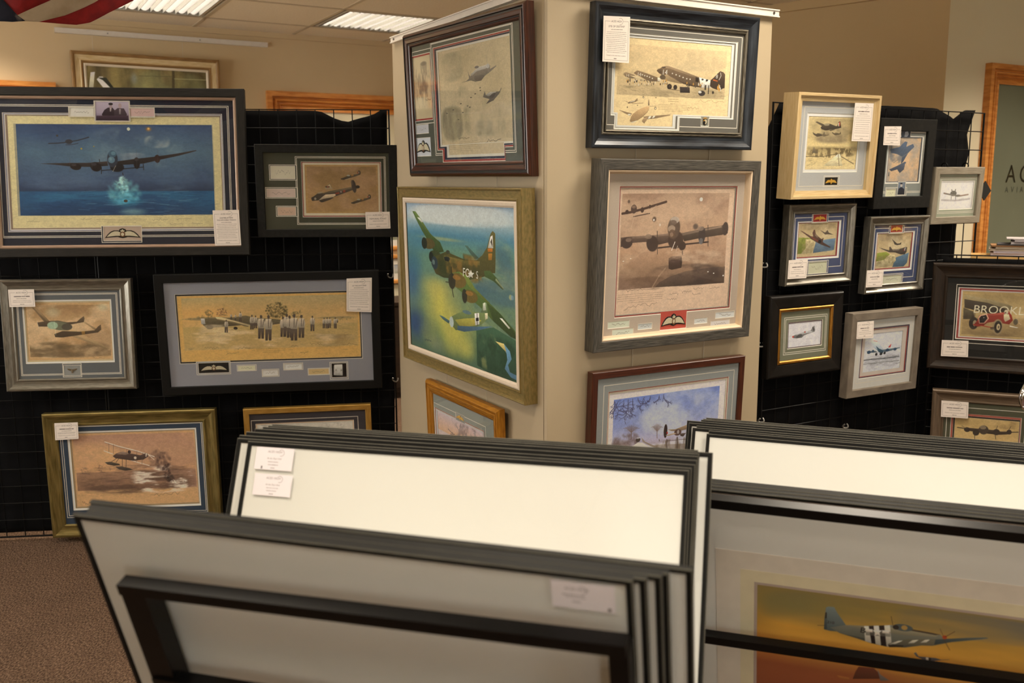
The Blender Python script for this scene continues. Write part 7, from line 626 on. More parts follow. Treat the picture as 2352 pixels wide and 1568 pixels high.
fm('cream_gilt',(226,206,164),.5,col2=(206,180,128),scale=(16,80,1),bump=.1)
fm('bone',(232,220,198),.6)
FM['gilt_edge']=FM['gilt']
CORE=mat('mount_core',(236,230,218),.8); BACK=mat('backing_board',(120,96,66),.9); GLASS=glassmat('picture_glass',1.42)
IVORY=mat('ivory_thread',(224,216,190),.8,scale=(900,900,900),col2=(196,186,158)); BADGE_BK=mat('badge_black',(24,22,20),.9); BADGE_BR=mat('badge_brown',(134,84,42),.8,scale=(500,500,500),col2=(84,50,28)); GOLDM=mat('brooch_gold',(232,182,76),.35,metal=.25); PEWT=mat('badge_pewter',(180,178,170),.3,metal=1); YEL=mat('badge_yellow',(220,160,60),.7)
INK=mat('pen_ink',(120,112,100),.7)
def profile(kind,bw,T,md):
    s=lambda L:[(t*bw,z,m) for t,z,m in L]
    if kind=='flat': return [(0,-T,0),(0,-.002,0),(.002,0,0),(bw-.002,0,0),(bw,-.002,0),(bw,-md,0)]
    if kind=='scoop': return [(0,-T,0),(0,-.003,0)]+s([(.07,0,0),(.2,0,0),(.3,-.003,0),(.42,-.0065,0),(.56,-.0092,0),(.7,-.0102,0),(.8,-.0104,1),(.83,-.0078,1),(.9,-.0068,1),(.96,-.0085,1),(1,-.011,1)])+[(bw,-md,0)]
    if kind=='ridge': return [(0,-T,0),(0,-.010,0)]+s([(.08,-.006,0),(.16,-.001,0),(.24,0,1),(.3,-.004,1),(.4,-.005,1),(.42,-.0015,0),(.5,-.001,0),(.68,-.003,0),(.74,-.007,1),(.8,-.008,1),(.83,-.006,0),(.92,-.008,0),(1,-.012,1)])+[(bw,-md,1)]
    if kind=='ridge2': return [(0,-T,1),(0,-.004,1)]+s([(.06,0,1),(.2,-.001,1),(.3,-.008,0),(.7,-.012,0),(.78,-.007,1),(.88,-.006,1),(1,-.011,0)])+[(bw,-md,0)]
    if kind=='canvas': return [(0,-T,0),(0,-.002,0)]+s([(.06,0,0),(.16,-.001,0),(.22,-.006,0),(.76,-.007,0),(.82,-.004,0),(.92,-.004,0),(1,-.008,0)])+[(bw,-md,0)]
    if kind=='box': return [(0,-T,0),(0,-.001,0),(.001,0,0)]+s([(.36,0,0),(.38,-.007,0),(1,-.011,0)])+[(bw,-md,0)]
    if kind=='rustic': return [(0,-T,0),(0,-.010,0)]+s([(.05,-.004,0),(.13,-.0005,0),(.22,0,0),(.9,-.005,0),(1,-.007,0)])+[(bw,-md,0)]
def moulding(w,h,prof):
    mb=MB(); c=0
    for (t0,z0,m0),(t1,z1,m1) in zip(prof[:-1],prof[1:]):
        l=math.hypot(t1-t0,z1-z0)
        A=[(-w/2+t0,-h/2+t0),(w/2-t0,-h/2+t0),(w/2-t0,h/2-t0),(-w/2+t0,h/2-t0)]; Bq=[(-w/2+t1,-h/2+t1),(w/2-t1,-h/2+t1),(w/2-t1,h/2-t1),(-w/2+t1,h/2-t1)]
        for k in range(4):
            a,b,d,e=A[k],A[(k+1)%4],Bq[(k+1)%4],Bq[k]; L=math.hypot(b[0]-a[0],b[1]-a[1])
            mb.face([(*a,z0),(*b,z0),(*d,z1),(*e,z1)],m0,[(k*3.7,c+k),(k*3.7+L,c+k),(k*3.7+L-abs(t1),c+l+k),(k*3.7+abs(t1),c+l+k)])
        c+=l
    return mb
def shift(mb,dx,dy,dz): mb.v=[(x+dx,y+dy,z+dz) for x,y,z in mb.v]; return mb
LW=[(-.10,.10),(-.3,.27),(-.5,.27),(-.7,.12),(-.86,-.12),(-1,-.40),(-.75,-.33),(-.45,-.27),(-.10,-.27)]
def badge_mesh(r,kind,bg,z):
    mb=MB(); x0,y0,x1,y1=r; cx,cy=(x0+x1)/2,(y0+y1)/2; sx,sy=(x1-x0)/2*.84,(y1-y0)/2*1.5; 
    bgm=mat('badge_card_%d_%d_%d'%bg,bg,.85); mb.face([(x0-.002,y0-.002,z),(x1+.002,y0-.002,z),(x1+.002,y1+.002,z),(x0-.002,y1+.002,z)],0)
    T=lambda L,f=1:[(cx+f*x*sx,cy+y*sy*.8+.0) for x,y in L]
    circ=lambda a,b,rx,ry,n=14:[(cx+sx*(a+rx*math.cos(2*math.pi*k/n)),cy+sy*.8*(b+ry*math.sin(2*math.pi*k/n))) for k in range(n)]
    crown=[(-.10,.20),(-.14,.40),(-.07,.34),(-.04,.44),(0,.52),(.04,.44),(.07,.34),(.14,.40),(.10,.20)]
    if kind in('raf','raf_back'):
        if kind=='raf_back': mb.prism(T([(-1.12,-.52),(-.95,-.1),(-.76,.22),(-.55,.38),(-.3,.38),(-.22,.34),(-.2,.5),(0,.64),(.2,.5),(.22,.34),(.3,.38),(.55,.38),(.76,.22),(.95,-.1),(1.12,-.52),(.7,-.44),(.3,-.4),(.2,-.48),(0,-.56),(-.2,-.48),(-.3,-.4),(-.7,-.44)]),z,z+.0012,2)
        for f in (1,-1): mb.prism(T(LW,f),z+.0003,z+.0024,1)
        mb.prism(circ(0,-.1,.17,.32),z+.0003,z+.0028,3); mb.prism(circ(0,-.1,.1,.2),z+.0005,z+.0032,1); mb.prism(T(crown),z+.0003,z+.0026,1)
        ms=[bgm,IVORY,BADGE_BK,BADGE_BR]
    elif kind=='gold':
        for f in (1,-1): mb.prism(T(LW,f),z+.0002,z+.0025,1)
        mb.prism(circ(0,-.08,.2,.36),z+.0003,z+.003,1); mb.prism(T(crown),z+.0003,z+.0026,1); mb.prism(circ(0,-.5,.1,.12,8),z,z+.002,1); ms=[bgm,GOLDM]
    elif kind=='eagle':
        for f in (1,-1): mb.prism(T([(-.05,.0),(-.2,.22),(-.7,.3),(-.62,.14),(-.4,.02),(-.05,-.15)],f),z+.0002,z+.002,1)
        mb.prism(circ(0,-.1,.1,.3,10),z+.0002,z+.0024,1); mb.prism(circ(.02,-.42,.08,.1,8),z,z+.002,1); ms=[bgm,PEWT]
    else:
        Y=lambda L:[(cx+x*sx,cy+y*(y1-y0)/2) for x,y in L]
        mb.prism(Y([(-.62,.55),(-.62,-.45),(-.3,-.8),(0,-.9),(.3,-.8),(.62,-.45),(.62,.55)]),z,z+.0015,1)
        mb.prism(Y([(-.62,.58),(-.4,.84),(0,.92),(.4,.84),(.62,.58),(.4,.66),(0,.74),(-.4,.66)]),z,z+.0018,3)
        mb.prism(Y([(-.1,.5),(.35,.45),(.5,.1),(.4,-.4),(0,-.7),(.05,-.35),(.15,-.1),(-.1,.15)]),z+.0003,z+.0024,2); mb.prism(Y([(-.12,.42),(-.5,.3),(-.55,.05),(-.2,.18)]),z+.0003,z+.0026,3)
        ms=[bgm,BADGE_BK,IVORY,YEL]
    return mb,ms
def tag_image(key,w,h,titles,n,logo_top=.11):
    H=300 if h>=w else 230; Wd=int(H*w/h); c=Can(Wd,H,(226,218,210),seed(key)); k=Wd/200; ink=(96,88,84)
    y=max(26*k,H*logo_top); l=12*k; c.line([(l,y),(52*k,y)],1.6*k,ink,.8); c.line([(150*k,y),(Wd-l,y)],1.6*k,ink,.8); c.line([(l,y),(l,H-l)],1.6*k,ink,.8); c.line([(Wd-l,y),(Wd-l,H-l)],1.6*k,ink,.8); c.line([(l,H-l),(Wd-l,H-l)],1.6*k,ink,.8)
    c.text('ACES HIGH',58*k,y+6*k,12*k,(84,78,76),.9,False,.18,.95)
    pts=[(128*k+19*k*math.cos(t),y+19*k*math.sin(t)*1.0) for t in np.linspace(-2.2,1.9,14)]; c.line(pts,2*k,(120,114,110),.8)
    yy=y+36*k; 
    if titles:
        for t in titles:
            h_=12*k if len(t)<16 else 9.5*k; v,_=textris(t); wid=v[:,0].max()/.73*h_; asp=min(1,(Wd-34*k)/wid); c.text(t,Wd/2,yy,h_,(70,62,60),1,True,.1,asp); yy+=16*k
    else: c.words(Wd*.22,Wd*.80,yy-5*k,10*k,(80,72,70),.85); yy+=16*k
    c.words(Wd*.3,Wd*.72,yy-3*k,6*k,ink,.6); yy+=12*k
    bot=H-l-34*k; m=max(1,n-2); st=max(8*k,(bot-yy)/m)
    for i in range(m):
        if yy>bot-4*k: break
        e=c.r.uniform(0,14)*k; c.words(l+8*k+e,Wd-l-8*k-e,yy,4.6*k,ink,.5); yy+=st
    c.text('Framed to full conservation standard',Wd/2,H-l-24*k,7*k,ink,.9,True,.15,min(1,(Wd-30*k)/(textris('Framed to full conservation standard')[0][:,0].max()/.73*7*k))); c.words(Wd*.43,Wd*.57,H-l-9*k,7*k,ink,.7)
    return c
GAINS=dict(L=(1.45,1.5,1.58),P=(1.1,1.15,1.25),P2=(1.05,1.1,1.18),Q=(1.1,1.2,1.4),Q1=(.9,.97,1.08),R=(1.1,1.2,1.38),R1=(1.3,1.36,1.5),R2=(1.45,1.55,1.7),R3=(1.45,1.55,1.7),S=(1.25,1.38,1.55),B=(1.6,1.7,1.9))
def picture(f):
    k=f['k']; g=GAINS.get(k,GAINS[k[0]]); U,V,N=Vector(f['U']),Vector(f['V']),Vector(f['N']); w,h,T,md=f['w'],f['h'],f['T'],f['md']; C0=Vector(f['C'])
    gc=lambda c:tuple(255*min(.96,(lambda l:(l*12.92 if l<=.0031308 else 1.055*l**(1/2.4)-.055))(x*y)) for x,y in zip(lin(c),g))
    r=root('framed_picture',f['label'],'framed picture',matrix=M4(U,V,N,C0-V*(h/2)-N*T)); sh=lambda mb:shift(mb,0,h/2,T)
    bw,kind,mn=f['bar']; prof=profile(kind,bw,T,md)
    second={'mahogany':'black_line','blueblack':'worn_silver','ochre_gold':'ochre_gold','cream_gilt':'umber'}.get(mn,mn)
    sh(moulding(w,h,prof)).obj('frame_moulding',[FM[mn],FM[second]],r)
    sw=0
    if f['slip'] and f['slip'][1]:
        sw,sn=f['slip']; sh(moulding(w,h,[(bw,-.006,0),(bw+sw*.25,-.0035,0),(bw+sw*.7,-.0045,0),(bw+sw,-.008,0),(bw+sw,-md,0)])).obj('inner_slip',[FM[sn]],r)
    if f['lip']: sw=.013; sh(moulding(w,h,[(bw,-.004,0),(bw+.003,-.003,0),(bw+.006,-.004,0),(bw+sw,-md,0)])).obj('inner_slip',[FM['cream_lip']],r)
    mb=MB(); mb.box(-w/2+.004,-h/2+.004,-T+.0005,w/2-.004,h/2-.004,-T+.003); sh(mb).obj('backing_board',BACK,r)
    ix,iy=w/2-bw-sw,h/2-bw-sw; outer=[[-ix-.003,-iy-.003,ix+.003,iy+.003]]; sight=[-ix,-iy,ix,iy]
    clipr=lambda R:[max(R[0],-ix+.002),max(R[1],-iy+.002),min(R[2],ix-.002),min(R[3],iy-.002)]
    zp=-md-.001
    if f['mat']:
        main=[clipr(R) for R in f['main']]; extra=[R for R,_ in f['slips']]+[R for _,R in f['photos']]
        if 'badge' in f: extra.append(f['badge'][0])
        if 'small' in f: extra.append(f['small'][1])
        holes=main+extra; bv=.0019; big=infl(holes,bv)
        mc=mat('mount_%s'%k,gc(f['mat']),.85,scale=(300,300,300),bump=.05)
        mb=MB(); cells(mb,outer,big,-md); 
        ins=lambda x,y:any(q[0]-1e-6<=x<=q[2]+1e-6 and q[1]-1e-6<=y<=q[3]+1e-6 for q in holes)
        cells(mb,big,holes,0,1,zf=lambda x,y:-md-.0012 if ins(x,y) else -md); sh(mb).obj('mount_board',[mc,CORE],r)
        rg=f['rings']; cur=main; inner=[clipr(x) for x in f['pr']]; tot=sum(q[1] for q in rg); acc=0
        for n_,(c,fr) in enumerate(rg):
            acc+=fr/tot; nxt=[[m_[i]+(p_[i]-m_[i])*acc for i in range(4)] for m_,p_ in zip(main,inner)]; z=-md-.0014*(n_+1)
            mb=MB(); cells(mb,infl(cur,.003),infl(nxt,.0005 if n_<len(rg) else 0),z,0); cells(mb,infl(nxt,.0005),nxt,z,1); sh(mb).obj('inner_mount',[mat('mount_%s_%d'%(k,n_),gc(c),.85),CORE],r); cur=nxt; zp=z-.0012
        if f['lines']:
            mb=MB(); avoid=infl(holes,.0025)
            for rs,offs in f['lines']:
                for o_ in offs:
                    A=[clipr(q) for q in infl(rs,-o_)]; Bq=infl(A,-.0024); cells(mb,A,Bq+avoid,-md+.0002)
            if mb.f: sh(mb).obj('mount_line',CORE,r)
        for rs,offs in f['lines']:
            for bx in rs[1:]:
                hs=[q for q in extra if bx[0]-.004<(q[0]+q[2])/2<bx[2]+.004 and bx[1]-.004<(q[1]+q[3])/2<bx[3]+.004]
                if not hs: continue
                mb=MB(); B_=[clipr(bx)]; cells(mb,infl(B_,-.0024),infl(hs,.002),-md+.0005,0); cells(mb,B_,infl(B_,-.0024)+infl(hs,.002),-md+.0005,1); cells(mb,infl(hs,.002),hs,-md+.0005,1); sh(mb).obj('window_mount',[mc,CORE],r)
        for R,c in f['slips']:
            mb=MB(); z=-md-.0013; mb.face([(R[0]-.002,R[1]-.002,z),(R[2]+.002,R[1]-.002,z),(R[2]+.002,R[3]+.002,z),(R[0]-.002,R[3]+.002,z)]); rr=random.Random(R[0]*1e5); W_=R[2]-R[0];Hh=R[3]-R[1]; px=None
            for i in range(15):
                x=R[0]+W_*(.18+.64*i/14); y=(R[1]+R[3])/2+Hh*.22*rr.uniform(-1,1)
                if px: d=.0006; mb.face([(px[0],px[1]-d,z+.0003),(x,y-d,z+.0003),(x,y+d,z+.0003),(px[0],px[1]+d,z+.0003)],1)
                px=(x,y)
            sh(mb).obj('signature_slip',[mat('slip_paper_%d_%d_%d_%s'%(*c,k[0]),gc(c),.85),INK],r)
        for n_,R in f['photos']:
            c=Can(max(60,(R[2]-R[0])*1500),max(40,(R[3]-R[1])*1500),(120,115,115),seed(n_)); c.run(IMG[n_]); mb=MB(); quadimg(mb,[R[0]-.001,R[1]-.001,R[2]+.001,R[3]+.001],-md-.0013); sh(mb).obj('photograph',imgmat('photograph_'+n_,c.image(n_,g),.4),r)
        if 'small' in f:
            n_,R,rc,pc=f['small']; c=Can((R[2]-R[0])*1300,(R[3]-R[1])*1300,pc,seed(n_)); c.run(IMG[n_]); z=-md-.0026; q=.006
            mb=MB(); cells(mb,[R],[[R[0]+q,R[1]+q,R[2]-q,R[3]-q]],-md-.0014); sh(mb).obj('inner_mount',mat('mount_small_'+k,gc(rc),.85),r)
            mb=MB(); quadimg(mb,R,z); sh(mb).obj('portrait_sketch',imgmat('portrait_'+k,c.image(n_,g)),r)
        if 'badge' in f:
            bm_,ms=badge_mesh(f['badge'][0],f['badge'][1],tuple(int(x) for x in gc(f['badge'][2])),-md-.0013); sh(bm_).obj('badge',ms,r)
    bb=f['bb']; bb=[max(bb[0],-ix),max(bb[1],-iy),min(bb[2],ix),min(bb[3],iy)] if False else bb
    res=1250 if k[0] in 'PQ' else 1150
    c=Can((bb[2]-bb[0])*res,(bb[3]-bb[1])*res,f['paper'],seed(k)); c.run(IMG[k]); c.grain(.09)
    mb=MB(); quadimg(mb,bb,zp); o=sh(mb).obj('print' if f['glass'] else 'painting',imgmat('print_'+k,c.image('print_'+k,g),.8 if f['glass'] else .45,0 if f['glass'] else .25),r)
    if f['glass']:
        mb=MB(); z=-max(.006,md-.003) if not f['lip'] and kind!='box' else -.010; z=max(z,-md+.002)
        mb.face([(-ix-sw,-iy-sw,z),(ix+sw,-iy-sw,z),(ix+sw,iy+sw,z),(-ix-sw,iy+sw,z)]); sh(mb).obj('glass',GLASS,r)
    if 'tag' in f:
        q,t,n_=f['tag']; w_=math.hypot(q[1][0]-q[0][0],q[1][1]-q[0][1]); h_=math.hypot(q[3][0]-q[0][0],q[3][1]-q[0][1]); c=tag_image(k,w_,h_,t,n_)
        mb=MB(); z=.001; TL,TR,BR,BL=q; mb.face([(*BL,z+.0006),(*BR,z+.0006),(*TR,z+.0006),(*TL,z+.0006)],0,[(0,0),(1,0),(1,1),(0,1)]); e=[BL,BR,TR,TL]
        for i in range(4): a,b=e[i],e[(i+1)%4]; mb.face([(*a,z),(*b,z),(*b,z+.0006),(*a,z+.0006)],1)
        mb.face([(*TL,z),(*TR,z),(*BR,z),(*BL,z)],1)
        o=sh(mb).obj('price_tag',[imgmat('tag_'+k,c.image('tag_'+k,1.12),.7),CORE],r); o['label']='white printed price card'
for f in FRM: picture(f)

# ---------------------------------------------------------------- print sleeves in the browser racks
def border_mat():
    m=mat('ribbed_edging_lit',(84,82,73),.6,col2=(72,70,62),coord='Object',scale=(20,20,20),spec=.3); nt=m.node_tree; N=nt.nodes; b=N['Principled BSDF']  # ribbed outer edge coloured paler for the light caught along sleeve tops
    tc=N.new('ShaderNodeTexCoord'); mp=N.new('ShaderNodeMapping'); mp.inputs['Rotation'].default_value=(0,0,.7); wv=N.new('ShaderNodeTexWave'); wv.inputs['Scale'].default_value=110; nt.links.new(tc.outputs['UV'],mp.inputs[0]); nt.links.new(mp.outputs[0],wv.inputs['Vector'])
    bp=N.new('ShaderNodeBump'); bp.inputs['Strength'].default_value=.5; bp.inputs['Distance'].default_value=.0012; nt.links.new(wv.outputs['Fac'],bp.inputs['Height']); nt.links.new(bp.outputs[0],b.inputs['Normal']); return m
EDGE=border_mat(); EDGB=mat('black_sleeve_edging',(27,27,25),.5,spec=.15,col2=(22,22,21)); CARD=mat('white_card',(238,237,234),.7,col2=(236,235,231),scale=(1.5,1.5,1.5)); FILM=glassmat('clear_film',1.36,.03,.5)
def sleeve(stk,i,label,extra=0,tags=(),prints=None):
    P0,w=stk['it'][i]; w+=extra; U,V,N=(Vector(stk[q]) for q in 'UVN'); h=stk['h']; th=.0085; P0=Vector(P0)
    r=root('print_sleeve',label,'print sleeve',matrix=M4(U,V,N,P0-V*h-N*th),group='print sleeves standing in the %s stack'%{'near':'near left','middle':'middle','far':'right rear','mustang':'right front'}[stk['n']])
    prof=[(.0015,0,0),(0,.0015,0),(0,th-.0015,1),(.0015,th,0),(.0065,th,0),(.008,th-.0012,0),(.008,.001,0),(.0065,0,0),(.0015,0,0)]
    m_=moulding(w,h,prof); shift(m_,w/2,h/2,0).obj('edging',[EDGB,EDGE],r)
    mb=MB(); mb.box(.005,.005,.0025,w-.005,h-.005,.0055); mb.obj('board',CARD,r)
    if i==0 or stk['n']!='far': pass
    mb=MB(); z=th-.0014; mb.face([(.007,.007,z),(w-.007,.007,z),(w-.007,h-.007,z),(.007,h-.007,z)]); mb.obj('clear_film',FILM,r)
    for (R,kind) in tags:
        x0,y0,x1,y1=R; y0+=h;y1+=h; c=Can(300,300*(y1-y0)/(x1-x0),(236,230,236),seed(label+kind)); kk=c.W/200; ink=(110,104,108)
        if kind=='n': c.text('ACES HIGH',42*kk,.32*c.H,11*kk,ink,.8,False,.1); c.line([(98*kk+15*kk*math.cos(t),.3*c.H+15*kk*math.sin(t)) for t in np.linspace(-2.2,1.7,12)],2*kk,ink,.6); c.words(36*kk,112*kk,.5*c.H,5*kk,ink,.7); c.words(46*kk,106*kk,.58*c.H,5*kk,ink,.6); c.words(66*kk,90*kk,.74*c.H,6*kk,ink,.7); c.poly([(176*kk,.84*c.H),(186*kk,.84*c.H),(186*kk,.96*c.H),(176*kk,.96*c.H)],(90,84,86))
        else:
            c.text('ACES HIGH',62*kk,.23*c.H,11*kk,ink,.8,False,.1); c.line([(134*kk+15*kk*math.cos(t),.22*c.H+15*kk*math.sin(t)) for t in np.linspace(-2.4,1.9,12)],2*kk,ink,.6)
            c.text("At the Day's End",100*kk,.52*c.H,8*kk,ink,.9,True,.1); c.words(70*kk,130*kk,.64*c.H,5*kk,ink,.5); c.words(72*kk,128*kk,.77*c.H,5*kk,ink,.6); c.words(88*kk,108*kk,.91*c.H,6*kk,ink,.7)
            if kind=='a': c.poly([(36*kk,.84*c.H),(43*kk,.84*c.H),(43*kk,.97*c.H),(36*kk,.97*c.H)],ink)
        mb=MB(); quadimg(mb,[x0,y0,x1,y1],th+.0002); q=mb.obj('label_sticker',imgmat('sticker_'+kind,c.image('sticker_'+kind),.6),r); q['label']='small white printed sticker'
    if prints: prints(r,h,th)
    return r
ST={s['n']:s for s in STK}
names={'near':['frontmost sleeve of the near left stack, blank board and one sticker','second sleeve of the near left stack, just behind the stickered front one','third sleeve of the near left stack, middle of five','fourth sleeve of the near left stack, next to the rearmost','rearmost sleeve of the near left stack, reaching furthest right'],
 'middle':['frontmost bright white sleeve of the middle stack, two stickers at top left','second sleeve of the middle stack, white strip showing left of the stickered one','third sleeve from the front in the middle stack, top edge only','fourth sleeve from the front in the middle stack, top edge only','fourth sleeve from the back in the middle stack, top edge only','third sleeve from the back in the middle stack, top edge only','sleeve of the middle stack pushed furthest right, pale strip at its right edge','rearmost sleeve of the middle stack'],
 'far':['frontmost bright white sleeve of the right rear stack','second sleeve of the right rear stack, behind the white front one','sleeve of the right rear stack with white strip at its left','fourth sleeve from the front in the right rear stack','fifth sleeve of the right rear stack, middle of nine','sleeve of the right rear stack pushed furthest left','third sleeve from the back in the right rear stack','second sleeve from the back in the right rear stack','rearmost sleeve of the right rear stack'],
 'mustang':['front right sleeve holding the print of a striped silver fighter at sunset','second sleeve behind the silver fighter print','third sleeve behind the silver fighter print','rearmost sleeve behind the silver fighter print']}
def mustang(r,h,th):
    mx,my=SLV['mount']; sx,sy=SLV['sheet']; R=SLV['img']; z0=.0056
    mb=MB(); mb.box(mx,.01,z0,mx+.84,h+my,z0+.0008); mb.obj('mount_board',mat('mustang_mount',(238,228,216),.8),r)
    mb=MB(); mb.box(sx,.012,z0+.0008,sx+.75,h+sy,z0+.0011); mb.obj('print_sheet',mat('mustang_sheet',(236,224,192),.8),r)
    mb=MB(); b=.006; cells(mb,[[R[0]-b,h+R[1]-b,R[2]+b,h+R[3]+b]],[[R[0],h+R[1],R[2],h+R[3]]],z0+.0013); mb.obj('print_border',mat('mustang_line',(190,170,160),.8),r)
    c=Can(1000,1000*(R[3]-R[1])/(R[2]-R[0]),(150,110,60),seed('P51')); c.run(IMG['P51']); mb=MB(); quadimg(mb,[R[0],h+R[1],R[2],h+R[3]],z0+.0013); mb.obj('print',imgmat('print_P51',c.image('print_P51',1.75),.6),r)
for n,ls in names.items():
    for i,l in enumerate(ls):
        tg=[];pf=None
        if n=='near' and i==0: tg=[(SLV['tag_near'],'n')]
        if n=='middle' and i==0: tg=[(SLV['tag_m1'],'a'),(SLV['tag_m2'],'b')]
        if n=='mustang' and i==0: pf=mustang
        sleeve(ST[n],i,l,{'far':.14,'mustang':.34}.get(n,0),tg,pf)
# racks: black wooden V-shaped browsers
RACK=mat('black_painted_wood',(11,10,10),.3,col2=(7,7,7),scale=(6,6,40),bump=.15,spec=.25)
WORN=mat('worn_wood_edge',(120,88,58),.6,col2=(26,22,18),scale=(14,14,14),mixlo=.5,mixhi=.62)
def rack(label,front,rear,fr,rails,posts,nrear):
    """front/rear: stacks; local x,y on the front sleeve plane"""
    U,V,N=(Vector(front[q]) for q in 'UVN'); P0=Vector(front['it'][0][0]); h=front['h']; Ur,Vr,Nr=(Vector(rear[q]) for q in 'UVN'); Pr=Vector(rear['it'][nrear][0]); hr=rear['h']
    base=Vector(((P0-V*h).x+U.x*.38,(P0-V*h).y+U.y*.38,0)); r=root('browser_rack',label,'print rack',loc=base)
    fp=lambda x,y,n:P0+U*x+V*y+N*n-base
    def bar(nm,x0,y0,x1,y1,t,n0=.022,n1=.042):
        mb=MB(); lo=[fp(x0,y0-t,n0),fp(x1,y1-t,n0),fp(x1,y1-t,n1),fp(x0,y0-t,n1)]; hi=[fp(x0,y0,n0),fp(x1,y1,n0),fp(x1,y1,n1),fp(x0,y0,n1)]; mb.hexa(lo,hi); mb.obj(nm,RACK,r,bevel=.003)
    for (x0,y0,x1,y1,t) in rails: bar('front_rail',x0,y0,x1,y1,t)
    for (x0,x1,yt) in posts:
        mb=MB(); lo=[fp(x0,-h-.03,.010),fp(x1,-h-.03,.010),fp(x1,-h-.03,.038),fp(x0,-h-.03,.038)]; hi=[fp(x0,yt,.010),fp(x1,yt,.010),fp(x1,yt,.038),fp(x0,yt,.038)]; mb.hexa(lo,hi); mb.obj('front_post',RACK,r,bevel=.003)
    rp=lambda x,y,n:Pr+Ur*x+Vr*y+Nr*n-base
    xs=[fr[0]+.02,fr[1]-.05]
    for x in xs:
        mb=MB(); lo=[rp(x,-hr-.03,-.045),rp(x+.03,-hr-.03,-.045),rp(x+.03,-hr-.03,-.014),rp(x,-hr-.03,-.014)]; hi=[rp(x,-.1,-.045),rp(x+.03,-.1,-.045),rp(x+.03,-.1,-.014),rp(x,-.1,-.014)]; mb.hexa(lo,hi); mb.obj('rear_post',RACK,r)
    for y in (-.1,-.4):
        mb=MB(); lo=[rp(xs[0]-.01,y-.02,-.045),rp(xs[1]+.04,y-.02,-.045),rp(xs[1]+.04,y-.02,-.014),rp(xs[0]-.01,y-.02,-.014)]; mb.hexa(lo,[v+Vr*.02 for v in lo]); mb.obj('rear_rail',RACK,r)
    # tray under the sleeves and legs
    zt=min((P0-V*h).z,(Pr-Vr*hr).z)-.035; a=[P0-V*h+U*fr[0]+N*.04,P0-V*h+U*fr[1]+N*.04,Pr-Vr*hr+Ur*fr[1]-Nr*.05,Pr-Vr*hr+Ur*fr[0]-Nr*.05]
    lo=[Vector((v.x,v.y,zt-.02))-base for v in a]; mb=MB(); mb.hexa(lo,[v+EZ*.02 for v in lo]); mb.obj('tray',RACK,r)
    cx=sum((v for v in lo),Vector())/4
    for v in lo:
        q=v+(cx-v)*.12; mb=MB(); mb.box(q.x-.018,q.y-.018,-base.z+0,q.x+.018,q.y+.018,zt-.0205-base.z); mb.obj('leg',RACK,r)
rf=SLV['railF']; pf=SLV['postF']
rack('black wooden browser rack holding the near left and middle stacks',ST['near'],ST['middle'],(.0,.78),[(rf[0][0],rf[0][1],rf[1][0],rf[1][1],.0158),(.078,-.226,.716,-.214,.016),(.078,-.5,.716,-.49,.016)],[(pf[0][0],pf[1][0]+.001,rf[0][1]-.0165),(pf[4][0],pf[5][0]+.001,rf[1][1]-.0165)],7)
r1,r2=SLV['railP'],SLV['railP2']
rack('black wooden browser rack holding the silver fighter print and right rear stack',ST['mustang'],ST['far'],(-.02,.88),[(-.035,r1[0][1],.9,r1[1][1]-.0008,.0205),(-.035,r2[0][1],.9,r2[1][1]+.006,.0195)],[(-.034,-.008,r1[0][1]-.021),(.87,.898,r1[1][1]-.022)],8)

# ---------------------------------------------------------------- counter, papers, card, stool, flag
WOOD=mat('counter_beech',(222,182,118),.45,col2=(208,164,98),scale=(4,40,40),coat=.2); LAM=mat('counter_panel',(60,50,42),.6)
b=P_S.at(.75,0,-.3); ct=root('reception_counter','reception counter with pale wooden top behind the low grid panel','counter',loc=b)
mb=MB(); pbox(mb,P_S,.19,0,-.23,1.5,1.185,-.075,b); mb.obj('counter_body',LAM,ct)
mb=MB(); pbox(mb,P_S,.165,1.1855,-.24,1.52,1.2105,-.062,b); mb.obj('counter_top',WOOD,ct,bevel=.003)
pc=[(204,196,206),(198,188,196),(186,170,150),(196,180,160),(150,110,70),(206,200,204),(60,62,66),(196,190,194),(190,180,180)]
z=1.211; rr=random.Random(3)
od=['lowest','second lowest','third lowest','fourth lowest','fifth lowest','topmost full-size']
papers=[(.238,.62,.011,0),(.246,.62,.009,1),(.232,.61,.009,3),(.252,.62,.008,2),(.238,.60,.006,4),(.262,.62,.005,6),(.312,.64,.012,5),(.318,.64,.008,7),(.296,.63,.004,8)]
pl=['lowest lavender-white magazine in the pile on the counter','second magazine up in the pile on the counter','third magazine up in the counter pile, cream edged','fourth magazine up in the counter pile, tan edged','brown envelope poking out left of the counter pile','dark-covered magazine under the smaller upper pile','thick pale magazine at bottom of the smaller upper pile','middle magazine of the smaller upper pile','topmost thin magazine on the counter pile']
for (u0,u1,t,c),l in zip(papers,pl):
    yaw=rr.uniform(-.05,.05); b=P_S.at((u0+u1)/2,z,-.152); r=root('magazine',l,'magazine',loc=b,group='magazines piled on the counter'); r.rotation_euler=(0,0,P_S.yaw+yaw); w=(u1-u0)/2
    mb=MB(); mb.box(-w,-.08,0,w,.08,.0008,0); mb.box(-w,-.08,t-.0012,w,.08,t-.0004,0); mb.obj('cover',mat('paper_%d'%c,pc[c],.7),r)
    mb=MB(); mb.box(-w+.003,-.078,.0009,w-.003,.078,t-.0013); mb.obj('pages',mat('pages_%d'%c,tuple(min(255,x+10) for x in pc[c]),.85,scale=(3,3,900),col2=tuple(x*.75 for x in pc[c])),r); z+=t
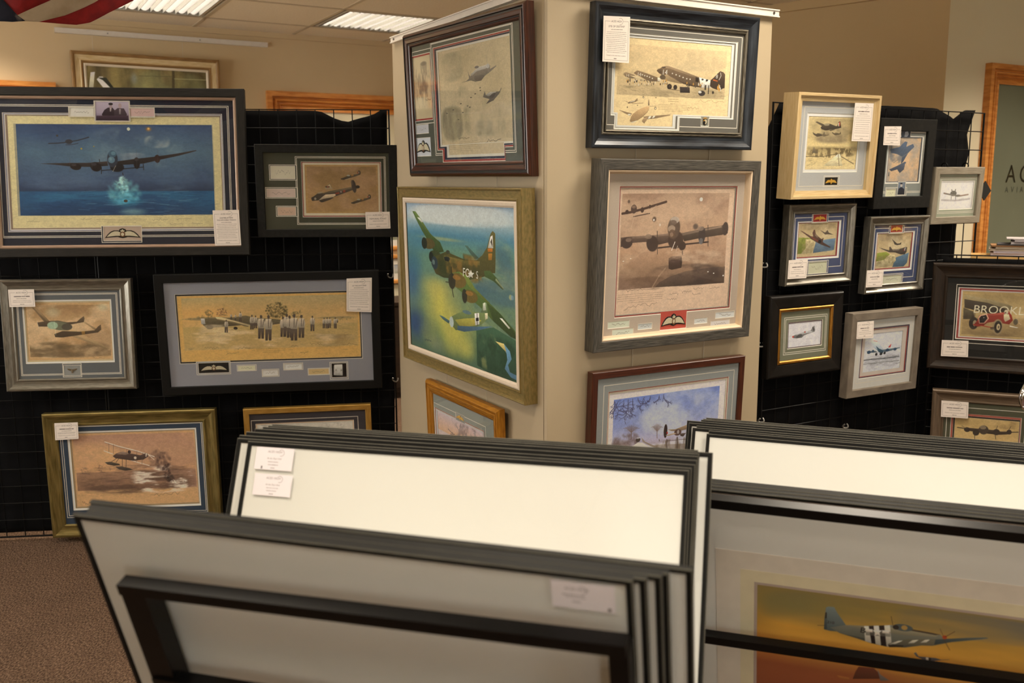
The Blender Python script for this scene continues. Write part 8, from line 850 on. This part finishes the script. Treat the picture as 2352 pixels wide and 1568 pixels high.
cd=GEO['card']; mb=MB(); mb.prism([(0,.042),(.042,0),(0,-.042),(-.042,0)],0,.004); o=mb.obj('black_card',mat('black_card',(24,26,28),.5)); o.matrix_world=M4(P_A.u,EZ,P_A.n,P_A.at(cd[0]-.022,cd[1],-.012)); tag(o,'small black square card poking out behind the grey wood frame','card')
CHR=mat('chrome',(220,220,222),.08,metal=1); UPH=mat('brown_upholstery',(70,34,26),.5,col2=(60,28,22))
sx,sy=1.685,2.75
st=root('bar_stool','bar stool with brown oval back pad and chrome rim at the right edge','stool',loc=(sx,sy,0))
mb=MB(); n=28; E_=[(.155*math.cos(t)*1.0,.02-.05*abs(math.cos(t))**2,.873+.072*math.sin(t)) for t in np.linspace(0,2*math.pi,n+1)]
mb.tube(E_,.0085,8); mb.obj('back_rim',CHR,st,smooth=True,weld=True)
mb=MB(); c0=(0,.015,.873)
for sgn,dy in ((1,-.012),(-1,.012)):
    for k in range(n): a,b_=E_[k],E_[k+1]; tri=[(c0[0],c0[1]+dy,c0[2]),(a[0]*.98,a[1]+dy*.3,a[2]),(b_[0]*.98,b_[1]+dy*.3,b_[2])]; mb.face(tri if sgn>0 else tri[::-1])
mb.obj('back_pad',UPH,st)
mb=MB(); mb.tube([(.1,-.02,.83),(.1,-.06,.74),(.07,-.1,.69)],.008,8); mb.obj('back_strut',CHR,st); mb=MB(); mb.tube([(-.1,-.02,.83),(-.1,-.06,.74),(-.07,-.1,.69)],.008,8); mb.obj('back_strut',CHR,st)
mb=MB(); mb.tube([(0,-.16,.64),(0,-.16,.65),(0,-.16,.69),(0,-.16,.70)],[.16,.18,.18,.15],24); mb.obj('seat',UPH,st,smooth=False); mb=MB(); mb.tube([(0,-.16,.02),(0,-.16,.64)],.025,14); mb.obj('column',CHR,st); mb=MB(); mb.tube([(0,-.16,0),(0,-.16,.012),(0,-.16,.03)],[.2,.2,.05],28); mb.obj('base',CHR,st)
# things on and against the back wall, glimpsed between the grid panel and the pillar
def small_picture(k,label,u0,u1,z0,z1):
    b=P_B.at((u0+u1)/2,z0,.002); w,h=u1-u0,z1-z0; r=root('framed_picture',label,'framed picture',matrix=M4(P_B.u,EZ,P_B.n,b)); T=.03
    shift(moulding(w,h,[(0,-T,0),(0,-.003,0),(.004,0,0),(.022,0,0),(.03,-.006,0),(.03,-.014,0)]),0,h/2,T).obj('frame_moulding',[mat('pine_moulding',(224,160,84),.45,coord='UV',scale=(12,200,1),col2=(200,132,62))],r)
    mb=MB(); cells(mb,[[-w/2+.028,.028,w/2-.028,h-.028]],[[-w/2+.075,.075,w/2-.075,h-.075]],T-.012); mb.obj('mount_board',CORE,r)
    c=Can(160,120,(150,160,170),k); c.run([['R',[0,0,1000,1000],[(0,(150,166,190)),(.6,(196,190,180)),(1,(110,116,80))]],['N',[0,0,1000,1000],.3,.5,(210,210,210),.5,.2,(1.5,1)]]); mb=MB(); quadimg(mb,[-w/2+.07,.07,w/2-.07,h-.07],T-.014); mb.obj('print',imgmat('small_print_%d'%k,c.image('small_print_%d'%k)),r)
    mb=MB(); mb.box(-w/2+.002,.002,.0005,w/2-.002,h-.002,.003); mb.obj('backing_board',BACK,r)
small_picture(1,'upper pine-edged picture glimpsed between left grid panel and pillar',GEO['gap'][0],GEO['gap'][1],GEO['gap'][3],GEO['gap'][2])
small_picture(2,'lower pine-edged picture glimpsed between left grid panel and pillar',GEO['gap'][0]+.02,GEO['gap'][1],GEO['gap'][5],GEO['gap'][4])
DK=mat('dark_oak',(52,36,24),.5,col2=(36,24,16),scale=(6,6,50)); b=P_B.at((GEO['gap'][0]+GEO['gap'][1])/2,0,.2); cb=root('sideboard','dark brown sideboard against back wall glimpsed beside the pillar','cabinet',loc=b)
g0,g1=GEO['gap'][0]-.15,GEO['gap'][1]+.2; zt_=GEO['gap'][6]
mb=MB(); pbox(mb,P_B,g0,.04,.03,g1,zt_-.025,.4,b); mb.obj('body',DK,cb); mb=MB(); pbox(mb,P_B,g0-.015,zt_-.0245,.025,g1+.015,zt_,.415,b); mb.obj('top',DK,cb); gm=(g0+g1)/2
for x0,x1 in ((g0+.01,gm-.004),(gm+.004,g1-.01)):
    mb=MB(); pbox(mb,P_B,x0,.08,.4005,x1,zt_-.04,.416,b); d_=mb.obj('door',DK,cb)
    mb=MB(); c_=P_B.at((x0+x1)/2,zt_-.12,.416)-b; mb.tube([c_,c_+P_B.n*.02],.012,10); mb.obj('knob',STEEL,d_)
mb=MB(); pbox(mb,P_B,g0+.01,0,.06,g1-.01,.0395,.38,b); mb.obj('plinth',DK,cb)
# flag
FR=mat('flag_red',(150,26,26),.9,col2=(124,18,20),scale=(30,30,30),bump=.4,bscale=(300,300,300)); FW=mat('flag_white',(206,190,164),.9,col2=(176,158,130),scale=(11,11,11),bump=.4,bscale=(300,300,300)); FB=mat('flag_blue',(22,26,44),.9,col2=(110,104,100),scale=(22,22,22),mixlo=.30,mixhi=.42,bump=.4,bscale=(300,300,300))
fl=root('hanging_flag','faded red and white striped flag with dark blue canton at top left','flag',loc=(-1.4,2.9,2.0))
for nm,m_,poly in (('canton',FB,GEO['flag'][0]),('stripe',FR,GEO['flag'][1]),('stripe',FW,GEO['flag'][2]),('stripe',FR,GEO['flag'][3])):
    bm=bmesh.new(); vs=[bm.verts.new((p[0]+1.4,0,p[2]-2.0)) for p in poly]; fc=bm.faces.new(vs); bmesh.ops.triangulate(bm,faces=[fc]); 
    for _ in range(4): bmesh.ops.subdivide_edges(bm,edges=[e for e in bm.edges if e.calc_length()>.03],cuts=1); bmesh.ops.triangulate(bm,faces=bm.faces)
    for v in bm.verts: v.co.y=.03*math.sin(v.co.x*7+v.co.z*5)+.014*math.sin(v.co.x*19-v.co.z*11)
    me=bpy.data.meshes.new(nm); bm.to_mesh(me); bm.free(); me.materials.append(m_); me.polygons.foreach_set('use_smooth',[True]*len(me.polygons)); o=bpy.data.objects.new(nm,me); COL.objects.link(o); o.parent=fl; so=o.modifiers.new('thick','SOLIDIFY'); so.thickness=.002; so.offset=0
    if nm=='stripe': o['label']='%s stripe'%('white' if m_ is FW else 'red')
for x in (-.35,.6):
    mb=MB(); mb.tube([(x,0,.42),(x,0,.55)],.0015,6); mb.obj('flag_string',NYL,fl)
